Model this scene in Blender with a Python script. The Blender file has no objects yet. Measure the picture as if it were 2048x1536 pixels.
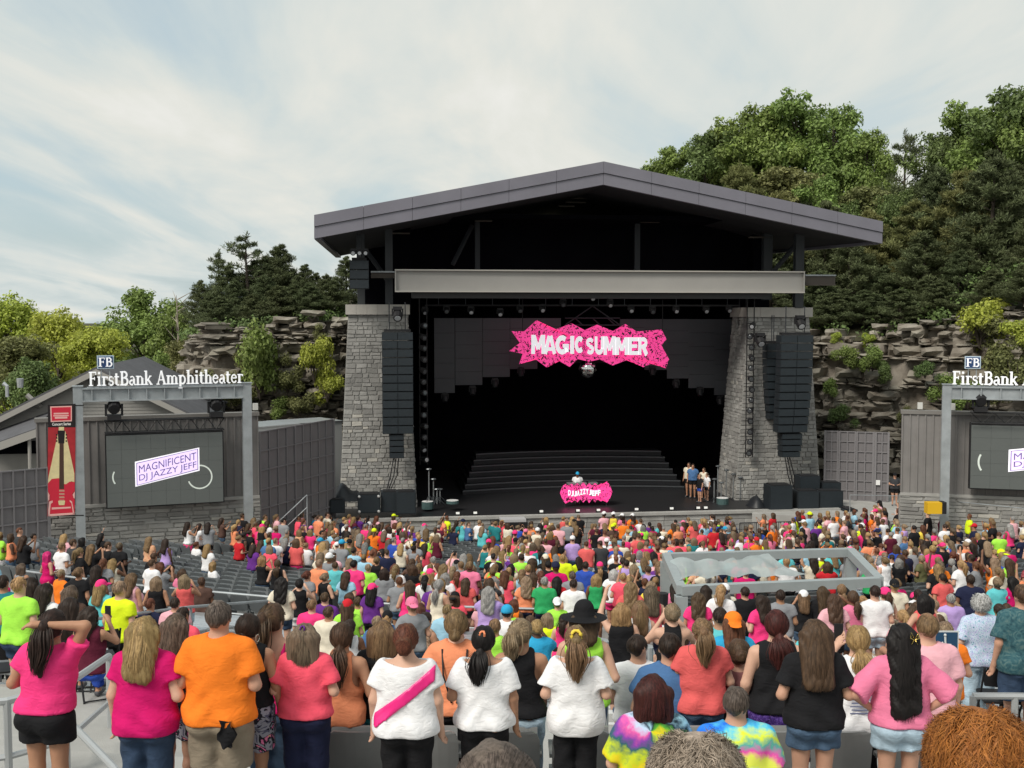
import bpy, math, random
import numpy as np
from mathutils import Vector, Matrix
random.seed(7); np.random.seed(7)
R = math.radians
scene = bpy.context.scene
COL = scene.collection
# ------------------------------------------------------------------ camera
F = 2300.0; CAMZ = 10.8; PITCH = math.atan(138 / F)
cam = bpy.data.cameras.new('camera'); camo = bpy.data.objects.new('camera', cam)
COL.objects.link(camo); scene.camera = camo
camo.location = (0, 0, CAMZ); camo.rotation_euler = (math.pi / 2 - PITCH, 0, 0)
cam.sensor_width = 36; cam.lens = F / 2048 * 36; cam.clip_start = 0.1; cam.clip_end = 3000
# ------------------------------------------------------------------ sky
SUN_EL, SUN_AZ = R(46), R(-138)          # azimuth measured from +Y towards +X
sd = Vector((math.sin(SUN_AZ) * math.cos(SUN_EL), math.cos(SUN_AZ) * math.cos(SUN_EL), math.sin(SUN_EL)))
world = bpy.data.worlds.new('World'); scene.world = world; world.use_nodes = True
nt = world.node_tree; N = nt.nodes; L = nt.links
bg = N['Background']; bg.inputs[1].default_value = 0.1
sky = N.new('ShaderNodeTexSky'); sky.sky_type = 'NISHITA'; sky.sun_disc = False
sky.sun_elevation = SUN_EL; sky.sun_rotation = SUN_AZ; sky.dust_density = 2.0
tc = N.new('ShaderNodeTexCoord'); sp = N.new('ShaderNodeSeparateXYZ'); L.new(tc.outputs['Generated'], sp.inputs[0])
def wm(op, a, b=None, c=None):
    n = N.new('ShaderNodeMath'); n.operation = op
    for i, x in enumerate((a, b, c)):
        if x is None: continue
        if isinstance(x, (int, float)): n.inputs[i].default_value = x
        else: L.new(x, n.inputs[i])
    return n.outputs[0]
zz = wm('ADD', wm('ABSOLUTE', sp.outputs[2]), 0.10)
cb = N.new('ShaderNodeCombineXYZ'); L.new(wm('DIVIDE', sp.outputs[0], zz), cb.inputs[0]); L.new(wm('DIVIDE', sp.outputs[1], zz), cb.inputs[1])
def cloud(scale, rot, stretch, detail, off, dist=0.6):
    m = N.new('ShaderNodeMapping'); m.inputs['Rotation'].default_value = (0, 0, rot); m.inputs['Location'].default_value = off
    m.inputs['Scale'].default_value = (scale, scale * stretch, scale); L.new(cb.outputs[0], m.inputs[0])
    n = N.new('ShaderNodeTexNoise'); n.inputs['Scale'].default_value = 1; n.inputs['Detail'].default_value = detail
    n.inputs['Roughness'].default_value = 0.55; n.inputs['Distortion'].default_value = dist; L.new(m.outputs[0], n.inputs[0])
    return n.outputs['Fac']
def ramp(fac, stops):
    r = N.new('ShaderNodeValToRGB'); e = r.color_ramp.elements
    while len(e) < len(stops): e.new(0.5)
    for k, (p, c) in zip(e, stops): k.position = p; k.color = (*c, 1)
    L.new(fac, r.inputs[0]); return r.outputs[0]
c1 = cloud(0.42, 1.80, 0.36, 7, (3.1, 1.7, 0)); c2 = cloud(1.1, 1.42, 0.30, 9, (7.3, 4.1, 0), 1.0)
cf = wm('ADD', wm('MULTIPLY', c1, 0.52), wm('MULTIPLY', c2, 0.48))
ccol = ramp(cf, [(0.36, (3.95, 4.65, 4.8)), (0.45, (4.7, 5.2, 5.15)), (0.53, (5.8, 5.85, 5.45)), (0.63, (6.75, 6.65, 6.4))])
skyc = N.new('ShaderNodeMix'); skyc.data_type = 'RGBA'; skyc.inputs[0].default_value = 0.42
L.new(sky.outputs[0], skyc.inputs[6]); skyc.inputs[7].default_value = (4.4, 5.7, 6.1, 1)
mx = N.new('ShaderNodeMix'); mx.data_type = 'RGBA'
cov = N.new('ShaderNodeMapRange'); cov.inputs[1].default_value = 0.33; cov.inputs[2].default_value = 0.47
cov.inputs[3].default_value = 0.35; cov.inputs[4].default_value = 1.0; L.new(cf, cov.inputs[0])
L.new(cov.outputs[0], mx.inputs[0]); L.new(skyc.outputs[2], mx.inputs[6]); L.new(ccol, mx.inputs[7])
L.new(mx.outputs[2], bg.inputs[0])
sun = bpy.data.lights.new('sun', 'SUN'); sun.energy = 2.3; sun.angle = R(24); sun.color = (1, 0.94, 0.84)
suno = bpy.data.objects.new('sun', sun); COL.objects.link(suno); suno.rotation_euler = (-sd).to_track_quat('-Z', 'Y').to_euler()
vs = scene.view_settings; vs.view_transform = 'Standard'; vs.look = 'None'; vs.gamma = 1; vs.exposure = 0.42; vs.use_curve_mapping = False
scene.cycles.max_bounces = 5; scene.cycles.transparent_max_bounces = 4; scene.cycles.use_denoising = True
scene.cycles.caustics_reflective = False; scene.cycles.caustics_refractive = False
# ------------------------------------------------------------------ pixels to places
cp, s_p = math.cos(PITCH), math.sin(PITCH)
def ray(u, v):
    cx, cy = (u - 1024) / F, (768 - v) / F
    return Vector((cx, cp + s_p * cy, -s_p + cp * cy))
def at(u, v, Y):
    d = ray(u, v); return Vector((0, 0, CAMZ)) + d * (Y / d.y)
def pix(p):
    x, y, z = p[0], p[1], p[2] - CAMZ
    f = y * cp - z * s_p; up = y * s_p + z * cp
    return 1024 + F * x / f, 768 - F * up / f
class Frame:            # a vertical plane system: x along it, y into the depth, z up
    def __init__(s, a, b):
        s.o = Vector((a.x, a.y, 0)); d = Vector((b.x - a.x, b.y - a.y, 0)); s.w = d.length; s.ex = d.normalized()
        s.ey = Vector((-s.ex.y, s.ex.x, 0)); s.ang = math.atan2(s.ex.y, s.ex.x)
    def p(s, x, y, z): return s.o + s.ex * x + s.ey * y + Vector((0, 0, z))
    def px(s, u, v, y=0.0):
        d = ray(u, v); c = Vector((0, 0, CAMZ)); t = (y - (c - s.o).dot(s.ey)) / d.dot(s.ey)
        q = c + d * t - s.o; return q.dot(s.ex), q.z
# ------------------------------------------------------------------ materials
MATS = {}
def mat(key, col=(0.5, 0.5, 0.5), rough=0.7, metal=0.0, var=0.0, vscale=3.0, bump=0.0, bscale=40.0, emit=0.0, spec=0.4, island=0.0, col2=None, trans=0.0, coord='Object', stretch=None, detail=5, bstretch=False):
    if key in MATS: return MATS[key]
    m = bpy.data.materials.new(key); m.use_nodes = True; t = m.node_tree; n = t.nodes; l = t.links; b = n['Principled BSDF']
    b.inputs['Roughness'].default_value = rough; b.inputs['Metallic'].default_value = metal; b.inputs['Specular IOR Level'].default_value = spec
    b.inputs['Base Color'].default_value = (*col, 1)
    tcn = n.new('ShaderNodeTexCoord'); co = tcn.outputs[coord]
    if stretch:
        mp = n.new('ShaderNodeMapping'); mp.inputs['Scale'].default_value = stretch; l.new(co, mp.inputs[0]); co = mp.outputs[0]
    cur = None
    if var or col2:
        no = n.new('ShaderNodeTexNoise'); no.inputs['Scale'].default_value = vscale; no.inputs['Detail'].default_value = detail; no.inputs['Roughness'].default_value = 0.6
        l.new(co, no.inputs[0]); mr = n.new('ShaderNodeMapRange'); mr.inputs[1].default_value = 0.3; mr.inputs[2].default_value = 0.7; l.new(no.outputs[0], mr.inputs[0])
        mi = n.new('ShaderNodeMix'); mi.data_type = 'RGBA'; l.new(mr.outputs[0], mi.inputs[0])
        c2 = col2 or tuple(min(1, c * (1 + var)) for c in col); c1_ = col if col2 else tuple(c * (1 - var) for c in col)
        mi.inputs[6].default_value = (*c1_, 1); mi.inputs[7].default_value = (*c2, 1); cur = mi.outputs[2]
    if island:
        g = n.new('ShaderNodeNewGeometry'); hs = n.new('ShaderNodeHueSaturation'); mr = n.new('ShaderNodeMapRange')
        mr.inputs[3].default_value = 1 - island; mr.inputs[4].default_value = 1 + island; l.new(g.outputs['Random Per Island'], mr.inputs[0]); l.new(mr.outputs[0], hs.inputs['Value'])
        oi = n.new('ShaderNodeObjectInfo'); mh = n.new('ShaderNodeMapRange'); mh.inputs[3].default_value = 0.488; mh.inputs[4].default_value = 0.512
        l.new(oi.outputs['Random'], mh.inputs[0]); l.new(mh.outputs[0], hs.inputs['Hue'])
        if cur: l.new(cur, hs.inputs['Color'])
        else: hs.inputs['Color'].default_value = (*col, 1)
        cur = hs.outputs[0]
    if cur: l.new(cur, b.inputs['Base Color'])
    if bump:
        nb = n.new('ShaderNodeTexNoise'); nb.inputs['Scale'].default_value = bscale; nb.inputs['Detail'].default_value = 6; cb_ = co
        if bstretch:
            mb_ = n.new('ShaderNodeMapping'); mb_.inputs['Rotation'].default_value = (0.3, 0.75, 0.5); mb_.inputs['Scale'].default_value = (2.2, 2.2, 4.2); l.new(co, mb_.inputs[0]); cb_ = mb_.outputs[0]; nb.inputs['Distortion'].default_value = 1.1; nb.inputs['Detail'].default_value = 3.5
        l.new(cb_, nb.inputs[0])
        bp = n.new('ShaderNodeBump'); bp.inputs['Strength'].default_value = bump; bp.inputs['Distance'].default_value = 0.02; l.new(nb.outputs[0], bp.inputs['Height']); l.new(bp.outputs[0], b.inputs['Normal'])
    if emit:
        b.inputs['Emission Color'].default_value = (*col, 1); b.inputs['Emission Strength'].default_value = emit
    if trans:
        tr = n.new('ShaderNodeBsdfTranslucent'); ms = n.new('ShaderNodeMixShader'); ms.inputs[0].default_value = trans
        if cur: l.new(cur, tr.inputs[0])
        else: tr.inputs[0].default_value = (*col, 1)
        l.new(b.outputs[0], ms.inputs[1]); l.new(tr.outputs[0], ms.inputs[2]); l.new(ms.outputs[0], n['Material Output'].inputs[0])
    MATS[key] = m; return m
# ------------------------------------------------------------------ mesh building
class MB:
    def __init__(s): s.v = []; s.f = []; s.m = []
    def add(s, vs, fs, mi=0):
        o = len(s.v); s.v += [tuple(p) for p in vs]; s.f += [tuple(i + o for i in f) for f in fs]; s.m += [mi] * len(fs); return s
    def hexa(s, p8, mi=0):
        return s.add(p8, [(0, 3, 2, 1), (4, 5, 6, 7), (0, 1, 5, 4), (1, 2, 6, 5), (2, 3, 7, 6), (3, 0, 4, 7)], mi)
    def box(s, x0, x1, y0, y1, z0, z1, fr=None, mi=0):
        p = [(x0, y0, z0), (x1, y0, z0), (x1, y1, z0), (x0, y1, z0), (x0, y0, z1), (x1, y0, z1), (x1, y1, z1), (x0, y1, z1)]
        if fr: p = [fr.p(*q) for q in p]
        return s.hexa(p, mi)
    def tube(s, pts, r, n=8, mi=0, cap=True):
        pts = [Vector(p) for p in pts]; rs = r if isinstance(r, (list, tuple)) else [r] * len(pts); vs = []; fs = []
        for i, p in enumerate(pts):
            d = (pts[min(i + 1, len(pts) - 1)] - pts[max(i - 1, 0)]).normalized()
            a = d.cross(Vector((0, 0, 1)) if abs(d.z) < 0.9 else Vector((1, 0, 0))).normalized(); b = d.cross(a)
            vs += [p + (a * math.cos(2 * math.pi * k / n) + b * math.sin(2 * math.pi * k / n)) * rs[i] for k in range(n)]
        for i in range(len(pts) - 1):
            fs += [(i * n + k, i * n + (k + 1) % n, (i + 1) * n + (k + 1) % n, (i + 1) * n + k) for k in range(n)]
        if cap: fs += [tuple(range(n))[::-1], tuple(range((len(pts) - 1) * n, len(pts) * n))]
        return s.add(vs, fs, mi)
    def prism(s, poly, y0, y1, fr=None, mi=0):       # polygon in x,z extruded along y
        n = len(poly); vs = [(x, y0, z) for x, z in poly] + [(x, y1, z) for x, z in poly]
        if fr: vs = [fr.p(*q) for q in vs]
        return s.add(vs, [tuple(range(n)), tuple(range(2 * n - 1, n - 1, -1))] + [(i, i + n, (i + 1) % n + n, (i + 1) % n) for i in range(n)], mi)
    def ball(s, c, r, n=12, m=8, mi=0, sc=(1, 1, 1)):
        vs = [(c[0] + r * sc[0] * math.sin(math.pi * j / m) * math.cos(2 * math.pi * i / n), c[1] + r * sc[1] * math.sin(math.pi * j / m) * math.sin(2 * math.pi * i / n), c[2] + r * sc[2] * math.cos(math.pi * j / m)) for j in range(m + 1) for i in range(n)]
        return s.add(vs, [(j * n + i, (j + 1) * n + i, (j + 1) * n + (i + 1) % n, j * n + (i + 1) % n) for j in range(m) for i in range(n)], mi)
ORG = {}
def mesh_of(name, v, f, mats, mi=None, smooth=False):
    me = bpy.data.meshes.new(name); me.from_pydata([tuple(p) for p in v], [], f)
    for m in mats: me.materials.append(m)
    if mi is not None and len(mats) > 1: me.polygons.foreach_set('material_index', mi)
    if smooth: me.polygons.foreach_set('use_smooth', [True] * len(me.polygons))
    me.update(); return me
def link(name, me, parent=None, loc=(0, 0, 0)):
    o = bpy.data.objects.new(name, me); COL.objects.link(o); o.location = loc
    if parent: o.parent = parent
    return o
def tag(o, label=None, cat=None, group=None, kind=None):
    if label: o['label'] = label
    if cat: o['category'] = cat
    if group: o['group'] = group
    if kind: o['kind'] = kind
    return o
def root(name, loc, label, cat, group=None):
    o = link(name, None, loc=loc); ORG[o.name] = Vector(loc); o.empty_display_size = 0.2; return tag(o, label, cat, group)
def build(name, mb, mats, parent=None, smooth=False, kind=None):
    if not isinstance(mats, (list, tuple)): mats = [mats]
    v = np.array([tuple(p) for p in mb.v], dtype=float)
    if parent is not None: org = ORG[parent.name]
    else: org = Vector(((v[:, 0].min() + v[:, 0].max()) / 2, (v[:, 1].min() + v[:, 1].max()) / 2, v[:, 2].min()))
    o = link(name, mesh_of(name, v - np.array(org), mb.f, mats, mb.m, smooth), parent, (0, 0, 0) if parent is not None else org)
    ORG[o.name] = Vector(org)
    if kind: o['kind'] = kind
    return o
def text_mesh(txt, bold=0.0):      # flat lettering from the built-in font: verts in x,z, unit cap height about 0.7
    cu = bpy.data.curves.new('lettering', 'FONT'); cu.body = txt; cu.offset = bold; cu.resolution_u = 3; cu.fill_mode = 'FRONT'
    ob = bpy.data.objects.new('lettering', cu); COL.objects.link(ob); dg = bpy.context.evaluated_depsgraph_get(); dg.update()
    me = bpy.data.meshes.new_from_object(ob.evaluated_get(dg)); bpy.data.objects.remove(ob)
    v = [(p.co.x, p.co.y) for p in me.vertices]; f = [tuple(p.vertices) for p in me.polygons]; bpy.data.meshes.remove(me); return v, f
def text_into(mb, txt, fr, x0, x1, z0, z1, y0, thick, bold=0.0, mi=0, tilt=0.0):
    v, f = text_mesh(txt, bold); a = np.array(v); lo, hi = a.min(0), a.max(0)
    b = (a - lo) / (hi - lo); xs = x0 + b[:, 0] * (x1 - x0); zs = z0 + b[:, 1] * (z1 - z0) + tilt * (xs - x0)
    n = len(v); fr_p = [fr.p(x, y0, z) for x, z in zip(xs, zs)]; bk = [fr.p(x, y0 + thick, z) for x, z in zip(xs, zs)]
    fs = list(f)
    ed = {}
    for q in f:
        for i in range(len(q)):
            e = (q[i], q[(i + 1) % len(q)])
            if (e[1], e[0]) in ed: del ed[(e[1], e[0])]
            else: ed[e] = 1
    fs += [(e[1], e[0], e[0] + n, e[1] + n) for e in ed]
    mb.add(fr_p + bk, fs, mi)
# common materials
M_conc = mat('concrete', (0.36, 0.355, 0.34), 0.85, var=0.14, vscale=1.3, bump=0.25, bscale=60)
M_alu = mat('aluminium', (0.62, 0.64, 0.66), 0.38, 0.75, var=0.08, vscale=6)
M_galv = mat('galvanised_steel', (0.36, 0.39, 0.41), 0.5, 0.35, var=0.16, vscale=2.2, bump=0.1, bscale=20)
M_black = mat('black_paint', (0.012, 0.012, 0.014), 0.6, var=0.2, vscale=4)
M_void = mat('black_drape_and_shade', (0.004, 0.004, 0.006), 0.95, var=0.3, vscale=0.7, spec=0.05)
M_grey = mat('grey_siding', (0.20, 0.195, 0.19), 0.75, var=0.1, vscale=1.2, bump=0.15, bscale=30)
M_fascia = mat('roof_fascia_metal', (0.185, 0.18, 0.215), 0.5, 0.1, var=0.08, vscale=0.7)
M_white = mat('white_paint', (0.8, 0.8, 0.8), 0.5)
# ================================================================== ground, bowl, hills
STC = Vector((3.5, 62.0, 0))
KA = [-6, 0, 2.8, 5.4, 5.8, 8.2, 8.5, 10.2, 10.6, 13.0, 13.3, 16, 20, 26.7, 33, 50, 90]
KZ = [10.0, 9.2, 8.5, 7.5, 7.2, 7.08, 6.68, 6.62, 6.4, 6.25, 5.85, 5.2, 4.32, 2.95, 2.1, 0.0, 0.0]
def axis_a(x, y): return 62.0 - math.hypot(x - STC.x, y - STC.y)
TREAD = 0.85
def step_z(k): return float(np.interp((k + 0.5) * TREAD, KA, KZ))
def ground(x, y):
    a = axis_a(x, y)
    return 0.0 if a > 50 else step_z(math.floor(a / TREAD))
def polar(a, th): r = 62.0 - a; return STC.x + r * math.sin(th), STC.y - r * math.cos(th)
def build_bowl():
    mb = MB(); k0, k1 = -8, 59; ths = [R(t) for t in np.linspace(-62, 62, 63)]
    for k in range(k0, k1):
        a0, a1 = k * TREAD, (k + 1) * TREAD; z = step_z(k); zn = step_z(k + 1) if k + 1 < k1 else -0.3
        vs = []
        for t in ths:
            (xa, ya), (xb, yb) = polar(a0, t), polar(a1, t); vs += [(xa, ya, z), (xb, yb, z), (xb, yb, zn)]
        fs = []
        for i in range(len(ths) - 1):
            b = i * 3; fs += [(b, b + 3, b + 4, b + 1), (b + 1, b + 4, b + 5, b + 2)]
        mb.add(vs, fs)
    build('seating_terrace', mb, M_conc, kind='structure')
build_bowl()
M_soil = mat('hill_soil', (0.05, 0.047, 0.025), 0.95, var=0.5, vscale=0.4, bump=0.6, bscale=3)
M_pave = mat('plaza_paving', (0.20, 0.20, 0.195), 0.9, var=0.12, vscale=0.5, bump=0.15, bscale=30)
g = MB(); g.add([(-900, -300, -0.05), (900, -300, -0.05), (900, 1500, -0.05), (-900, 1500, -0.05)], [(0, 1, 2, 3)]); build('ground', g, M_soil, kind='structure')
g = MB(); g.add([(-45, 10, -0.02), (50, 10, -0.02), (50, 74, -0.02), (-45, 74, -0.02)], [(0, 1, 2, 3)]); build('plaza_pavement', g, M_pave, kind='structure')
# cliff line in plan and its top height
CL = [(-34, 112, 8.5), (-27, 98, 9.2), (-22.5, 80, 9.3), (-19.5, 74.5, 10.1), (-13, 74.5, 10.6), (-9, 75, 10.9), (0, 80, 10.5), (10, 80, 10), (18, 73.5, 9.3), (23, 70, 9.6), (28.5, 65.5, 11.2), (33, 60, 12), (42, 48, 13)]
def cl_at(t):
    i = min(int(t), len(CL) - 2); f = t - i; a, b = CL[i], CL[i + 1]; return tuple(a[j] + (b[j] - a[j]) * f for j in range(3))
def hill_z(s, t):      # s distance behind the cliff edge
    x, y, z = cl_at(t); right = 1 / (1 + math.exp(-(x - 6) / 3))
    return z + s * (0.06 + 0.22 * right) * (1 if s < 40 else 40 / s) - 0.3
def build_hill():
    mb = MB(); S = [0, 1.5, 4, 8, 13, 20, 30, 45, 80, 160]; T = np.linspace(0, len(CL) - 1, 73); rng = random.Random(3); vs = []
    for t in T:
        x, y, z = cl_at(t); x2, y2, _ = cl_at(min(t + 0.05, len(CL) - 1)); x1, y1, _ = cl_at(max(t - 0.05, 0))
        d = Vector((x2 - x1, y2 - y1, 0)).normalized(); nrm = Vector((-d.y, d.x, 0)) * 0.55 + Vector((0.1, 1, 0)) * 0.45
        for s in S: vs.append((x + nrm.x * (s + 0.5), y + nrm.y * (s + 0.5), hill_z(s, t) + rng.uniform(-0.25, 0.25) * min(1, s / 3)))
    n = len(S); build('hillside', mb.add(vs, [(i * n + j, (i + 1) * n + j, (i + 1) * n + j + 1, i * n + j + 1) for i in range(len(T) - 1) for j in range(n - 1)]), M_soil, smooth=True, kind='structure')
build_hill()
def hill_point(x, y):     # ground height on the hill at a plan position (nearest along the cliff line)
    best = min(((cl_at(t)[0] - x) ** 2 + (cl_at(t)[1] - y) ** 2, t) for t in np.linspace(0, len(CL) - 1, 240))
    return hill_z(math.sqrt(best[0]), best[1])
# ------------------------------------------------------------------ cliff of stacked rock
M_rock = mat('limestone', (0.12, 0.10, 0.078), 0.95, col2=(0.33, 0.305, 0.26), vscale=0.8, bump=1.0, bscale=4, island=0.34, coord='Generated')
def rock_material():
    m = M_rock; t = m.node_tree; tcn = [n for n in t.nodes if n.type == 'TEX_COORD'][0]; g_ = t.nodes.new('ShaderNodeNewGeometry')
    for l in list(t.links):
        if l.from_node == tcn: t.links.new(g_.outputs['Position'], l.to_socket)
rock_material()
def rock_block(rng, c, d, nrm, ln, h, dep):
    up = Vector((0, 0, 1)); pts = []; nx = 3; nz = 2; nd = 2
    J = lambda a: rng.uniform(-a, a) * 1.5
    grid = {}
    mbv = []; mbf = []
    for i in range(nx + 1):
        for k in range(nz + 1):
            e = 0.16 * dep if (i in (0, nx) or k in (0, nz)) else 0
            f0 = J(0.10) + e
            p = c + d * ((i / nx - 0.5) * ln + J(0.07) * ln) + up * ((k / nz) * h + J(0.10) * h) + nrm * f0
            grid[i, k] = len(mbv); mbv.append(p)
    back = {}
    for i in range(nx + 1):
        for k in range(nz + 1):
            if i in (0, nx) or k in (0, nz):
                back[i, k] = len(mbv); mbv.append(mbv[grid[i, k]] + nrm * (dep + J(0.1)))
    for i in range(nx):
        for k in range(nz): mbf.append((grid[i, k], grid[i + 1, k], grid[i + 1, k + 1], grid[i, k + 1]))
    for i in range(nx):
        mbf.append((grid[i + 1, 0], grid[i, 0], back[i, 0], back[i + 1, 0])); mbf.append((grid[i, nz], grid[i + 1, nz], back[i + 1, nz], back[i, nz]))
    for k in range(nz):
        mbf.append((grid[0, k], grid[0, k + 1], back[0, k + 1], back[0, k])); mbf.append((grid[nx, k + 1], grid[nx, k], back[nx, k], back[nx, k + 1]))
    return mbv, mbf
def build_cliff():
    rng = random.Random(11); base = MB(); T = np.linspace(0, len(CL) - 1, 100); vs = []; hs = np.linspace(0, 1, 12)
    for t in T:
        x, y, z = cl_at(t)
        for h in hs: vs.append((x + rng.uniform(-.15, .15), y + 0.9 + rng.uniform(-.2, .2) - (1 - h) * 1.6, -0.3 + h * z))
    n = len(hs); base.add(vs, [(i * n + j, (i + 1) * n + j, (i + 1) * n + j + 1, i * n + j + 1) for i in range(len(T) - 1) for j in range(n - 1)])
    cl = build('cliff', base, M_rock, kind='structure')
    blocks = []
    for lo, hi in ((1.7, 5.6), (7.6, 11.4)):
        z = 0.3
        while z < 12.5:
            h = rng.choice((0.12, 0.16, 0.2, 0.26, 0.34, 0.45, 0.6)); t = lo + rng.uniform(0, 0.1); shelf = rng.uniform(-0.45, 0.5)
            while t < hi:
                x, y, top = cl_at(t); x2, y2, _ = cl_at(t + 0.02); d = Vector((x2 - x, y2 - y, 0)); seg = d.length / 0.02; d.normalize(); nrm = Vector((-d.y, d.x, 0))
                ln = rng.uniform(0.35, 1.7) * (0.55 + h); cover = rng.random()
                if z < top - 0.1 + rng.uniform(-.5, .5) and cover > 0.10:
                    lean = (1 - z / top) * -1.5
                    c = Vector((x, y, z + rng.uniform(-.06, .06))) + nrm * (lean + shelf + .35 * math.sin(t * 9 + z) + rng.uniform(-.3, .3))
                    blocks.append((rock_block(rng, c, d, nrm, ln * 0.98, h * rng.uniform(0.9, 1.1), 1.6), ln * h, c))
                t += ln / seg
            z += h * 0.96
    vis = [b for b in blocks if 380 < pix(b[2])[0] < 700 or 1600 < pix(b[2])[0] < 2090]
    vis.sort(key=lambda b: -b[1]); rest = [b for b in blocks if b not in vis[:300]]
    for (v, f), _, c in vis[:300]: build('rock', MB().add(v, f), M_rock, cl)
    mb = MB()
    for (v, f), _, c in rest: mb.add(v, f)
    build('small_rocks', mb, M_rock, cl, kind='stuff')
build_cliff()
# ------------------------------------------------------------------ foliage
def leaf_cloud(rng, cent, rad, n, size, shape='leaf', up=0.0, shell=0.55):
    """n little bent leaves spread through an ellipsoid; returns verts, faces (numpy)"""
    d = rng.normal(size=(n, 3)); d /= np.linalg.norm(d, axis=1)[:, None]
    rr = rng.random(n) ** shell; p = cent + d * rr[:, None] * rad
    nr = d * 0.8 + rng.normal(size=(n, 3)) * 0.6 + np.array([0, 0, 0.5]); nr /= np.linalg.norm(nr, axis=1)[:, None]
    if shape == 'needle': ax = d * 0.8 + rng.normal(size=(n, 3)) * 0.45 + np.array([0, 0, up])
    else: ax = np.cross(nr, rng.normal(size=(n, 3)))
    ax /= np.linalg.norm(ax, axis=1)[:, None] + 1e-9; sd_ = np.cross(nr, ax); sd_ /= np.linalg.norm(sd_, axis=1)[:, None] + 1e-9
    s = size * rng.uniform(0.6, 1.3, n)[:, None]; w = 0.55 if shape == 'leaf' else 0.16
    v = np.stack([p - ax * s * .5, p + sd_ * s * w * .5 + nr * s * .08, p + ax * s * .5, p - sd_ * s * w * .5 + nr * s * .08], 1).reshape(-1, 3)
    return v, np.arange(n * 4).reshape(-1, 4)
def cloud_mesh(name, parts, m):
    v = np.concatenate([p[0] for p in parts]); o = 0; fs = []
    for p in parts: fs.append(p[1] + o); o += len(p[0])
    f = np.concatenate(fs); me = bpy.data.meshes.new(name); me.vertices.add(len(v)); me.vertices.foreach_set('co', v.astype(np.float32).ravel())
    me.loops.add(f.size); me.loops.foreach_set('vertex_index', f.ravel().astype(np.int32)); me.polygons.add(len(f))
    me.polygons.foreach_set('loop_start', (np.arange(len(f)) * 4).astype(np.int32)); me.polygons.foreach_set('loop_total', np.full(len(f), 4, np.int32))
    me.materials.append(m); me.update(calc_edges=True); return me
M_bark = mat('bark', (0.075, 0.06, 0.048), 0.95, var=0.3, vscale=4, bump=0.8, bscale=14)
M_leafs = [mat('leaf_yellow_green', (0.42, 0.48, 0.085), 0.6, var=0.25, vscale=0.35, island=0.35, trans=0.35),
           mat('leaf_mid_green', (0.22, 0.30, 0.08), 0.6, var=0.3, vscale=0.35, island=0.35, trans=0.3),
           mat('leaf_dark_green', (0.135, 0.195, 0.062), 0.6, var=0.3, vscale=0.35, island=0.4, trans=0.25),
           mat('leaf_cedar', (0.115, 0.14, 0.062), 0.7, var=0.35, vscale=0.5, island=0.4, trans=0.15),
           mat('leaf_olive', (0.21, 0.22, 0.085), 0.65, var=0.3, vscale=0.4, island=0.35, trans=0.3)]
def broadleaf(seed, H=14, W=5.0, n=340, clumps=42, size=0.30, lm=1):
    rng = np.random.default_rng(seed); r = random.Random(seed); tk = MB(); parts = []
    th = H * 0.34; top = Vector((r.uniform(-.5, .5), r.uniform(-.5, .5), H * 0.8))
    tk.tube([(0, 0, -0.6), (0.05, 0, th * .5), (top.x * .3, top.y * .3, th), (top.x * .6, top.y * .6, H * .55), top], [H * .022, H * .019, H * .016, H * .010, H * .003], 7)
    for i in range(clumps):
        hz = r.uniform(0.18, 0.93); prof = math.sin(math.pi * min(1, 0.12 + hz * 0.86)) ** 0.6; a = r.uniform(0, 6.283); rad = W * prof * math.sqrt(r.uniform(0.12, 1)) * 0.86
        if i < 9: hz = .62 + .035 * i; rad = W * (.42 - .04 * i)
        c = Vector((math.cos(a) * rad, math.sin(a) * rad, H * hz * 0.93)); cr = r.uniform(0.9, 1.7) * W / 5
        zb = max(th * .6, c.z - rad * 0.75 - 0.8); b = Vector((top.x * zb / H, top.y * zb / H, zb))
        tk.tube([b, b.lerp(c, .5) + Vector((0, 0, .3)), c], [H * .007, H * .004, H * .0015], 5, cap=False)
        for _ in range(2):
            e = c + Vector((r.uniform(-1, 1), r.uniform(-1, 1), r.uniform(-.3, .8))) * cr * .8; tk.tube([c.lerp(b, .2), e], [H * .002, H * .0008], 4, cap=False)
        parts.append(leaf_cloud(rng, np.array(c), np.array([cr, cr, cr * 0.75]), n, size))
        for _ in range(2):
            o = np.clip(rng.normal(size=3), -1.1, 1.1) * cr * .7; parts.append(leaf_cloud(rng, np.array(c) + o, np.array([.55, .55, .45]) * cr, n // 5, size))
    return mesh_of('trunk', tk.v, tk.f, [M_bark], None, True), cloud_mesh('crown', parts, M_leafs[lm])
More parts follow.
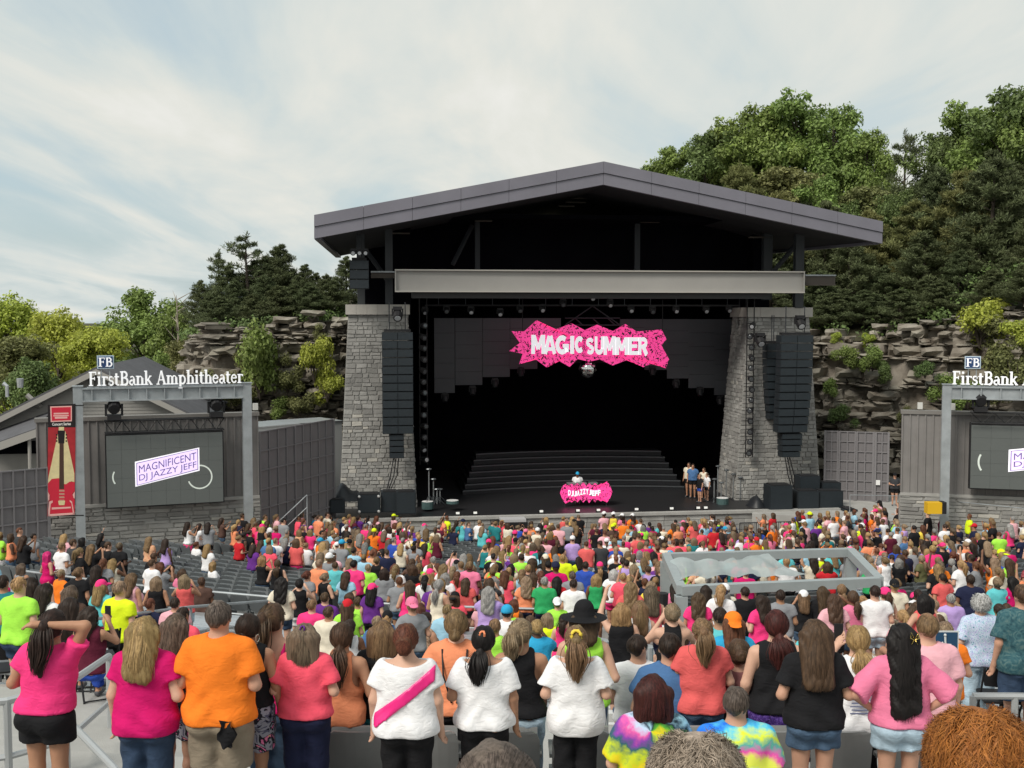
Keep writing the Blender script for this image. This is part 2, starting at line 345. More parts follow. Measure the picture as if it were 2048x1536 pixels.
def cedar(seed, H=9, W=2.4, n=150, size=0.34, lm=3, sparse=1.0):
    rng = np.random.default_rng(seed); r = random.Random(seed); tk = MB(); parts = []
    tk.tube([(0, 0, -0.6), (.1, 0, H * .4), (-.05, .05, H * .75), (0, 0, H)], [H * .02, H * .015, H * .008, .015], 6)
    nb = int(46 * max(sparse, .6))
    for i in range(nb):
        f = (i + r.random()) / nb; z = H * (0.10 + 0.88 * f); L_ = W * (1 - f) ** 0.75 * r.uniform(.65, 1.15) + .25; a = i * 2.4 + r.uniform(-.5, .5)
        d = Vector((math.cos(a), math.sin(a), r.uniform(.15, .7))); b = Vector((0, 0, z)); e = b + d * L_
        tk.tube([b, b.lerp(e, .6) + Vector((0, 0, .05)), e], [.05, .03, .01], 4, cap=False)
        for q in (.45, .75, 1.0):
            if r.random() > sparse + .25 * (q == 1): continue
            c = b.lerp(e, q); cr = (.28 + .34 * L_ / 2) * r.uniform(.7, 1.2); parts.append(leaf_cloud(rng, np.array(c), np.array([cr, cr, cr * .7]), int(n * sparse ** .5), size, 'needle', .5))
    parts.append(leaf_cloud(rng, np.array((0, 0, H * .97)), np.array([.22, .22, .7]), 80, size, 'needle', .8))
    return mesh_of('trunk', tk.v, tk.f, [M_bark], None, True), cloud_mesh('crown', parts, M_leafs[lm])
PROTO = {'bl_yellow': broadleaf(1, 14, 5.2, 340, 44, .34, 0), 'bl_mid': broadleaf(2, 14, 5.0, 340, 44, .34, 1), 'bl_dark': broadleaf(3, 15, 5.6, 360, 48, .36, 2), 'bl_mid2': broadleaf(8, 15, 4.6, 340, 46, .36, 1),
         'bl_olive': broadleaf(9, 11, 3.6, 300, 36, .30, 4), 'cedar': cedar(4, 9, 2.5), 'cedar2': cedar(5, 8, 2.2), 'cedar3': cedar(7, 10, 3.0, 170, .36, 3), 'cedar_sparse': cedar(6, 9, 2.8, 110, .36, 3, .5),
         'cedar_olive': cedar(12, 9, 2.7, 160, .36, 4)}
PH = {'bl_yellow': 14, 'bl_mid': 14, 'bl_dark': 15, 'bl_mid2': 15, 'bl_olive': 11, 'cedar': 9, 'cedar2': 8, 'cedar3': 10, 'cedar_sparse': 9, 'cedar_olive': 9}
def tree(kind, u, vtop, Y, label, zb=None, wide=1.0, group=None, name='tree'):
    p = at(u, vtop, Y); zb = hill_point(p.x, p.y) if zb is None else zb; h = max(2.5, p.z - zb) / (PH[kind] * 1.02)
    r = root(name, (p.x, p.y, zb), label, 'tree', group); t = random.Random(int(u * 7 + vtop)).uniform(0, 6.28)
    for nm, me in zip(('trunk', 'crown'), PROTO[kind]):
        o = link(nm, me, r); o.scale = (h * wide, h * wide, h); o.rotation_euler = (0, 0, t)
    return r
LB = 'trees beyond the lodge'; LC = 'cedars on the low cliff'; RB = 'broadleaf trees on the hilltop'; RC = 'cedars above the tall cliff'
for k, u, v, Y, w, lab in [
    ('bl_yellow', 20, 560, 104, 1.0, 'bright yellow-green broadleaf tree rising over the lodge roof'), ('bl_yellow', 118, 590, 96, .95, 'yellow-green rounded tree beyond the lodge ridge'),
    ('bl_olive', 30, 640, 88, 1.2, 'dull olive tree low behind the lodge roof vents'), ('bl_yellow', 190, 628, 92, 1.0, 'low yellow-green tree over the lodge peak'),
    ('bl_mid', 285, 548, 110, 1.05, 'tall airy mid-green tree behind the gantry logo plate'), ('bl_mid', 345, 585, 104, .8, 'mid-green tree beside the pale bare snag'),
    ('bl_dark', 240, 690, 84, .9, 'dark leafy tree just behind the gantry lettering'), ('bl_mid2', 315, 680, 82, .75, 'bushy mid-green tree at the end of the low cliff'), ('bl_dark', 70, 690, 80, .9, 'dark leafy tree behind the lodge roof slope'), ('bl_olive', 375, 640, 92, .8, 'small olive tree between snag and dark cedars')]:
    tree(k, u, v, Y, lab, 0.0, w, LB)
for k, u, v, Y, w, lab in [
    ('cedar3', 400, 560, 84, 1.1, 'dark cedar at the outer end of the low cliff'), ('cedar_sparse', 438, 500, 83, 1.0, 'thin dark cedar next to the tallest ragged cedar'), ('cedar_sparse', 492, 465, 82, 1.25, 'tallest ragged cedar with bare branches on the low cliff'),
    ('cedar', 470, 560, 80, 1.3, 'dense low cedar under the ragged cedar'), ('cedar3', 560, 488, 83, 1.0, 'pointed dark cedar midway along the low cliff'), ('cedar', 530, 550, 79, 1.4, 'bushy cedar at the cliff edge below the pointed cedar'),
    ('cedar3', 610, 528, 82, 1.1, 'dark cedar over the layered rock ledge'), ('cedar2', 590, 580, 79, 1.6, 'squat cedar on the layered rock ledge'), ('cedar', 652, 548, 80, 1.3, 'green cedar beside the stage roof speaker box'), ('cedar3', 692, 512, 82, 1.1, 'cedar half hidden behind the stage roof corner'), ('cedar', 735, 525, 82, 1.3, 'cedar seen through the steelwork over the stone pillar')]:
    tree(k, u, v, Y, lab, None, w, LC, 'cedar_tree')
for k, u, v, Y, w, lab in [
    ('bl_dark', 1300, 305, 104, .85, 'dark tree just peeping over the stage roof slope'), ('bl_mid2', 1345, 262, 102, .85, 'rounded green tree rising behind the roof near its ridge'), ('bl_dark', 1415, 225, 98, .9, 'dark broadleaf tree on the hilltop behind the roof slope'),
    ('bl_mid2', 1475, 205, 98, .85, 'green hilltop tree next to the crest tree'), ('bl_mid', 1530, 175, 96, .9, 'light green tree just before the crest tree'), ('bl_mid2', 1602, 150, 96, .95, 'crest tree, the highest rounded crown on the hilltop'),
    ('bl_mid', 1672, 180, 94, .85, 'sunlit tree on the far shoulder of the crest tree'), ('bl_mid', 1735, 232, 92, .75, 'sunlit tree bordering the blue gap in the clouds'), ('bl_olive', 1560, 300, 86, 1.3, 'olive tree below the crest tree crown'), ('bl_mid', 1640, 330, 84, .9, 'green tree under the sunlit shoulder trees'), ('bl_olive', 1725, 345, 84, 1.2, 'olive tree below the blue gap'),
    ('bl_dark', 1890, 225, 86, .9, 'dark tree bordering the blue sky gap from the steep side'), ('bl_mid2', 1955, 165, 84, .9, 'tall dark tree on the steep side of the hill'), ('bl_dark', 2030, 128, 82, .95, 'highest dark tree on the steep side of the hill'), ('bl_mid', 2080, 140, 80, .9, 'tall tree at the edge of the steep side')]:
    tree(k, u, v, Y, lab, None, w, RB)
for k, u, v, Y, w, lab in [
    ('cedar_sparse', 1812, 262, 88, .9, 'thin spiky cedar standing alone in the sky gap'), ('cedar_olive', 1480, 330, 84, 1.1, 'olive cedar right above the roof slope'), ('cedar_olive', 1560, 385, 82, 1.2, 'olive cedar above the lower roof slope'), ('cedar3', 1650, 400, 80, 1.2, 'dark cedar above the roof end'), ('cedar_olive', 1740, 420, 79, 1.2, 'olive-tinged cedar beyond the roof end'),
    ('cedar3', 1700, 470, 77, 1.4, 'dense cedar right beside the roof end'), ('cedar', 1640, 540, 76, 1.8, 'low dark cedar under the roof overhang'), ('cedar', 1690, 580, 75, 1.9, 'squat cedar at the brink over the stone pillar'), ('cedar3', 1770, 530, 76, 1.5, 'broad dark cedar at the brink above the gate'), ('cedar_olive', 1830, 400, 78, 1.3, 'tall olive cedar under the lone spiky cedar'),
    ('cedar3', 1870, 330, 79, 1.1, 'tall dark cedar under the steep side trees'), ('cedar', 1850, 560, 73, 1.8, 'squat dark cedar above the board wall'), ('cedar_olive', 1930, 340, 77, 1.2, 'broad olive cedar on the steep slope'), ('cedar3', 1990, 300, 75, 1.2, 'large cedar on the steep slope under the highest trees'), ('cedar3', 1920, 500, 73, 1.4, 'dark cedar above the yellow-green bush'),
    ('cedar', 2010, 520, 71, 1.6, 'dark cedar near the rim over the second screen'), ('cedar3', 2070, 420, 71, 1.3, 'cedar at the outer rim of the slope'), ('cedar', 1540, 470, 79, 1.6, 'cedar glimpsed under the roof corner'), ('cedar', 1585, 560, 77, 1.7, 'cedar glimpsed behind the pillar column')]:
    tree(k, u, v, Y, lab, None, w, RC, 'cedar_tree')
# extra cedars closing the left and right mass
for i, (u, v, Y, k, w, lab) in enumerate([(420, 590, 80, 'cedar', 1.6, 'low bushy cedar at the outer cliff end'), (455, 530, 82, 'cedar3', 1.3, 'full dark cedar behind the ragged cedars'), (510, 520, 83, 'cedar3', 1.3, 'full dark cedar just past the ragged cedar'), (535, 510, 84, 'cedar', 1.3, 'narrow cedar next to the pointed cedar'), (585, 540, 84, 'cedar3', 1.3, 'full cedar behind the squat ledge cedar'), (632, 545, 83, 'cedar3', 1.3, 'full cedar over the top of the rock ledge'), (665, 560, 79, 'cedar2', 1.9, 'low cedar by the pillar at the cliff rim'), (505, 590, 78, 'cedar2', 2.0, 'low spreading cedar on the cliff rim'), (620, 600, 78, 'cedar2', 2.0, 'low spreading cedar right on the rock ledge'), (555, 600, 78, 'cedar2', 2.0, 'low spreading cedar midway on the cliff rim'), (440, 610, 77.5, 'cedar2', 2.0, 'low spreading cedar at the corner of the cliff')]): tree(k, u, v, Y, lab, None, w, LC, 'cedar_tree')
for i, (u, v, Y, k, w, lab) in enumerate([(1665, 610, 74.5, 'cedar2', 2.2, 'low spreading cedar behind the hanging speakers'), (1730, 600, 73.5, 'cedar2', 2.2, 'low spreading cedar over the gate'), (1800, 610, 72, 'cedar2', 2.2, 'low spreading cedar over the board wall corner'), (1880, 605, 70.5, 'cedar2', 2.1, 'low spreading cedar near the yellow-green bush'), (1985, 590, 68, 'cedar2', 2.0, 'low spreading cedar over the second logo plate'), (2050, 570, 66, 'cedar2', 2.0, 'low spreading cedar at the outer rim'), (1600, 400, 84, 'cedar3', 1.4, 'dark cedar filling the slope behind the roof'), (1690, 380, 83, 'bl_dark', .8, 'dark leafy tree filling the slope behind the roof end'), (1790, 360, 82, 'bl_dark', .8, 'dark leafy tree under the thin spiky cedar'), (1850, 460, 75, 'cedar3', 1.5, 'big dark cedar in the middle of the slope'), (1960, 430, 74, 'cedar3', 1.5, 'big dark cedar on the outer slope'), (2040, 330, 76, 'cedar3', 1.3, 'big cedar beneath the highest dark tree')]): tree(k, u, v, Y, lab, None, w, RC if k != 'bl_dark' else RB, 'cedar_tree' if k != 'bl_dark' else 'tree')
def undergrowth():
    rng = np.random.default_rng(4); parts = []
    for t in np.linspace(1.6, len(CL) - 1.2, 260):
        x, y, z = cl_at(t); s_ = rng.random() * 9; parts.append(leaf_cloud(rng, np.array([x + rng.normal() * .5, y + s_ + .6, hill_z(s_, t) + .25]), np.array([.9, .9, .5]), 70, .26))
    o = link('undergrowth', cloud_mesh('undergrowth', parts, M_leafs[2])); tag(o, 'low leafy undergrowth along the rim of the cliffs', 'undergrowth', kind='stuff')
undergrowth()
# bare snag
def snag(u, v0, v1, Y):
    p = at(u, v1, Y); r = root('bare_tree', (p.x, p.y, 0), 'pale leafless snag in front of the green trees', 'tree'); rr = random.Random(5); t = MB(); top = at(u, v0, Y).z
    t.tube([p * 1.0 - Vector((0, 0, p.z)), (p.x + .1, p.y, p.z), (p.x - .1, p.y, top)], [.2, .14, .02], 6)
    build('trunk', t, mat('bleached_wood', (0.3, 0.26, 0.22), .9), r)
    for i in range(14):
        z = p.z + (top - p.z) * (.15 + .06 * i); b = Vector((p.x, p.y, z)); e = b + Vector((rr.uniform(-1, 1), rr.uniform(-1, 1), rr.uniform(.4, 1.2))) * 1.2
        q = MB(); q.tube([b, b.lerp(e, .6), e], [.05, .03, .008], 4); build('branch', q, MATS['bleached_wood'], r)
snag(357, 590, 720, 100)
# shrubs on the rock
def shrub_proto(seed, lm, size=.15):
    rng = np.random.default_rng(seed); parts = [leaf_cloud(rng, np.array(rng.normal(size=3) * [.45, .35, .4] + [0, 0, .8]), np.array([.5, .5, .45]), 380, size) for _ in range(9)]; t = MB()
    for i in range(6):
        e = Vector((math.cos(i) * .5, math.sin(i) * .5, 1.0)); t.tube([(0, 0, -.1), e * .5, e], [.04, .03, .01], 4)
    return mesh_of('stem', t.v, t.f, [M_bark]), cloud_mesh('foliage', parts, M_leafs[lm])
SH = [shrub_proto(21, 0), shrub_proto(22, 1), shrub_proto(23, 4), shrub_proto(24, 2)]
def shrub(u, v, Y, s, k, label, grp='shrubs rooted in the rock face', tall=1.0):
    p = at(u, v, Y); r = root('shrub', p, label, 'shrub', grp)
    for nm, me in zip(('stem', 'foliage'), SH[k]): o = link(nm, me, r); o.scale = (s, s, s * tall); o.rotation_euler = (0, 0, u)
for a in [(1960, 690, 66.5, 1.5, 0, 'big yellow-green bush hanging at the top of the tall cliff', 1.2), (2040, 690, 62, 1.0, 0, 'small yellow-green bush at the outer cliff rim', 1), (1745, 740, 69, .9, 1, 'green shrub on the tall cliff face above the gate', 1), (1700, 735, 70, .8, 1, 'green shrub on the cliff next to the hanging speakers', 1),
          (1770, 760, 68, .7, 3, 'dark shrub low on the tall cliff face', 1), (1850, 755, 67, .6, 3, 'dark shrub midway up the tall cliff', 1), (1990, 745, 65.5, 1.4, 2, 'olive bush beside the second logo plate', 1), (2035, 770, 62, 1.2, 2, 'olive bush over the second gantry lettering', 1), (1680, 845, 70, .7, 3, 'dark shrub at the foot of the cliff by the gate', 1), (1890, 800, 66, .9, 1, 'green shrub behind the board wall', 1), (1935, 815, 65, .9, 1, 'green shrub behind the second gantry post', 1), (1995, 812, 64, .9, 2, 'olive shrub behind the second lighting truss', 1), (1660, 790, 71, .6, 1, 'small green shrub by the pillar on the cliff', 1), (1810, 850, 68, .5, 2, 'small olive shrub above the board wall', 1), (1735, 690, 71, .5, 0, 'tiny bright shrub on the upper ledge', 1), (1675, 688, 72, .5, 0, 'tiny bright shrub on the ledge by the pillar cap', 1),
          (520, 790, 73, 1.7, 1, 'tall green bush growing up the low cliff', 1.6), (628, 760, 73, 1.0, 0, 'yellow-green creeper bush on the low cliff', 1.8), (575, 785, 73, .9, 2, 'olive shrub between the two cliff bushes', 1.2), (655, 800, 73, 1.0, 0, 'yellow-green shrub against the stone pillar', 1.2), (420, 820, 72, 1.1, 2, 'olive shrub behind the screen wall end', 1), (470, 815, 72.5, 1.0, 2, 'olive shrub under the gantry corner', 1), (600, 830, 72.5, .9, 2, 'olive shrub above the pale trailer roof', 1), (560, 835, 72.5, .8, 1, 'green shrub at the foot of the low cliff', 1), (640, 690, 74, .6, 2, 'small olive shrub near the rim of the low cliff', 1), (490, 740, 74, .7, 2, 'small olive shrub by the cliff overhang', 1)]:
    shrub(a[0], a[1], a[2], a[3], a[4], a[5], tall=a[6])
def arc(cx, cy, rx, ry, a0, a1, n=9): return [(cx + rx * math.cos(R(a0 + (a1 - a0) * i / n)), cy + ry * math.sin(R(a0 + (a1 - a0) * i / n))) for i in range(n + 1)]
# ================================================================== stage house
SF = Frame(at(628, 455, 52.0), at(1765, 465, 55.5)); ST_H = 1.45
def rect(u0, v0, u1, v1, y, fr=SF):
    a = fr.px(u0, v0, y); b = fr.px(u1, v1, y); return min(a[0], b[0]), max(a[0], b[0]), min(a[1], b[1]), max(a[1], b[1])
def stage_roof():
    P = lambda u, v: SF.px(u, v, 0.0)
    lt, at_, rt, rb, ab, lb = P(628, 430), P(1207, 323), P(1765, 443), P(1765, 488), P(1207, 370), P(628, 478)
    lm, am, rm = [((a[0] + b[0]) / 2, (a[1] + b[1]) / 2) for a, b in ((lt, lb), (at_, ab), (rt, rb))]
    r = root('stage_roof', SF.p(13.5, 8, lb[1]), 'wide dark grey gabled roof over the stage', 'roof')
    for a, b, c, d, y0 in ((lt, at_, am, lm, -.06), (at_, rt, rm, am, -.06), (lm, am, ab, lb, 0.0), (am, rm, rb, ab, 0.0)):
        g_ = .02; ns = 6; lp = lambda p, q_, t: (p[0] + (q_[0] - p[0]) * t, p[1] + (q_[1] - p[1]) * t)
        for k in range(ns):
            t0, t1 = k / ns + .0005, (k + 1) / ns - .0005; A, B, C, D_ = lp(a, b, t0), lp(a, b, t1), lp(d, c, t1), lp(d, c, t0); q = MB(); q.prism([A, B, (C[0], C[1] + g_), (D_[0], D_[1] + g_)], y0, .28, SF); build('fascia_panel', q, M_fascia, r)
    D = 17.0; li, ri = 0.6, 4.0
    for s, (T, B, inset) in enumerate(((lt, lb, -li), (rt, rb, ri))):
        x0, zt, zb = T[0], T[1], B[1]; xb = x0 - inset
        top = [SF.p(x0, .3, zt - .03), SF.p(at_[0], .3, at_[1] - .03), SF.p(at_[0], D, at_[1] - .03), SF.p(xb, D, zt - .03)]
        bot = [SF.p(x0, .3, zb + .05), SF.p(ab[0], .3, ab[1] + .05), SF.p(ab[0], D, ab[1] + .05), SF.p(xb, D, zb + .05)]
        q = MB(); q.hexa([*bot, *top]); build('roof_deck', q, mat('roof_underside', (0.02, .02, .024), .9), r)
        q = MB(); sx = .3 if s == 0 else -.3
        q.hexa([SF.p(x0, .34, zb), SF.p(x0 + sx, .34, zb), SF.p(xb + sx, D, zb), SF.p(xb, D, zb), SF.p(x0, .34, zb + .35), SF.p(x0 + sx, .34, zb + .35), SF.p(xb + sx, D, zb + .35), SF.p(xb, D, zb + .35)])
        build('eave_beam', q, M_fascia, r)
    for u0, u1, v, y in ((940, 1000, 432, 6), (950, 985, 440, 5), (1140, 1185, 395, 6), (1132, 1172, 403, 5.5), (1118, 1150, 411, 5), (1300, 1360, 434, 6), (1282, 1320, 442, 5), (1500, 1545, 473, 5), (780, 820, 465, 5)):
        x0, x1, z0, z1 = rect(u0, v, u1, v + 3, y); q = MB(); q.box(x0, x1, y, y + .3, z0, z1, SF); build('purlin', q, mat('primer_steel', (.10, .085, .07), .7), r)
    for u in (955, 1275):
        x0, x1, z0, z1 = rect(u - 5, 430, u + 5, 545, 6.0); q = MB(); q.box(x0, x1, 6, 6.2, z0, z1, SF); build('hanger_post', q, mat('dark_steel', (.03, .034, .04), .6), r)
    # bird on the eave
stage_roof()
M_dsteel = MATS['dark_steel']
YB = 1.6
def girder():
    x0, x1, z0, z1 = rect(790, 538, 1610, 583, YB); x1 = SF.px(1610, 560, YB)[0]
    z1 = SF.px(1200, 540.5, YB)[1]; z0 = SF.px(1200, 585, YB)[1]
    r = root('steel_girder', SF.p((x0 + x1) / 2, YB, z0), 'long pale grey steel girder across the stage opening', 'girder'); m = mat('girder_paint', (.33, .32, .305), .6, var=.05, vscale=.6)
    q = MB(); q.box(x0 + .02, x1 - .02, YB + .18, YB + .24, z0 + .06, z1 - .06, SF); build('web', q, m, r)
    for a, b in ((z1 - .06, z1), (z0, z0 + .06)): q = MB(); q.box(x0, x1, YB, YB + .42, a, b, SF); build('flange', q, mat('girder_edge', (.42, .40, .37), .5), r)
    q = MB(); q.box(x0, x0 + .05, YB + .01, YB + .41, z0 + .06, z1 - .06, SF); build('end_plate', q, m, r)
    q = MB(); q.box(x1 - .05, x1, YB + .01, YB + .41, z0 + .06, z1 - .06, SF); build('end_plate', q, m, r)
    q = MB(); q.box(x0 + .8, x1 - 1.6, YB + .5, YB + .9, z0 - .28, z0 - .02, SF); build('lower_channel', q, mat('soffit_steel', (.06, .06, .062), .7), r)
    return z0, z1
GZ0, GZ1 = girder()
def side_beam(u0, u1, v0, v1, y, label):
    x0, x1, z0, z1 = rect(u0, v0, u1, v1, y); r = root('side_beam', SF.p((x0 + x1) / 2, y, z0), label, 'beam'); m = mat('brown_steel', (.085, .072, .062), .7)
    q = MB(); q.box(x0, x1, y, y + .3, z1 - .07, z1, SF); build('flange', q, M_galv, r)
    q = MB(); q.box(x0, x1, y + .1, y + .2, z0 + .05, z1 - .07, SF); build('web', q, m, r); q = MB(); q.box(x0, x1, y, y + .3, z0, z0 + .05, SF); build('flange', q, m, r)
side_beam(1611, 1672, 549, 571, 2.2, 'short brown beam stub beyond the girder end over the pillar'); side_beam(742, 792, 542, 556, 2.6, 'short beam stub beside the roof speaker box')
def columns():
    for u0, u1, v0, v1, y, lab in ((770, 786, 462, 612, 3.4, 'dark steel column above the pillar next to the speaker box'), (714, 730, 478, 612, 3.6, 'outer steel column behind the roof speaker box'), (1592, 1607, 478, 616, 3.0, 'steel column on the pillar under the roof end'), (1528, 1544, 470, 600, 5.0, 'inner steel column near the roof end')):
        x0, x1, z0, z1 = rect(u0, v0, u1, v1, y); r = root('steel_column', SF.p((x0 + x1) / 2, y, z0), lab, 'column')
        for a, b in ((y, y + .04), (y + .3, y + .34)): q = MB(); q.box(x0, x1, a, b, z0, z1 + .6, SF); build('flange', q, mat('column_steel', (.045, .05, .055), .6), r)
        q = MB(); q.box((x0 + x1) / 2 - .02, (x0 + x1) / 2 + .02, y + .04, y + .3, z0, z1 + .6, SF); build('web', q, MATS['column_steel'], r)
    for u0, v0, u1, v1, y, lab in ((735, 505, 775, 560, 4.2, 'slanting brace by the roof speaker box'), (1545, 545, 1592, 490, 4.2, 'slanting brace under the roof end'), (905, 530, 945, 450, 6.5, 'slanting brace inside the roof space')):
        a, b = SF.px(u0, v0, y), SF.px(u1, v1, y); q = MB(); q.tube([SF.p(a[0], y, a[1]), SF.p(b[0], y, b[1])], .13, 6); tag(build('steel_brace', q, M_dsteel), lab, 'brace')
columns()
# ------------------------------------------------------------------ stone pillars
M_stone = mat('grey_stone', (0.25, 0.245, 0.235), .9, col2=(.38, .375, .36), vscale=1.1, bump=.8, bscale=9, island=.22)
M_stone_l = mat('pale_stone', (0.40, 0.385, 0.35), .9, col2=(.50, .48, .44), vscale=1.1, bump=.6, bscale=9)
M_mortar = mat('mortar', (.27, .265, .25), .95, bump=.4, bscale=30)
def objrand(m, amt):        # lightness per object (each stone is an object)
    t = m.node_tree; b = t.nodes['Principled BSDF']; l = [k for k in t.links if k.to_socket == b.inputs['Base Color']][0]; src = l.from_socket
    hs = t.nodes.new('ShaderNodeHueSaturation'); oi = t.nodes.new('ShaderNodeObjectInfo'); mr = t.nodes.new('ShaderNodeMapRange'); mr.inputs[3].default_value = 1 - amt; mr.inputs[4].default_value = 1 + amt
    t.links.new(oi.outputs['Random'], mr.inputs[0]); t.links.new(mr.outputs[0], hs.inputs['Value']); t.links.new(src, hs.inputs['Color']); t.links.new(hs.outputs[0], b.inputs['Base Color'])
objrand(M_stone, .22)
def stone_face(parent, rng, cor, nrow, fr_pt, nrm, lmin, lmax, depth=.05, cap=300):
    """cor(z01)->(left point, right point); stones laid on the plane between them"""
    made = 0; rest = MB(); z = 0.0; rows = []
    while z < 1:
        h = rng.uniform(.75, 1.25) / nrow; rows.append((z, min(1, z + h))); z += h
    for z0, z1 in rows:
        (a0, b0), (a1, b1) = cor(z0), cor(z1); Lw = (b0 - a0).length; x = 0.0
        while x < Lw - .02:
            w = min(rng.uniform(lmin, lmax), Lw - x)
            if Lw - x - w < lmin * .5: w = Lw - x
            g_ = .012; f0, f1 = (x + g_) / Lw, (x + w - g_) / Lw; d = depth * rng.uniform(.5, 1.5); k = .02; zz = .08
            lo0, lo1, hi1, hi0 = a0.lerp(b0, f0), a0.lerp(b0, f1), a1.lerp(b1, f1), a1.lerp(b1, f0); up = (hi0 - lo0).normalized() * g_; j = lambda: Vector((rng.uniform(-k, k), 0, rng.uniform(-k, k)))
            base = [lo0 + up, lo1 + up, hi1 - up, hi0 - up]; c = sum(base, Vector()) / 4
            outer = [(p + (c - p) * .09 + nrm * d + j()) for p in base]
            v = [p - nrm * .02 for p in base] + outer; fs = [(4, 5, 6, 7), (0, 1, 5, 4), (1, 2, 6, 5), (2, 3, 7, 6), (3, 0, 4, 7)]
            m = M_stone if rng.random() > .05 else M_stone_l
            if made < cap: build('stone', MB().add(v, fs), m, parent); made += 1
            else: rest.add(v, fs)
            x += w
    if rest.v: build('small_stones', rest, M_stone, parent, kind='stuff')
def pillar(ul, ur, vt, bl, br, vb, y, lab, seed, side):
    zt = SF.px((ul + ur) / 2, vt, y)[1]; zb = 0.0; xl, xr = SF.px(ul, vt, y)[0], SF.px(ur, vt, y)[0]; zref = SF.px((bl + br) / 2, vb, y)[1]
    xbl, xbr = SF.px(bl, vb, y)[0], SF.px(br, vb, y)[0]; k = (zt - zb) / (zt - zref); xbl = xl + (xbl - xl) * k; xbr = xr + (xbr - xr) * k; dy = 2.4
    r = root('stone_pillar', SF.p((xbl + xbr) / 2, y, 0), lab, 'pillar'); q = MB(); yb0 = y - .0
    q.hexa([SF.p(xbl, y, 0), SF.p(xbr, y, 0), SF.p(xbr, y + dy + .6, 0), SF.p(xbl, y + dy + .6, 0), SF.p(xl, y + .25, zt), SF.p(xr, y + .25, zt), SF.p(xr, y + .25 + dy, zt), SF.p(xl, y + .25 + dy, zt)])
    build('core', q, M_mortar, r)
    cor = lambda t: (SF.p(xbl + (xl - xbl) * t, y + .25 * t, zt * t), SF.p(xbr + (xr - xbr) * t, y + .25 * t, zt * t))
    stone_face(r, random.Random(seed), cor, 54, None, -SF.ey, .2, .55, .035)
    if side: c2 = lambda t: (SF.p(xbl + (xl - xbl) * t, y + .25 * t + (dy + .6 - .6 * t), zt * t), SF.p(xbl + (xl - xbl) * t, y + .25 * t, zt * t)); nr = -SF.ex
    else: c2 = lambda t: (SF.p(xbr + (xr - xbr) * t, y + .25 * t, zt * t), SF.p(xbr + (xr - xbr) * t, y + .25 * t + (dy + .6 - .6 * t), zt * t)); nr = SF.ex
    sf = build('side_face', MB().add([c2(0)[0] + nr * .004, c2(0)[1] + nr * .004, c2(1)[1] + nr * .004, c2(1)[0] + nr * .004], [(0, 1, 2, 3)]), M_mortar, r)
    stone_face(sf, random.Random(seed + 1), c2, 54, None, nr, .2, .55, .035)
    n = 6 if not side else 5
    for i in range(n):
        x0 = xl - .12 + (xr - xl + .24) * i / n; x1 = xl - .12 + (xr - xl + .24) * (i + 1) / n - .008; q = MB(); q.box(x0, x1, y + .05, y + dy + .4, zt, zt + .48, SF); build('cap_stone', q, mat('limestone_cap', (.42, .40, .37), .85, var=.08, vscale=2), r)
    return r
PY = 3.0
pillar(696, 815, 629, 679, 832, 1000, PY, 'battered grey stone pillar between the low cliff fence and the stage', 5, False)
pillar(1500, 1622, 634, 1470, 1642, 1000, PY, 'battered grey stone pillar in front of the tall cliff', 9, True)
# ------------------------------------------------------------------ stage deck, drapes, steps
def stage_box():
    x0 = SF.px(690, 1000, 0)[0] - .5; x1 = SF.px(1690, 1000, 0)[0] + .3; ysf = .2
    q = MB(); q.box(x0, x1, ysf, 17, 0, ST_H, SF); b = build('stage_floor', q, mat('stage_black', (.02, .02, .022), .45)); tag(b, 'raised black stage deck between the stone pillars', 'stage')
    # masonry front in blocks
    r = root('stage_front_wall', SF.p((x0 + x1) / 2, 0, 0), 'low grey block wall along the front of the stage', 'wall')
    q = MB(); q.box(x0, x1, .06, .2, 0, ST_H - .12, SF); build('core', q, M_mortar, r); rng = random.Random(2); z = 0.0
    for i in range(5):
        x = x0
        while x < x1 - .05:
            w = min(rng.uniform(.7, 1.3), x1 - x); q = MB(); q.box(x + .01, x + w - .01, rng.uniform(-.02, .01), .06, z + .01, z + .255, SF); build('block', q, M_stone, r); x += w
        z += .266
    q = MB(); q.box(x0 - .05, x1 + .05, -.1, .25, ST_H - .12, ST_H + .01, SF); build('coping', q, M_conc, r)
    # black house behind
    xa, xb = SF.px(836, 800, PY + .6)[0], SF.px(1478, 800, PY + .6)[0]; zt = GZ1 + 3
    h = root('stage_house', SF.p((xa + xb) / 2, 15, 0), 'black draped stage interior behind the opening', 'stage house')
    for nm, bx in (('back_wall', (xa - 2.5, xb + 2.5, 16, 16.2, ST_H, zt)), ('side_drape', (xa - 1.2, xa - .25, PY + 2.2, 16, ST_H, zt)), ('side_drape', (xb + 1.5, xb + 2.4, PY + 3, 16, ST_H, zt)), ('ceiling_drape', (xa - 2, xb + 2, 3.6, 16, GZ1 + 2.6, GZ1 + 2.8)), ('header_drape', (xa - 1.2, xb + 1.5, 7.0, 7.15, GZ1 - .6, zt))):
        q = MB(); q.box(*bx, SF); build(nm, q, M_void, h)
    return x0, x1
SX0, SX1 = stage_box()
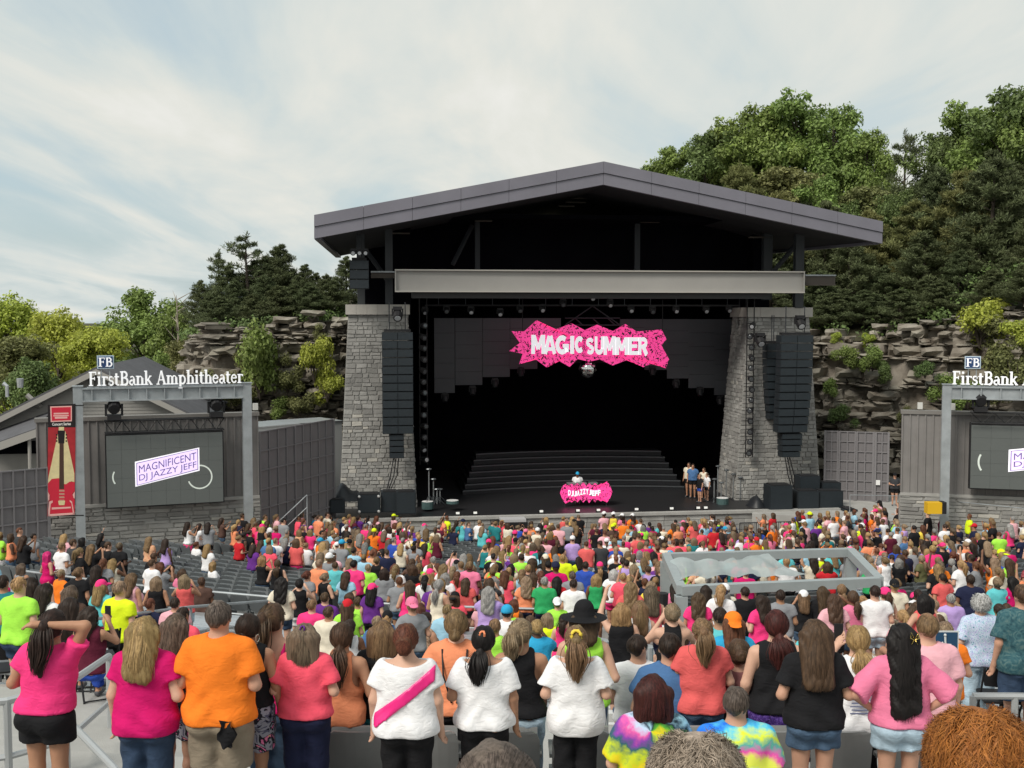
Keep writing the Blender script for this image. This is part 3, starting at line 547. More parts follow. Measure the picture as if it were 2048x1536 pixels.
def led_wall():
    y = 8.2; m = mat('led_panel_off', (.07, .076, .085), .5, var=.08, vscale=.6); r = root('led_wall', SF.p(13, y, 5), 'dark stepped video wall hanging above the stage', 'video wall')
    for u0, u1, v0, vb in ((868, 910, 636, 786), (910, 965, 636, 770), (965, 1020, 636, 754), (1020, 1075, 636, 738), (1075, 1122, 636, 722), (1240, 1290, 638, 722), (1290, 1335, 638, 740), (1335, 1378, 638, 757), (1378, 1430, 638, 776), (1430, 1482, 638, 790)):
        x0, x1, z0, z1 = rect(u0, v0, u1, vb, y); nz = 5
        for k in range(nz): q = MB(); q.box(x0 + .008, x1 - .008, y, y + .1, z0 + (z1 - z0) * k / nz + .006, z0 + (z1 - z0) * (k + 1) / nz - .006, SF); build('panel', q, m, r)
    for u0, u1 in ((1122, 1240),):
        x0, x1, z0, z1 = rect(u0, 700, u1, 726, y + .2); q = MB(); q.box(x0, x1, y + .2, y + .3, z0, z1, SF); build('centre_panel', q, mat('black_mesh', (.008, .008, .01), .9), r)
led_wall()
def steps():
    r = root('stage_steps', SF.p(13, 8, ST_H), 'wide curved black steps at the back of the stage', 'steps'); n = 8
    for i in range(n):
        t = i / (n - 1); u0 = 921 + (952 - 921) * t; u1 = 1376 - (1376 - 1322) * t; vtop = 994 - (994 - 908) * t; y = 6.0 + i * .62
        x0, z = SF.px(u0, vtop, y); x1, _ = SF.px(u1, vtop, y); z0 = ST_H; seg = 10; v = []
        for k in range(seg + 1):
            f = k / seg; x = x0 + (x1 - x0) * f; yy = y + .9 * (1 - (2 * f - 1) ** 2); v += [SF.p(x, yy, z0), SF.p(x, yy, z), SF.p(x, 11.8, z), SF.p(x, yy - .03, z), SF.p(x, yy - .03, z - .05), SF.p(x, yy, z - .05)]
        fs = []
        for k in range(seg):
            b, c = k * 6, k * 6 + 6; fs += [(b, c, c + 1, b + 1), (b + 1, c + 1, c + 2, b + 2)]
        nose = []
        build('step', MB().add(v, fs + [(0, 1, 2), (seg * 6 + 2, seg * 6 + 1, seg * 6)]), mat('step_black', (.012, .013, .016), .5), r)
        q = MB(); vv = []; ff = []
        for k in range(seg + 1):
            b = k * 6; vv += [v[b + 3] + Vector((0, 0, .012)), v[b + 4], v[b + 5] + SF.ey * .02, v[b + 1] + SF.ey * .05 + Vector((0, 0, .012))]
        for k in range(seg):
            b, c = k * 4, k * 4 + 4; ff += [(b, b + 1, c + 1, c), (b + 3, b, c, c + 3), (b + 1, b + 2, c + 2, c + 1)]
        build('nosing', q.add(vv, ff), mat('step_edge_glint', (.12, .13, .14), .3, .4), r)  # lighter strip paints the glint along each tread's front edge
steps()
# ------------------------------------------------------------------ signs on stage
def splat_mat(key, c1, c2, sc):
    m = mat(key, c1, .6); t = m.node_tree; n = t.nodes; b = n['Principled BSDF']; tcn = n.new('ShaderNodeTexCoord'); no = n.new('ShaderNodeTexNoise'); no.inputs['Scale'].default_value = sc; no.inputs['Detail'].default_value = 2; no.inputs['Distortion'].default_value = 1.2
    t.links.new(tcn.outputs['Object'], no.inputs[0]); r = n.new('ShaderNodeValToRGB'); r.color_ramp.interpolation = 'CONSTANT'; r.color_ramp.elements[0].color = (*c1, 1); r.color_ramp.elements[1].color = (*c2, 1); r.color_ramp.elements[1].position = .56
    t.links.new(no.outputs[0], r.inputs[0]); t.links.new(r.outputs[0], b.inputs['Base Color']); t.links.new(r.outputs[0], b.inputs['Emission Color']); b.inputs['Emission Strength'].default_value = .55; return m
def fan(mb, poly, c, y0, y1, fr):       # star-shaped board
    n = len(poly); v = [fr.p(x, y0, z) for x, z in poly] + [fr.p(x, y1, z) for x, z in poly] + [fr.p(c[0], y0, c[1])]
    mb.add(v, [(2 * n, i, (i + 1) % n) for i in range(n)] + [(i, i + n, (i + 1) % n + n, (i + 1) % n) for i in range(n)])
BG = {'M': [([(.13, 0), (.13, 1)], .26), ([(.20, .95), (.5, .25)], .22), ([(.5, .25), (.80, .95)], .22), ([(.87, 0), (.87, 1)], .26)], 'A': [([(.12, 0), (.44, 1)], .26), ([(.88, 0), (.56, 1)], .26), ([(.28, .27), (.72, .27)], .2)], 'G': [(arc(.5, .5, .36, .38, 50, 330), .27), ([(.86, .12), (.86, .5)], .24), ([(.55, .45), (.98, .45)], .2)], 'I': [([(.5, 0), (.5, 1)], .8)], 'C': [(arc(.52, .5, .36, .37, 45, 315), .3)], 'S': [(arc(.48, .72, .32, .17, 20, 265), .24), (arc(.5, .29, .32, .18, 100, -150), .24)], 'U': [([(.15, .32), (.15, 1)], .28), (arc(.5, .35, .35, .24, 180, 360), .26), ([(.85, .32), (.85, 1)], .28)], 'E': [([(.17, 0), (.17, 1)], .32), ([(.1, .89), (.95, .89)], .22), ([(.1, .5), (.85, .5)], .2), ([(.1, .11), (.95, .11)], .22)], 'R': [([(.16, 0), (.16, 1)], .3), (arc(.52, .69, .28, .20, 100, -100), .24), ([(.1, .89), (.55, .89)], .22), ([(.1, .47), (.55, .47)], .2), ([(.5, .5), (.86, 0)], .3)]}
def block_letter(mb, ch, fr, x0, x1, z0, z1, y, th):
    for si, (pl, w) in enumerate(BG[ch]):
        n = len(pl); L_, R_ = [], []
        for i, (a, b) in enumerate(pl):
            p0, p1 = pl[max(i - 1, 0)], pl[min(i + 1, n - 1)]; dx, dy = p1[0] - p0[0], p1[1] - p0[1]; l = math.hypot(dx, dy) or 1; L_.append((a - dy / l * w / 2, b + dx / l * w / 2)); R_.append((a + dy / l * w / 2, b - dx / l * w / 2))
        for i in range(n - 1):
            q = [R_[i], R_[i + 1], L_[i + 1], L_[i]]; o = .0008 * si + .0001 * i; mb.hexa([fr.p(x0 + a * (x1 - x0), y - o, z0 + b * (z1 - z0)) for a, b in q] + [fr.p(x0 + a * (x1 - x0), y + th, z0 + b * (z1 - z0)) for a, b in q])
def main_sign():
    y = 4.6; Z = 2.926
    pts = [(70, 300), (145, 300), (215, 236), (262, 272), (312, 296), (420, 254), (498, 294), (570, 262), (664, 300), (735, 258), (800, 302), (945, 290), (975, 345), (945, 382), (968, 425), (990, 466), (970, 516), (905, 480), (840, 510), (752, 464), (660, 500), (585, 464), (520, 478), (455, 462), (408, 508), (338, 468), (275, 512), (205, 460), (115, 492), (135, 432), (56, 416), (118, 368)]
    poly = [SF.px(1000 + a / Z, 560 + b / Z, y) for a, b in pts]; c = SF.px(1180, 690, y)
    r = root('magic_summer_sign', SF.p(c[0], y, min(p[1] for p in poly)), 'jagged pink starburst sign reading MAGIC SUMMER hung over the stage', 'sign')
    q = MB(); fan(q, poly, c, y, y + .18, SF); build('starburst_board', q, splat_mat('pink_splatter', (.85, .055, .28), (.02, .004, .012), 9.5), r)
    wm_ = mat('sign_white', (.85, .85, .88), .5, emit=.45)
    for txt, u0, u1, v0, v1, tl in (('M', 1063, 1090, 671, 707, 0), ('A', 1088, 1112, 673, 707, 0), ('G', 1111, 1138, 672, 708, 0), ('I', 1140, 1149, 673, 707, 0), ('C', 1150, 1168, 674, 705, 0), ('S', 1172, 1189, 677, 708, 0), ('U', 1190, 1207, 674, 708, 0), ('M', 1208, 1231, 674, 709, 0), ('M', 1232, 1256, 676, 709, 0), ('E', 1257, 1277, 676, 709, 0), ('R', 1277, 1296, 676, 709, 0)):
        x0, x1, z0, z1 = rect(u0, v0, u1, v1, y - .06); q = MB(); block_letter(q, txt, SF, x0 - .005, x1 + .005, z0 - .02, z1 + .03, y - .07, .07); build('letter', q, wm_, r)
    for u in (1045, 1325): a = SF.px(u, 665, y + .1); q = MB(); q.tube([SF.p(a[0], y + .1, a[1]), SF.p(a[0], y + .1, GZ0 - .3)], .02, 5); build('hanging_cable', q, M_black, r)
    # mirror ball
    bx, bz = SF.px(1175, 738, y + .6); rad = .47; m = mat('mirror_tiles', (.75, .75, .74), .12, 1.0); r2 = root('mirror_ball', SF.p(bx, y + .6, bz - rad), 'faceted silver mirror ball under the pink sign', 'mirror ball'); cen = SF.p(bx, y + .6, bz)
    q = MB(); q.ball(cen, rad * .97, 16, 10); build('core', q, M_black, r2)
    for j in range(1, 13):
        th = math.pi * j / 13; n = max(5, int(26 * math.sin(th))); rr = random.Random(j)
        for i in range(n):
            ph = 2 * math.pi * i / n
            if math.sin(ph) > .35: continue
            dth, dph = math.pi / 13 * .45, math.pi / n * .88; off = rr.uniform(-.004, .012); t0 = Vector((rr.uniform(-.03, .03), rr.uniform(-.03, .03), rr.uniform(-.03, .03)))
            v = [cen + (Vector((math.sin(th + a) * math.cos(ph + b), math.sin(th + a) * math.sin(ph + b), math.cos(th + a)))) * (rad + off) + t0 * (k - 1.5) * .3 for k, (a, b) in enumerate(((-dth, -dph), (dth, -dph), (dth, dph), (-dth, dph)))]
            build('mirror_tile', MB().add(v, [(0, 1, 2, 3)]), m, r2)
    q = MB(); q.tube([cen + Vector((0, 0, rad)), cen + Vector((0, 0, rad + 1.5))], .015, 5); build('cable', q, M_black, r2)
main_sign()
# ------------------------------------------------------------------ lights
def spot(u, v, y, s, lab, grp, fr=SF, bright=True, tilt=0.6):
    x, z = fr.px(u, v, y); r = root('stage_light', fr.p(x, y, z), lab, 'light', grp); q = MB(); q.box(x - .13 * s, x + .13 * s, y - .1 * s, y + .1 * s, z + .12 * s, z + .22 * s, fr); build('yoke_base', q, M_black, r)
    a = fr.p(x, y, z); d = (fr.ey * -1 * math.cos(tilt) + Vector((0, 0, -1)) * math.sin(tilt)); q = MB(); q.tube([a - d * .22 * s, a, a + d * .2 * s], [.1 * s, .14 * s, .13 * s], 10); build('lamp_head', q, M_black, r)
    q = MB(); q.tube([a + d * .2 * s, a + d * .205 * s], [.095 * s, .09 * s], 10); build('lens', q, mat('lamp_lens', (.55, .57, .6), .2, .3, emit=.0) if bright else mat('lamp_lens_dark', (.12, .13, .14), .2, .5), r)
    for sx in (-1, 1): q = MB(); q.box(x + sx * .15 * s - .02 * s, x + sx * .15 * s + .02 * s, y - .05 * s, y + .05 * s, z - .06 * s, z + .16 * s, fr); build('yoke_arm', q, M_black, r)
    return r
for i, (u, v, b) in enumerate(((850, 622, 1), (893, 619, 0), (942, 621, 1), (1000, 625, 1), (1040, 618, 0), (1085, 617, 1), (1126, 606, 0), (1185, 594, 1), (1220, 607, 1), (1262, 618, 1), (1305, 620, 0), (1352, 619, 1), (1412, 619, 1), (1458, 618, 1))):
    spot(u, v, 4.0, 1.0, 'black spotlight clipped on the pipe below the long girder', 'spotlights below the girder', bright=bool(b))
for u, v in ((890, 795), (945, 781), (990, 766), (1042, 744), (1305, 742), (1352, 768), (1400, 783), (1440, 801)): spot(u, v, 7.6, 1.15, 'black moving-head light hung under a step of the video wall', 'moving lights under the video wall', bright=False, tilt=1.2)
def pipe():
    x0, x1 = SF.px(850, 612, 4.0)[0], SF.px(1480, 612, 4.0)[0]; z = SF.px(1200, 611, 4.0)[1]; r = root('lighting_pipe', SF.p((x0 + x1) / 2, 4, z), 'black lighting pipe hung on rods below the long girder', 'pipe'); q = MB(); q.tube([SF.p(x0, 4.0, z), SF.p(x1, 4.0, z)], .05, 6); build('pipe', q, M_black, r)
    for k in range(12): x = x0 + (x1 - x0) * (k + .5) / 12; q = MB(); q.tube([SF.p(x, 4.0, z), SF.p(x, 4.0, GZ0)], .02, 5); build('rod', q, M_dsteel, r)
    c = SF.px(1180, 640, 5.2); q = MB()
    for a, b in (((1130, 636), (1240, 636)), ((1130, 650), (1240, 650)), ((1130, 650), (1185, 612)), ((1240, 650), (1185, 612)), ((1150, 636), (1165, 650)), ((1185, 636), (1200, 650)), ((1215, 636), (1230, 650))):
        q = MB(); p0, p1 = SF.px(*a, 5.2), SF.px(*b, 5.2); q.tube([SF.p(p0[0], 5.2, p0[1]), SF.p(p1[0], 5.2, p1[1])], .035, 5); build('truss_bar', q, M_dsteel, r)
pipe()
def light_tower(u, v0, v1, y, n, lab, side):
    x, z0 = SF.px(u, v1, y); _, z1 = SF.px(u, v0, y); r = root('light_ladder', SF.p(x, y, z0), lab, 'light ladder'); rr = random.Random(int(u))
    for sx in (-.18, .18): q = MB(); q.tube([SF.p(x + sx, y + .15, z0), SF.p(x + sx, y + .15, GZ0)], .03, 5); build('upright', q, M_black, r)
    for i in range(n):
        z = z0 + (z1 - z0) * (i + .5) / n; a = SF.p(x + rr.uniform(-.05, .05), y, z); d = (-SF.ey + SF.ex * side * rr.uniform(.1, .7) + Vector((0, 0, rr.uniform(-.5, .1)))).normalized()
        q = MB(); q.tube([a - d * .22, a, a + d * .2], [.1, .15, .15], 9); build('lamp_head', q, M_black, r); q = MB(); q.tube([a + d * .2, a + d * .206], [.10, .09], 9); build('lens', q, MATS['lamp_lens_dark'] if rr.random() < .88 else MATS['lamp_lens'], r)
        q = MB(); q.tube([SF.p(x - .2, y + .15, z + .1), SF.p(x + .2, y + .15, z + .1)], .02, 5); build('rung', q, M_black, r)
light_tower(848, 640, 930, 3.6, 13, 'black ladder of spotlights beside the pillar with the low cliff behind', 1); light_tower(1500, 640, 915, 2.6, 13, 'black ladder of spotlights hanging before the tall-cliff pillar', -1); light_tower(1484, 640, 880, 4.4, 10, 'second black ladder of spotlights just inside the opening', -1)
# ------------------------------------------------------------------ loudspeakers
M_spk = mat('speaker_black', (.014, .019, .024), .65, var=.15, vscale=2); M_grille = mat('speaker_grille', (.017, .024, .030), .55, var=.15, vscale=8)
def line_array(u0, u1, v0, v1, n, y, lab, curve=0.0, halves=2, tu0=None, tu1=None):
    x0, x1, z0, z1 = rect(u0, v0, u1, v1, y); r = root('line_array_speaker', SF.p((x0 + x1) / 2, y, z0), lab, 'speaker'); xa = SF.px(tu0, v1, y)[0] if tu0 else x0; xb = SF.px(tu1, v1, y)[0] if tu1 else x1
    for i in range(n):
        zt, zb = z1 - (z1 - z0) * i / n, z1 - (z1 - z0) * (i + 1) / n; f = (i / n) ** 2; yo = curve * f; l, rr = x0 + (xa - x0) * f, x1 + (xb - x1) * f
        q = MB(); q.box(l, rr, y + yo, y + yo + .65, zb + .015, zt - .015, SF); c = build('cabinet', q, M_spk, r)
        for h in range(halves):
            a, b = l + (rr - l) * h / halves + .02, l + (rr - l) * (h + 1) / halves - .02; q = MB(); q.box(a, b, y + yo - .03, y + yo + .01, zb + .035, zt - .035, SF); build('grille', q, M_grille, c)
    q = MB(); q.box(x0 + .1, x1 - .1, y + .1, y + .5, z1, z1 + .12, SF); build('rigging_frame', q, M_black, r)
    for x in (x0 + .35, x1 - .35): q = MB(); q.tube([SF.p(x, y + .3, z1 + .1), SF.p(x, y + .3, z1 + 1.4)], .025, 5); build('chain', q, M_dsteel, r)
    return r
line_array(764, 827, 664, 868, 12, 1.6, 'tall black line array speaker before the pillar next to the low cliff'); line_array(779, 808, 869, 917, 4, 1.7, 'short narrow speaker cluster under the array by the low-cliff pillar', 0, 1)
line_array(1562, 1624, 670, 866, 12, 1.2, 'tall black line array speaker before the tall-cliff pillar', .25, 2, 1558, 1617); line_array(1534, 1563, 687, 840, 10, 2.2, 'slim outer line array tapering downward beside the tall-cliff pillar', .3, 1, 1546, 1563); line_array(1564, 1604, 867, 915, 4, 1.5, 'short narrow speaker cluster under the tall-cliff array', .1, 1, 1567, 1598)
line_array(699, 738, 520, 578, 3, 1.2, 'black speaker box hung beneath the roof corner over the low-cliff pillar', 0, 1)
for u in (706, 719, 731): spot(u, 506, 1.0, .9, 'white-faced lamp on top of the roof corner speaker box', 'lamps on the roof corner speaker', tilt=0.1)
for u, v, y, lab in ((795, 628, 1.6, 'white-faced motor light above the low-cliff pillar array'), (1600, 645, 1.4, 'black rigging light above the tall-cliff pillar array'), (1520, 680, 1.8, 'black light clamped on the inner edge of the tall-cliff pillar')): spot(u, v, y, 1.6, lab, None, tilt=.7)
def cables(u0, v0, u1, v1, y, lab):
    r = None; a, b = SF.px(u0, v0, y), SF.px(u1, v1, y); r = root('speaker_cable', SF.p(b[0], y, b[1]), lab, 'cable')
    for k in range(3):
        q = MB(); o = k * .12; q.tube([SF.p(a[0] + o, y, a[1]), SF.p(a[0] * .6 + b[0] * .4 + o * 1.3, y, a[1] * .5 + b[1] * .5), SF.p(b[0] + o * .6, y - .1, b[1])], .028, 5); build('strand', q, M_black, r)
cables(787, 917, 772, 985, 1.8, 'black cables dangling from the low-cliff speaker cluster'); cables(1570, 915, 1585, 985, 1.6, 'black cables dangling from the tall-cliff speaker cluster')
# ------------------------------------------------------------------ stage gear
def case(u0, u1, v0, v1, y, d, lab, grp='road cases and subwoofers', corners=False):
    x0, x1, z0, z1 = rect(u0, v0, u1, v1, y); r = root('speaker_cabinet', SF.p((x0 + x1) / 2, y, z0), lab, 'cabinet', grp); q = MB(); q.box(x0, x1, y, y + d, z0, z1, SF); b = build('body', q, M_spk, r)
    q = MB(); q.box(x0 + .04, x1 - .04, y - .02, y + .01, z0 + .04, z1 - .04, SF); build('grille', q, M_grille, r)
    if corners:
        for cx in (x0 + .08, x1 - .08):
            for cz in (z0 + .08, z1 - .08): q = MB(); c = SF.p(cx, y - .03, cz); q.ball(c, .07, 8, 6); build('corner_ball', q, mat('case_corner', (.6, .6, .6), .4, .5), r)
    q = MB(); q.box(x0 + .1, x1 - .1, y + .05, y + d - .05, z1, z1 + .04, SF); build('lid', q, M_black, r)
case(715, 761, 990, 1026, .1, .8, 'square black subwoofer with bright corner balls below the low-cliff pillar', None, True); case(762, 798, 985, 1024, .3, .8, 'black cabinet beside the corner-ball subwoofer'); case(792, 832, 985, 1028, 0.0, .8, 'large black cabinet draped in black near the stage corner'); case(660, 690, 1000, 1026, .3, .7, 'small slatted black cabinet at the fence end of the stage')
case(1540, 1585, 972, 1024, .0, .9, 'tall black road case by the tall-cliff pillar foot'); case(1596, 1638, 983, 1024, .1, .8, 'dark grey subwoofer with two square badges'); case(1638, 1686, 983, 1020, .2, .8, 'wide dark grey subwoofer at the stage end by the gate'); case(1600, 1640, 953, 982, .9, .8, 'black gear box stacked on the badge subwoofer'); case(1645, 1682, 966, 982, .9, .6, 'flat black case lying on the wide subwoofer'); case(1690, 1715, 1020, 1060, -.6, .9, 'black cabinet standing on the ground past the stage end')
def covered_heap(u0, u1, v0, v1, y, lab):
    x0, x1, z0, z1 = rect(u0, v0, u1, v1, y); rr = random.Random(int(u0)); nx, nz = 12, 5; vs = []
    for j in range(7):
        for i in range(nx + 1):
            f = i / nx; h = math.sin(math.pi * min(1, max(0, f))) ** .5 * (.75 + .25 * math.sin(7 * f + u0)); a = j / 6; prof = math.sin(math.pi * a) ** .6
            vs.append(SF.p(x0 + (x1 - x0) * f, y + 1.4 * a, z0 + (z1 - z0) * h * prof + rr.uniform(-.03, .03)))
    q = MB().add(vs, [(j * (nx + 1) + i, j * (nx + 1) + i + 1, (j + 1) * (nx + 1) + i + 1, (j + 1) * (nx + 1) + i) for j in range(6) for i in range(nx)]); tag(build('covered_heap', q, mat('black_tarp', (.018, .02, .024), .45, bump=.5, bscale=6), smooth=True), lab, 'tarp heap')
covered_heap(666, 722, 966, 1003, .6, 'rumpled black tarpaulin over gear by the low-cliff pillar foot'); covered_heap(1500, 1545, 995, 1025, .5, 'black covered gear at the tall-cliff pillar foot')
def stand(u, v0, v1, y, lab, grp, top='mic'):
    x, z0 = SF.px(u, v1, y); _, z1 = SF.px(u, v0, y); r = root('gear_stand', SF.p(x, y, z0), lab, 'stand', grp); q = MB(); q.tube([SF.p(x, y, z0), SF.p(x, y, z1)], .03, 6); build('pole', q, mat('stand_metal', (.32, .34, .35), .4, .6), r)
    for k in range(3): a = k * 2.09; q = MB(); q.tube([SF.p(x, y, z0 + .35), SF.p(x + .35 * math.cos(a), y + .35 * math.sin(a), z0)], .02, 5); build('leg', q, M_dsteel, r)
    q = MB(); c = SF.p(x, y - .05, z1); q.ball(c, .09, 8, 6, sc=(1.6, 1, .6)); build('head', q, MATS['lamp_lens_dark'], r)
for a in ((858, 938, 1006, 2.0), (867, 958, 1006, 2.2), (874, 978, 1008, 2.0), (880, 978, 1006, 2.4)): stand(*a, 'slim metal instrument stand by the low-cliff side of the stage', 'stands at the low-cliff stage side')
for a in ((1435, 932, 1008, 3.2), (1452, 940, 1006, 3.4), (1466, 948, 1008, 3.2), (1442, 965, 1010, 2.6), (1480, 955, 1010, 3.0), (1428, 958, 1008, 2.6)): stand(*a, 'slim metal instrument stand by the tall-cliff side of the stage', 'stands at the tall-cliff stage side')
def drum(u, v, y, rad, h, lab):
    x, z = SF.px(u, v, y); r = root('drum', SF.p(x, y, z - h), lab, 'drum', 'drums on the stage'); c = SF.p(x, y, z); q = MB(); q.tube([c - Vector((0, 0, h)), c], rad, 14); build('shell', q, mat('drum_teal', (.10, .17, .17), .35, .4), r)
    q = MB(); q.tube([c, c + Vector((0, 0, .015))], rad * .97, 14); build('drumhead', q, mat('drumhead_white', (.7, .7, .7), .5), r)
drum(855, 1003, 1.9, .28, .35, 'teal drum among stands near the low-cliff pillar'); drum(905, 1001, 1.8, .3, .14, 'white-topped drum on the stage edge near the steps'); drum(1445, 996, 2.0, .3, .3, 'white-topped drum on the tall-cliff stage side')
def light_box(u, v, lab):
    x, z = SF.px(u, v, .35); q = MB(); q.box(x - .09, x + .09, .25, .45, ST_H + .01, ST_H + .17, SF); o = build('footlight', q, M_black); tag(o, lab, 'light', 'footlights along the stage edge'); 
    p = MB(); p.box(x - .08, x + .08, .2, .27, ST_H + .1, ST_H + .19, SF); build('lens', p, mat('lens_white', (.75, .75, .72), .3, emit=.3), o)
for u in (915, 950, 1082, 1155, 1196, 1272, 1342, 1395, 1410): light_box(u, 1018, 'small white-lensed footlight on the stage edge')
def dj_table():
    y = 2.2; x0, x1, z0, z1 = rect(1125, 972, 1220, 998, y); r = root('dj_table', SF.p((x0 + x1) / 2, y, ST_H), 'DJ table with a ragged pink splatter front and white letters', 'table'); rr = random.Random(4)
    poly = []; n = 17
    for i in range(n): poly.append((x0 + (x1 - x0) * i / (n - 1), z1 + (0.16 if i % 2 else -.03) * rr.uniform(.5, 1.2)))
    poly += [(x1 + .12, (z0 + z1) / 2)]
    for i in range(n): poly.append((x1 - (x1 - x0) * i / (n - 1), z0 - (0.16 if i % 2 else -.03) * rr.uniform(.5, 1.2)))
    poly += [(x0 - .12, (z0 + z1) / 2)]
    q = MB(); fan(q, poly[::-1], ((x0 + x1) / 2, (z0 + z1) / 2), y, y + .05, SF); build('front_banner', q, MATS['pink_splatter'], r)
    for i, ch in enumerate('DJJAZZYJEFF'):
        a = x0 + .28 + i * (x1 - x0 - .75) / 11; q = MB(); zo = .05 * math.sin(i * .9); text_into(q, ch, SF, a, a + .13, (z0 + z1) / 2 - .13 - zo, (z0 + z1) / 2 + .14 - zo, y - .035, .03, .05); build('letter', q, MATS['sign_white'], r)
    q = MB(); q.box(x0 + .1, x1 - .1, y + .1, y + .75, z1 - .04, z1 + .02, SF); build('table_top', q, M_black, r)
    for x in (x0 + .15, x1 - .15):
        for yy in (y + .15, y + .7): q = MB(); q.tube([SF.p(x, yy, ST_H), SF.p(x, yy, z1 - .04)], .025, 5); build('leg', q, M_dsteel, r)
    for a, b, nm in ((.3, .7, 'turntable'), (.8, 1.25, 'mixer'), (1.4, 1.8, 'turntable')):
        q = MB(); q.box(x0 + a, x0 + b, y + .2, y + .6, z1 + .02, z1 + .1, SF); build(nm, q, mat('deck_silver', (.3, .3, .32), .4, .5), r)
    return x0, x1, y, z1
dj_table()
# barricade along the pit
def barricade(u0, u1, vt, vb, y, lab, m, n):
    x0, x1 = SF.px(u0, vt, y)[0], SF.px(u1, vt, y)[0]; r = root('crowd_barrier', SF.p((x0 + x1) / 2, y, 0), lab, 'barrier'); zt = 1.1
    for z in (.18, zt): q = MB(); q.tube([SF.p(x0, y, z), SF.p(x1, y, z)], .028, 6); build('rail', q, m, r)
    for i in range(n + 1): x = x0 + (x1 - x0) * i / n; q = MB(); q.tube([SF.p(x, y, .02), SF.p(x, y, zt)], .014 if i % 8 else .028, 5); build('bar', q, m, r)
M_barr = mat('barrier_dark', (.05, .05, .055), .5, .5)
barricade(838, 1000, 1045, 1080, -1.3, 'dark barred crowd barrier before the DJ side of the stage', M_barr, 44); barricade(1480, 1690, 1040, 1075, -1.3, 'dark barred crowd barrier below the tall-cliff pillar', M_barr, 52); barricade(640, 720, 1045, 1080, -1.6, 'bright steel crowd barrier by the fence end of the stage', M_galv, 16)
q = MB(); a = rect(1000, 1034, 1050, 1045, -.5); q.box(a[0], a[1], -.9, -.15, a[2] + .1, a[2] + .22, SF); o = build('ramp_platform', q, mat('ramp_white', (.45, .45, .46), .6)); tag(o, 'pale flat ramp platform at the stage edge', 'platform')
q = MB(); q.box(a[0] - .05, a[1] + .05, -1.0, -.12, 0, a[2] + .09, SF); build('base', q, M_black, o)
# ================================================================== serif lettering
def arc(cx, cy, rx, ry, a0, a1, n=9): return [(cx + rx * math.cos(R(a0 + (a1 - a0) * i / n)), cy + ry * math.sin(R(a0 + (a1 - a0) * i / n))) for i in range(n + 1)]
T_, t_ = .17, .085
def stem(x, y0, y1, sl=1, sr=1, top=True, bot=True):
    o = [([(x, y0), (x, y1)], T_)]
    if bot: o.append(([(x - .13 * sl - .04, y0 + .035), (x + .13 * sr + .04, y0 + .035)], .07))
    if top: o.append(([(x - .13 * sl - .03, y1 - .035), (x + .05, y1 - .035)], .07))
    return o
XH = .66
GL_ = {'F': (.66, stem(.2, 0, 1) + [([(.1, .96), (.62, .96)], t_), ([(.6, 1), (.6, .78)], .06), ([(.2, .52), (.5, .52)], t_), ([(.5, .64), (.5, .4)], .06)]),
 'i': (.36, stem(.18, 0, XH) + [([(.18, .82), (.18, .98)], .17)]), 'r': (.5, stem(.18, 0, XH) + [(arc(.34, .40, .17, .22, 170, 45), t_), ([(.40, .57), (.50, .57)], .14)]),
 's': (.46, [([(.40, .60), (.40, .46)], .05), (arc(.24, .48, .15, .15, 50, 270), .10), (arc(.23, .18, .16, .15, 90, -130), .12), ([(.06, .2), (.06, .04)], .05)]),
 't': (.42, [([(.18, .1), (.18, .86)], T_), ([(.02, .62), (.40, .62)], t_), (arc(.30, .13, .12, .10, 180, 320), t_)]),
 'B': (.72, stem(.2, 0, 1) + [([(.2, .965), (.40, .965)], t_), (arc(.38, .75, .2, .21, 90, -90), .14), ([(.2, .53), (.42, .53)], t_), (arc(.42, .28, .22, .25, 90, -90), .15), ([(.2, .035), (.42, .035)], t_)]),
 'a': (.56, [(arc(.27, .46, .15, .16, 150, 0), t_), ([(.42, .46), (.42, .1)], T_), ([(.42, .06), (.56, .03)], t_), (arc(.25, .19, .17, .155, 70, 300), .12)]),
 'n': (.66, stem(.16, 0, XH) + [(arc(.35, .40, .17, .22, 170, 10), t_)] + stem(.52, 0, .5, top=False)),
 'k': (.66, stem(.16, 0, 1.02) + [([(.2, .28), (.5, .62)], t_), ([(.30, .40), (.56, .04)], .15), ([(.40, .63), (.6, .63)], .06), ([(.46, .035), (.68, .035)], .07)]),
 'A': (.80, [([(.12, .02), (.40, 1)], .08), ([(.68, .02), (.40, 1)], .16), ([(.22, .34), (.6, .34)], .075), ([(.0, .035), (.26, .035)], .07), ([(.52, .035), (.82, .035)], .07)]),
 'm': (.98, stem(.16, 0, XH) + [(arc(.33, .40, .16, .22, 170, 10), t_)] + stem(.49, 0, .5, top=False) + [(arc(.66, .40, .16, .22, 170, 10), t_)] + stem(.82, 0, .5, top=False)),
 'p': (.66, stem(.16, -.3, XH) + [(arc(.34, .33, .22, .30, 140, -140), .12)]), 'h': (.66, stem(.16, 0, 1.02) + [(arc(.35, .40, .17, .22, 170, 10), t_)] + stem(.52, 0, .5, top=False)),
 'e': (.54, [(arc(.28, .33, .21, .29, 10, 330), .11), ([(.10, .38), (.47, .38)], t_)]), ' ': (.3, [])}
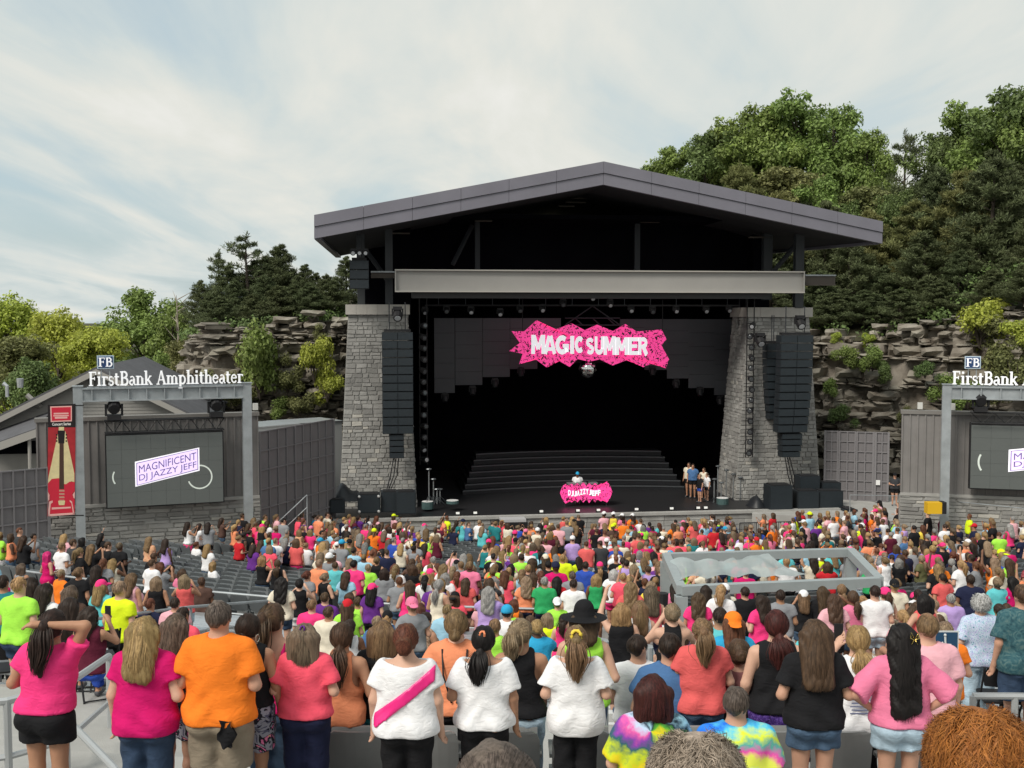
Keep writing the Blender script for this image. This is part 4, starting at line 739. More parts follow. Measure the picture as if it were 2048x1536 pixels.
def glyph(mb, ch, fr, x, z, s, y, th, sx=1.0):
    for pl, w in GL_[ch][1]:
        n = len(pl); L_, R_ = [], []
        for i, (a, b) in enumerate(pl):
            p0, p1 = pl[max(i - 1, 0)], pl[min(i + 1, n - 1)]; dx, dy = p1[0] - p0[0], p1[1] - p0[1]; l = math.hypot(dx, dy) or 1; nx, ny = -dy / l * w / 2, dx / l * w / 2
            L_.append((a + nx, b + ny)); R_.append((a - nx, b - ny))
        for i in range(n - 1):
            q = [R_[i], R_[i + 1], L_[i + 1], L_[i]]; mb.hexa([fr.p(x + a * s * sx, y - i * .0007, z + b * s) for a, b in q] + [fr.p(x + a * s * sx, y + th, z + b * s) for a, b in q])
    return GL_[ch][0] * s * sx
def fit_text(parent, txt, fr, x0, x1, z, s, y, th, m):
    wd = sum(GL_[c][0] + .02 for c in txt) * s; sx = (x1 - x0) / wd; x = x0
    for c in txt:
        q = MB(); w = glyph(q, c, fr, x, z, s, y, th, sx)
        if q.v: build('letter', q, m, parent)
        x += w + .02 * s * sx
# ================================================================== screen gantries
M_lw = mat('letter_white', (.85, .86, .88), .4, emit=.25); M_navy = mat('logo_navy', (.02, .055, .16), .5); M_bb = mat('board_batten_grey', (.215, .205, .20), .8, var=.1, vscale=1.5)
def gantry(fr, u0, u1, vt, tx, lab, logo, ub=None):
    x0 = 0.0; x1 = fr.w; zt = fr.px(u0, vt, 0)[1]; r = root('sign_gantry', fr.p((x0 + x1) / 2, 0, 0), lab, 'gantry'); w = .17
    for x in (x0, x1):
        q = MB(); q.box(x - w, x + w, -.14, -.1, 0, zt, fr); q.box(x - w, x + w, .1, .14, 0, zt, fr); q.box(x - .03, x + .03, -.1, .1, 0, zt, fr); build('post', q, M_galv, r)
        q = MB(); q.box(x - w - .03, x + w + .03, -.18, .18, zt, zt + .03, fr); build('cap_plate', q, M_galv, r)
    q = MB(); z1 = zt - .06; z0 = z1 - .52; q.box(x0 + w, x1 - w, -.1, -.06, z0, z1, fr); build('beam_web', q, M_galv, r)
    for z in (z0, z1 - .05): q = MB(); q.box(x0 + w, x1 - w, -.2, .12, z, z + .05, fr); build('beam_flange', q, M_galv, r)
    for k in range(9): xx = x0 + w + (x1 - x0 - 2 * w) * (k + .5) / 9; q = MB(); q.box(xx - .02, xx + .02, -.18, -.1, z0 + .05, z1 - .05, fr); build('stiffener', q, M_galv, r)
    a = fr.px(tx[0], vt + 3, -.2)[0]; b = fr.px(tx[1], vt + 3, -.2)[0] if tx[1] else a + tx[2]
    sg = root('gantry_lettering', fr.p((a + b) / 2, -.2, zt), 'white serif letters FirstBank Amphitheater on the ' + ('guitar banner gantry' if logo == 1 else 'second gantry near the tall cliff'), 'sign')
    q = MB(); q.box(a - .05, b, -.14, -.1, z1 + .01, z1 + .05, fr); build('mounting_rail', q, M_galv, sg)
    fit_text(sg, 'FirstBank Amphitheater', fr, a, b, z1 + .08, .53, -.2, .06, M_lw)
    lx = a + (fr.px(211, vt, -.2)[0] - fr.px(176, vt, -.2)[0] if logo == 1 else .76); lz = z1 + .72; pl = root('logo_plate', fr.p(lx, -.2, lz), 'small navy square plate with white FB on the ' + ('guitar banner gantry' if logo == 1 else 'second gantry near the tall cliff'), 'sign')
    q = MB(); q.box(lx - .3, lx + .3, -.2, -.14, lz, lz + .5, fr); build('white_border', q, mat('logo_border', (.5, .62, .72), .4), pl); q = MB(); q.box(lx - .26, lx + .26, -.215, -.16, lz + .04, lz + .46, fr); build('plate', q, M_navy, pl)
    q = MB(); glyph(q, 'F', fr, lx - .26, lz + .08, .34, -.23, .02, 1.1); build('letter', q, M_lw, pl); q = MB(); glyph(q, 'B', fr, lx - .01, lz + .08, .34, -.23, .02, 1.05); build('letter', q, M_lw, pl)
    for xx in (lx - .15, lx + .15): q = MB(); q.tube([fr.p(xx, -.12, z1), fr.p(xx, -.12, lz + .1)], .02, 5); build('mount', q, M_galv, pl)
    return zt, z0
GLF = Frame(at(158, 900, 43.0), at(495, 900, 45.2)); GRF = Frame(at(1891, 900, 46.4), at(1891 + 380, 900, 44.6))
ZL, ZLB = gantry(GLF, 158, 495, 773, (177, 487), 'grey steel gantry beside the red guitar banner', 1); ZR, ZRB = gantry(GRF, 1891, 2270, 769, (1904, None, 6.1), 'grey steel gantry before the tall cliff', 2)
def board_wall(fr, xa, xb, zt, zs, y, lab, seed, side_cap=True):
    r = root('screen_wall', fr.p((xa + xb) / 2, y, 0), lab, 'wall'); q = MB(); q.box(xa, xb, y + .05, y + .4, zs, zt, fr); build('sheathing', q, M_bb, r)
    n = int((xb - xa) / .3)
    for i in range(n + 1): x = xa + .02 + (xb - xa - .04) * i / n; q = MB(); q.box(x - .028, x + .028, y + .008, y + .05, zs, zt - .12, fr); build('batten', q, M_bb, r)
    q = MB(); q.box(xa - .05, xb + .05, y - .02, y + .45, zt - .12, zt + .03, fr); build('cap_trim', q, mat('trim_grey', (.20, .19, .18), .7), r); q = MB(); q.box(xa - .02, xb + .02, y - .06, y + .05, zs - .12, zs, fr); build('sill', q, M_conc, r)
    q = MB(); q.box(xa - .05, xb + .05, y - .02, y + .42, 0, zs - .12, fr); build('stone_core', q, M_mortar, r)
    P0 = lambda x, z: fr.p(x, y - .02, z); stone_face(r, random.Random(seed), lambda t: (P0(xa - .05, .2 + (zs - .35) * t), P0(xb + .05, .2 + (zs - .35) * t)), int(zs / .17), None, -fr.ey, .35, 1.0, .04, 300)
    return r
xa = GLF.px(73, 900, .9)[0]; xb = GLF.px(517, 900, .9)[0]; board_wall(GLF, xa, xb, GLF.px(300, 832, .9)[1], GLF.px(200, 1008, .9)[1], .9, 'grey board wall on a stone base behind the guitar banner gantry', 31)
xa = GRF.px(1803, 900, .9)[0]; board_wall(GRF, xa, GRF.w + 2, GRF.px(1810, 822, .9)[1], GRF.px(1810, 985, .9)[1], .9, 'grey board wall on a stone base behind the second gantry', 33)
M_scr = mat('screen_off', (.075, .082, .078), .55, emit=.35, var=.04, vscale=.8)
def screen(fr, u0, v0, u1, v1, x1, lab, zmatch=None):
    y = .25; xa, zt = fr.px(u0, v0, y); zb = fr.px(u0, v1, y)[1]; xb = fr.px(u1, v0, y)[0] if x1 is None else xa + x1; r = root('video_screen', fr.p((xa + xb) / 2, y, zb), lab, 'screen')
    q = MB(); q.box(xa - .04, xb + .04, y + .03, y + .35, zb - .04, zt + .04, fr); build('casing', q, M_black, r); nx, nz = 8, 5
    for i in range(nx):
        for j in range(nz): q = MB(); g_ = .003; q.box(xa + (xb - xa) * i / nx + g_, xa + (xb - xa) * (i + 1) / nx - g_, y, y + .04, zb + (zt - zb) * j / nz + g_, zb + (zt - zb) * (j + 1) / nz - g_, fr); build('panel', q, M_scr, r)
    W, H = xb - xa, zt - zb; X = lambda f: xa + W * f; Z = lambda f: zt - H * f; lav = mat('screen_lavender', (.68, .55, .86), .6, emit=.62); lw = mat('screen_white', (.85, .82, .9), .6, emit=.5); vio = mat('screen_violet', (.17, .13, .33), .6, emit=.12)
    # zoomed picture of the screen: tilted name plate (fractions of the screen)
    def plate(mi_m, grow, yy):
        c = [(.255 - grow, .40 - grow * 1.4), (.775 + grow, .235 - grow * 1.4), (.775 + grow, .515 + grow * 1.4), (.255 - grow, .70 + grow * 1.4)]; q = MB(); q.prism([(X(a), Z(b)) for a, b in c[::-1]], yy, yy + .004, fr); return build('caption_plate', q, mi_m, r)
    plate(lw, .018, y - .006); plate(vio, .006, y - .012); plate(lav, 0, y - .018)
    tl = (Z(.235) - Z(.40)) / (X(.775) - X(.255))
    for txt, a, b, top, bot in (('MAGNIFICENT', .27, .765, .43, .535), ('DJ JAZZY JEFF', .27, .765, .56, .67)):
        q = MB(); text_into(q, txt, fr, X(a), X(b), Z(bot), Z(top), y - .024, .003, 0.0, 0, tl); build('caption_text', q, vio, r)
    grey = mat('screen_ring', (.55, .60, .55), .6, emit=.3)
    for cx, cy, rr_, a0, a1 in ((.795, .63, .105, -160, 95), (.15, .58, .10, 150, 215)):
        q = MB(); pts = arc(X(cx), Z(cy), W * rr_, W * rr_, a0, a1, 22)
        for i in range(len(pts) - 1): (px0, pz0), (px1, pz1) = pts[i], pts[i + 1]; kx, kz = (px0 - X(cx)) * .06, (pz0 - Z(cy)) * .06; lx, lz = (px1 - X(cx)) * .06, (pz1 - Z(cy)) * .06; q.hexa([fr.p(px0 + kx, y - .004, pz0 + kz), fr.p(px1 + lx, y - .004, pz1 + lz), fr.p(px1 - lx, y - .004, pz1 - lz), fr.p(px0 - kx, y - .004, pz0 - kz), fr.p(px0 + kx, y, pz0 + kz), fr.p(px1 + lx, y, pz1 + lz), fr.p(px1 - lx, y, pz1 - lz), fr.p(px0 - kx, y, pz0 - kz)])
        build('ring_graphic', q, grey, r)
    return xa, xb, zt
sl = screen(GLF, 212, 872, 445, 1016, None, 'grey video screen with tilted lavender name plate beside the guitar banner'); sr = screen(GRF, 1943, 850, 2180, 976, 6.0, 'grey video screen with tilted lavender name plate before the tall cliff')
def truss(fr, xa, xb, z0, z1, zb, where):
    y = .05; r = root('lighting_truss', fr.p((xa + xb) / 2, y, z0), 'black box truss above the screen ' + where, 'truss')
    for yy in (y, y + .35):
        for z in (z0, z1): q = MB(); q.tube([fr.p(xa, yy, z), fr.p(xb, yy, z)], .03, 6); build('chord', q, M_black, r)
    n = 14
    for i in range(n): a, b = xa + (xb - xa) * i / n, xa + (xb - xa) * (i + 1) / n; q = MB(); q.tube([fr.p(a, y, z0 if i % 2 else z1), fr.p(b, y, z1 if i % 2 else z0)], .018, 5); build('web_bar', q, M_black, r)
    for x in (xa + .3, xb - .3): q = MB(); q.tube([fr.p(x, y + .1, z1), fr.p(x, y + .1, zb)], .022, 5); build('chain', q, M_dsteel, r); q = MB(); q.box(x - .12, x + .12, y - .02, y + .25, zb - .35, zb - .1, fr); build('hoist', q, M_dsteel, r)
    for x, t in ((xa + .35, 'outer'), (xb - .3, 'stage-side')):
        m = root('moving_light', fr.p(x, y, z1), 'black moving light on the %s end of the truss %s' % (t, where), 'light'); q = MB(); q.box(x - .25, x + .25, y - .2, y + .2, z1 + .04, z1 + .25, fr); build('base', q, M_black, m); q = MB(); c = fr.p(x, y, z1 + .55); q.tube([c - fr.ey * .25 + Vector((0, 0, -.1)), c, c + fr.ey * .25 + Vector((0, 0, .12))], [.2, .27, .2], 10); build('head', q, M_black, m)
        for s in (-1, 1): q = MB(); q.box(x + s * .29 - .04, x + s * .29 + .04, y - .1, y + .1, z1 + .2, z1 + .65, fr); build('yoke_arm', q, M_black, m)
truss(GLF, sl[0] - .05, sl[1] + .05, sl[2] + .12, sl[2] + .58, ZLB, 'beside the guitar banner'); truss(GRF, sr[0] - .05, sr[1] + .05, sr[2] + .1, sr[2] + .52, ZRB, 'before the tall cliff')
def banner():
    y = -.16; fr = GLF; U = lambda u, v: fr.px(80 + u / 6.4, 800 + v / 6.4, y); r = root('guitar_banner', fr.p(*[U(280, 1490)[0], y, U(280, 1490)[1]]), 'tall red banner with a cream-rayed guitar on the gantry post', 'banner'); red = mat('banner_red', (.40, .022, .03), .7, var=.2, vscale=3); cream = mat('banner_cream', (.72, .62, .34), .7, var=.12, vscale=5); crim = mat('banner_crimson', (.62, .02, .05), .7); blk = mat('banner_black', (.012, .008, .01), .7); pk = mat('banner_pink', (.82, .45, .42), .7)
    def poly(pts, m, lay, nm): q = MB(); q.prism([U(*p) for p in pts][::-1], y - .0015 * lay, y - .0015 * lay + .0015 + (0.02 if lay == 0 else 0), fr); build(nm, q, m, r)
    poly([(98, 65), (455, 48), (455, 350), (103, 350)], blk, 1, 'header'); poly([(103, 350), (455, 350), (445, 1465), (92, 1490)], red, 0, 'cloth')
    poly([(130, 82), (408, 74), (408, 272), (138, 282)], pk, 2, 'logo_border'); poly([(146, 97), (394, 90), (394, 258), (153, 267)], crim, 3, 'logo_panel')
    for v0, v1, a, b in ((165, 185, 175, 365), (195, 210, 170, 370), (215, 240, 190, 350)): poly([(a, v0), (b, v0 - 4), (b, v1 - 4), (a, v1)], pk, 4, 'logo_line')
    q = MB(); x0, z1 = U(155, 292); x1, z0 = U(395, 322); text_into(q, 'Concert Series', fr, x0, x1, z0, z1, y - .008, .002, .03); build('lettering', q, mat('banner_white', (.8, .78, .75), .7), r)
    poly([(235, 400), (325, 400), (440, 940), (440, 1050), (400, 1040), (340, 1080), (100, 1070), (110, 980)], cream, 2, 'light_rays'); poly([(240, 345), (308, 345), (308, 390), (240, 390)], cream, 2, 'spot_top')
    poly([(100, 1070), (150, 1010), (245, 1000), (250, 1060), (330, 1080), (380, 1045), (445, 1050), (445, 1160), (410, 1200), (445, 1290), (440, 1460), (100, 1480), (130, 1300), (125, 1210), (98, 1160)], crim, 3, 'guitar_body')
    poly([(225, 390), (320, 390), (310, 555), (235, 555)], blk, 4, 'headstock'); poly([(250, 555), (302, 555), (308, 1140), (246, 1140)], mat('banner_brown', (.07, .035, .025), .7), 4, 'guitar_neck')
    for k in range(3):
        for a in (205, 328): poly([(a, 435 + 40 * k), (a + 18, 435 + 40 * k), (a + 18, 455 + 40 * k), (a, 455 + 40 * k)], blk, 4, 'tuning_peg')
    for k in range(4): poly([(245, 1150 + 42 * k), (312, 1150 + 42 * k), (314, 1172 + 42 * k), (245, 1172 + 42 * k)], mat('banner_tan', (.55, .30, .22), .7), 4, 'bridge')
    poly([(232, 1290), (322, 1290), (312, 1345), (242, 1345)], cream, 5, 'tailpiece')
    for pts in ([(98, 1490), (118, 1300), (160, 1285), (165, 1310), (138, 1330), (122, 1488)], [(440, 1462), (410, 1300), (380, 1280), (380, 1300), (402, 1320), (425, 1464)], [(98, 1490), (100, 1462), (440, 1440), (442, 1465)], [(150, 1375), (395, 1365), (395, 1385), (150, 1402)], [(98, 1170), (122, 1215), (120, 1280), (98, 1290)], [(445, 1170), (418, 1210), (430, 1255), (445, 1262)]): poly(pts, pk, 5, 'border_stroke')
    for v in (70, 1478): a = U(100, v); b = U(560, v); q = MB(); q.tube([fr.p(a[0], y + .03, a[1]), fr.p(b[0], y + .03, b[1])], .025, 6); build('banner_arm', q, M_black, r)
banner()
# ================================================================== fences, gate, lodge
M_panel = mat('fence_panel', (.175, .165, .172), .65, var=.1, vscale=1.0); M_bar = mat('fence_bar', (.23, .22, .23), .55, .2)
def grid_fence(fr, xa, xb, z0, z1, nx, nz, lab, name='panel_fence', cat='fence', posts=()):
    r = root(name, fr.p((xa + xb) / 2, 0, z0), lab, cat)
    for i in range(nx):
        for j in range(nz): q = MB(); q.box(xa + (xb - xa) * i / nx, xa + (xb - xa) * (i + 1) / nx - .002, .04, .07, z0 + (z1 - z0) * j / nz, z0 + (z1 - z0) * (j + 1) / nz - .002, fr); build('panel', q, M_panel, r)
    for i in range(nx + 1): x = xa + (xb - xa) * i / nx; w = .05 if i in posts else .028; q = MB(); q.box(x - w, x + w, -.04 if i in posts else -.02, .04, z0, z1 + .03, fr); build('upright', q, M_bar, r)
    for j in range(nz + 1): z = z0 + (z1 - z0) * j / nz; q = MB(); q.box(xa, xb, -.012, .04, z - .025, z + .025, fr); build('crossbar', q, M_bar, r)
f1 = Frame(at(521, 950, 47.0), at(668, 950, 52.8)); grid_fence(f1, 0, f1.w, 1.2, f1.px(521, 864, 0)[1], 9, 6, 'grey gridded metal fence from the screen wall to the stone pillar', posts=(4, 9))
f2 = Frame(at(-70, 1000, 40.5), at(97, 1000, 42.5)); grid_fence(f2, 0, f2.w, 1.2, f2.px(50, 940, 0)[1], 7, 6, 'grey gridded metal fence behind the guitar banner', posts=(0, 7))
f3 = Frame(at(1647, 950, 58.5), at(1781, 950, 57.5)); ga = f3.px(1647, 862, 0)[1]
for k, (a, b, n) in enumerate(((1649, 1677, 2), (1677, 1712, 2), (1712, 1748, 2), (1750, 1778, 2))):
    grid_fence(f3, f3.px(a, 900, 0)[0] + .03, f3.px(b, 900, 0)[0] - .03, 1.4, ga, n, 7, ('gridded gate leaf right against the tall-cliff pillar', 'gridded gate leaf, second from the tall-cliff pillar', 'gridded gate leaf, third from the tall-cliff pillar', 'gridded gate leaf with a white notice behind the guard')[k], 'gate_leaf', 'gate', (0, n))
q = MB(); a = f3.px(1752, 960, -.06); q.box(a[0], a[0] + .2, -.07, -.05, a[1] - .25, a[1], f3); tag(build('paper_notice', q, M_white), 'small white notice on the gate behind the guard', 'notice')
q = MB(); q.box(-3, f3.w + 14, -5.5, 2, 0, 1.38, f3); build('upper_terrace', q, M_conc, kind='structure')
q = MB(); q.box(-2.5, f1.w + .3, -.5, 4, 0, 1.19, f1); build('side_terrace', q, M_conc, kind='structure')
for u, v, lab, fr in ((1840, 804, 'small white box on the wall by the second gantry', GRF), (1905, 806, 'small white box just past the second gantry post', GRF), (511, 806, 'small white box on the wall end by the fence', GLF)):
    x, z = fr.px(u, v + 14, 1.1); q = MB(); q.box(x - .1, x + .1, 1.05, 1.2, z, z + .27, fr); tag(build('wall_box', q, mat('box_white', (.6, .6, .58), .6)), lab, 'box')
def trailer(u0, u1, v, Y0, Y1, lab):
    fr = Frame(at(u0, v, Y0), at(u1, v, Y1)); z = fr.px(u0, v, 0)[1]; r = root('trailer', fr.p(fr.w / 2, 1, 0), lab, 'trailer', None); q = MB(); q.box(0, fr.w, 0, 2.4, .8, z, fr); build('body', q, mat('trailer_white', (.55, .56, .56), .5), r); q = MB(); q.box(-.05, fr.w + .05, -.05, 2.45, z, z + .06, fr); build('roof', q, M_alu, r)
    for x in (fr.w * .2, fr.w * .75): q = MB(); q.tube([fr.p(x, .0, .45), fr.p(x, .25, .45)], .45, 14); build('wheel', q, M_black, r)
trailer(505, 598, 857, 56, 58, 'pale trailer roof showing over the gridded fence'); trailer(578, 684, 850, 60, 62, 'second pale trailer roof next to the stone pillar')
def lodge():
    fr = Frame(at(0, 830, 60.0), at(390, 830, 61.5)); px = lambda u, v, y=0: fr.px(u, v, y); M_sid = mat('lodge_siding', (.30, .29, .275), .8, var=.06, vscale=1); M_rf = mat('lodge_shingle', (.10, .10, .11), .9, var=.15, vscale=1.5, bump=.5, bscale=14); M_tr = mat('lodge_trim', (.33, .315, .295), .7)
    ap = px(196, 741); el = px(-60, 868); er = px(395, 838); zb = 0.0; r = root('lodge', fr.p(ap[0], 4, 0), 'grey clapboard lodge with a dark gabled roof behind the guitar banner', 'building'); D = 15
    q = MB(); q.prism([(el[0], zb), (er[0] - .3, zb), (er[0] - .3, er[1] - .15), (ap[0], ap[1] - .15), (el[0], el[1] - .15)], .3, D, fr); build('wall', q, M_sid, r)
    z = 5.0; q = MB()
    while z < ap[1] - .5:
        fL = max(el[0], ap[0] - (ap[1] - .35 - z) / max(.01, (ap[1] - el[1])) * (ap[0] - el[0])); fR = min(er[0] - .3, ap[0] + (ap[1] - .35 - z) / (ap[1] - er[1]) * (er[0] - ap[0])); q.hexa([fr.p(fL, .25, z), fr.p(fR, .25, z), fr.p(fR, .3, z), fr.p(fL, .3, z), fr.p(fL, .28, z + .17), fr.p(fR, .28, z + .17), fr.p(fR, .3, z + .17), fr.p(fL, .3, z + .17)]); z += .18
    build('clapboards', q, M_sid, r, kind='stuff')
    for (a, b) in ((el, ap), (er, ap)):
        s = 1 if a is er else -1; ex = a[0] + s * .5; ez = a[1] - .5 * abs((b[1] - a[1]) / (b[0] - a[0])); q = MB(); up = .22
        q.hexa([fr.p(ex, -.5, ez), fr.p(b[0], -.5, b[1]), fr.p(b[0], D, b[1]), fr.p(ex, D, ez), fr.p(ex, -.5, ez + up), fr.p(b[0], -.5, b[1] + up), fr.p(b[0], D, b[1] + up), fr.p(ex, D, ez + up)]); rf = build('roof', q, M_rf, r)
        q = MB(); q.hexa([fr.p(ex, -.58, ez - .2), fr.p(b[0], -.58, b[1] - .2), fr.p(b[0], -.5, b[1] - .2), fr.p(ex, -.5, ez - .2), fr.p(ex, -.58, ez + .1), fr.p(b[0], -.58, b[1] + .1), fr.p(b[0], -.5, b[1] + .1), fr.p(ex, -.5, ez + .1)]); build('rake_board', q, M_tr, r)
    for a, b in (((80, 815), (52, 790)), ((262, 800), (282, 778)), ((182, 790), (182, 745)), ((196, 790), (196, 742))): p0, p1 = px(*a), px(*b); q = MB(); q.tube([fr.p(p0[0], .15, p0[1]), fr.p(p1[0], .15, p1[1])], .13, 4); build('gable_brace', q, M_tr, r)
    # lower porch roof
    p0 = px(78, 862, -2.5); p1 = px(-70, 915, -2.5); q = MB(); q.hexa([fr.p(p1[0], -3, p1[1]), fr.p(p0[0], -3, p0[1]), fr.p(p0[0], 0.2, p0[1] + .6), fr.p(p1[0], .2, p1[1] + .6), fr.p(p1[0], -3, p1[1] + .2), fr.p(p0[0], -3, p0[1] + .2), fr.p(p0[0], .2, p0[1] + .8), fr.p(p1[0], .2, p1[1] + .8)]); build('porch_roof', q, M_rf, r)
    q = MB(); q.hexa([fr.p(p1[0], -3.08, p1[1] - .25), fr.p(p0[0], -3.08, p0[1] - .25), fr.p(p0[0], -3, p0[1] - .25), fr.p(p1[0], -3, p1[1] - .25), fr.p(p1[0], -3.08, p1[1] + .15), fr.p(p0[0], -3.08, p0[1] + .15), fr.p(p0[0], -3, p0[1] + .15), fr.p(p1[0], -3, p1[1] + .15)]); build('porch_fascia', q, M_tr, r)
    q = MB(); q.box(p1[0], p0[0] - .3, .1, .28, 3.5, p1[1] + .5, fr); build('porch_opening_shade', q, M_void, r); q = MB(); q.tube([fr.p(p0[0] - .4, -2.8, 3), fr.p(p0[0] - .4, -2.8, p0[1])], .09, 8); build('downpipe', q, M_tr, r)  # porch opening is a black slab standing in for the shade inside
    for u, v, h in ((14, 772, .8), (40, 757, .5)): p = px(u, v, 3); q = MB(); q.tube([fr.p(p[0], 3, p[1] - .6), fr.p(p[0], 3, p[1]), fr.p(p[0] - .2, 3, p[1] + .15)] if h > .6 else [fr.p(p[0], 3, p[1] - .5), fr.p(p[0], 3, p[1])], [.1, .1, .12] if h > .6 else [.16, .2], 8); build('roof_vent', q, M_alu, r)
    p = px(383, 765, 8); q = MB(); x = p[0]; q.box(x - .6, x + 1.6, 8, 11, 4, p[1] - .4, fr); q.prism([(x - .9, p[1] - .4), (x + 1.9, p[1] - .4), (x + .5, p[1] + .35)], 7.8, 11.2, fr, 1); build('rear_dormer', q, [M_black, M_rf], r)
lodge()
# handrails at the side terrace and long rail by the right wall
def rail(pts, lab, posts=True, m=M_galv, rad=.024, zb=None, name='handrail', mid=True):
    r = root(name, Vector((pts[0].x, pts[0].y, pts[0].z - 1)), lab, 'railing'); q = MB(); q.tube(pts, rad, 7); build('top_rail', q, m, r)
    if mid: q = MB(); q.tube([p - Vector((0, 0, .5)) for p in pts], rad * .8, 6); build('mid_rail', q, m, r)
    if posts:
        for p in pts: q = MB(); z = zb if zb is not None else ground(p.x, p.y); q.tube([Vector((p.x, p.y, min(z, p.z - .5))), p], rad, 7); build('post', q, m, r)
rail([at(548, 1052, 46), at(614, 990, 46.5)], 'sloping stair rail in front of the gridded fence', zb=1.0); rail([at(1700, 990, 53), at(1800, 992, 50), at(2060, 1018, 44)], 'thin long rail before the stone base of the second screen', zb=.5, rad=.02, mid=False)
# yellow case by the second gantry
q = MB(); p = at(1870, 1028, 45.5); q.box(p.x - .3, p.x + .28, p.y, p.y + .4, p.z, p.z + .45); o = tag(build('yellow_box', q, mat('case_yellow', (.75, .45, .02), .5)), 'yellow box with a black end beside the second gantry foot', 'box'); q = MB(); q.box(p.x + .28, p.x + .45, p.y - .02, p.y + .42, p.z, p.z + .47); build('end_cap', q, M_black, o)
# ================================================================== seats
def chair_mesh():
    mb = MB(); n = 6; fr_, bk = [], []
    def sheet(rows, th):
        vs = []; k = len(rows[0])
        for d in (0, 1):
            for row in rows: vs += [(p[0], p[1] - d * th, p[2]) for p in row]
        m = len(rows); N_ = k * m; fs = []
        for i in range(m - 1):
            for j in range(k - 1): a = i * k + j; fs += [(a, a + 1, a + k + 1, a + k), (N_ + a, N_ + a + k, N_ + a + k + 1, N_ + a + 1)]
        for j in range(k - 1): fs += [(j, j + N_, j + 1 + N_, j + 1), ((m - 1) * k + j, (m - 1) * k + j + 1, (m - 1) * k + j + 1 + N_, (m - 1) * k + j + N_)]
        for i in range(m - 1): fs += [(i * k, (i + 1) * k, (i + 1) * k + N_, i * k + N_), (i * k + k - 1, i * k + k - 1 + N_, (i + 1) * k + k - 1 + N_, (i + 1) * k + k - 1)]
        mb.add(vs, fs)
    sheet([[(x * w, .10 * abs(x) ** 2 * 4 * .25 - .22 - .10 * f, .44 + .44 * f) for x in np.linspace(-.5, .5, 7)] for f, w in ((0, .40), (.15, .47), (.8, .47), (.95, .42), (1, .34))], .03)
    sheet([[(x * .44, -.20 + .12 * f, .44 + .40 * f) for x in (-.5, 0, .5)] for f in (0, 1)], .04)
    for s in (-1, 1): mb.box(s * .235 - .015, s * .235 + .015, -.28, .08, .40, .46); mb.box(s * .235 - .012, s * .235 + .012, -.22, -.14, 0, .40); mb.box(s * .235 - .02, s * .235 + .02, -.2, .12, .62, .65)
    return mb
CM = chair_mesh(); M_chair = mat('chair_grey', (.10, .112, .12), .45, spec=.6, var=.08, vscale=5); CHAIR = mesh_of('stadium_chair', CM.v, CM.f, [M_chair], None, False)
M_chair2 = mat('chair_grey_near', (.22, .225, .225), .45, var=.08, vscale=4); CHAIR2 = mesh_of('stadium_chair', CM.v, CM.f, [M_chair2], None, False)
AISLES = [R(-33), R(-13), R(-2.66), R(11), R(31)]
def seat_spots():
    out = []
    for k in range(32, 58):
        a = (k + .45) * TREAD; r_ = 62 - a; z = step_z(k); dth = .54 / r_; th = R(-58)
        while th < R(58):
            th += dth
            if any(abs(th - q) * r_ < .75 for q in AISLES): continue
            x, y = polar(a, th); u, v = pix((x, y, z + .8))
            if not (-60 < u < 2110) or y > SF.o.y - 3 - (x - SF.o.x) * -.13: continue
            if u < 470 and y > 40.5 + (u - 100) * .006: continue
            if u > 1800 and y > 42.5: continue
            out.append((x, y, z, th, u, v))
    return out
SEATS = seat_spots()
def place_chairs():
    bare = lambda u, v: (u < 625 and v < 1225) or (870 < u < 970 and 1075 < v < 1110) or (u > 1975 and 1070 < v < 1120) or (1140 < u < 1215 and 1170 < v < 1230)
    near = sorted([s for s in SEATS if bare(s[4], s[5])], key=lambda s: s[1]); ind = near[:300]; ids = set(id(s) for s in ind); mb_v, mb_f = [], []; base = np.array(CM.v); o = 0
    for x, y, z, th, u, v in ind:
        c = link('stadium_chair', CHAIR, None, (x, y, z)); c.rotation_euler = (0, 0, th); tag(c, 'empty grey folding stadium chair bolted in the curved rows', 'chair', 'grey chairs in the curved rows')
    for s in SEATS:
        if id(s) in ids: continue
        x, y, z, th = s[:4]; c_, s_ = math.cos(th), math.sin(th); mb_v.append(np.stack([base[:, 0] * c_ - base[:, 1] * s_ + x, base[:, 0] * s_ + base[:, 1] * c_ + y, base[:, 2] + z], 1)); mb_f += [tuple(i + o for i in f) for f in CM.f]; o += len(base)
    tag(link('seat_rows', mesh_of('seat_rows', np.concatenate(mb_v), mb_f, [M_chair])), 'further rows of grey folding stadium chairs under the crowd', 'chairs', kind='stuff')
place_chairs()
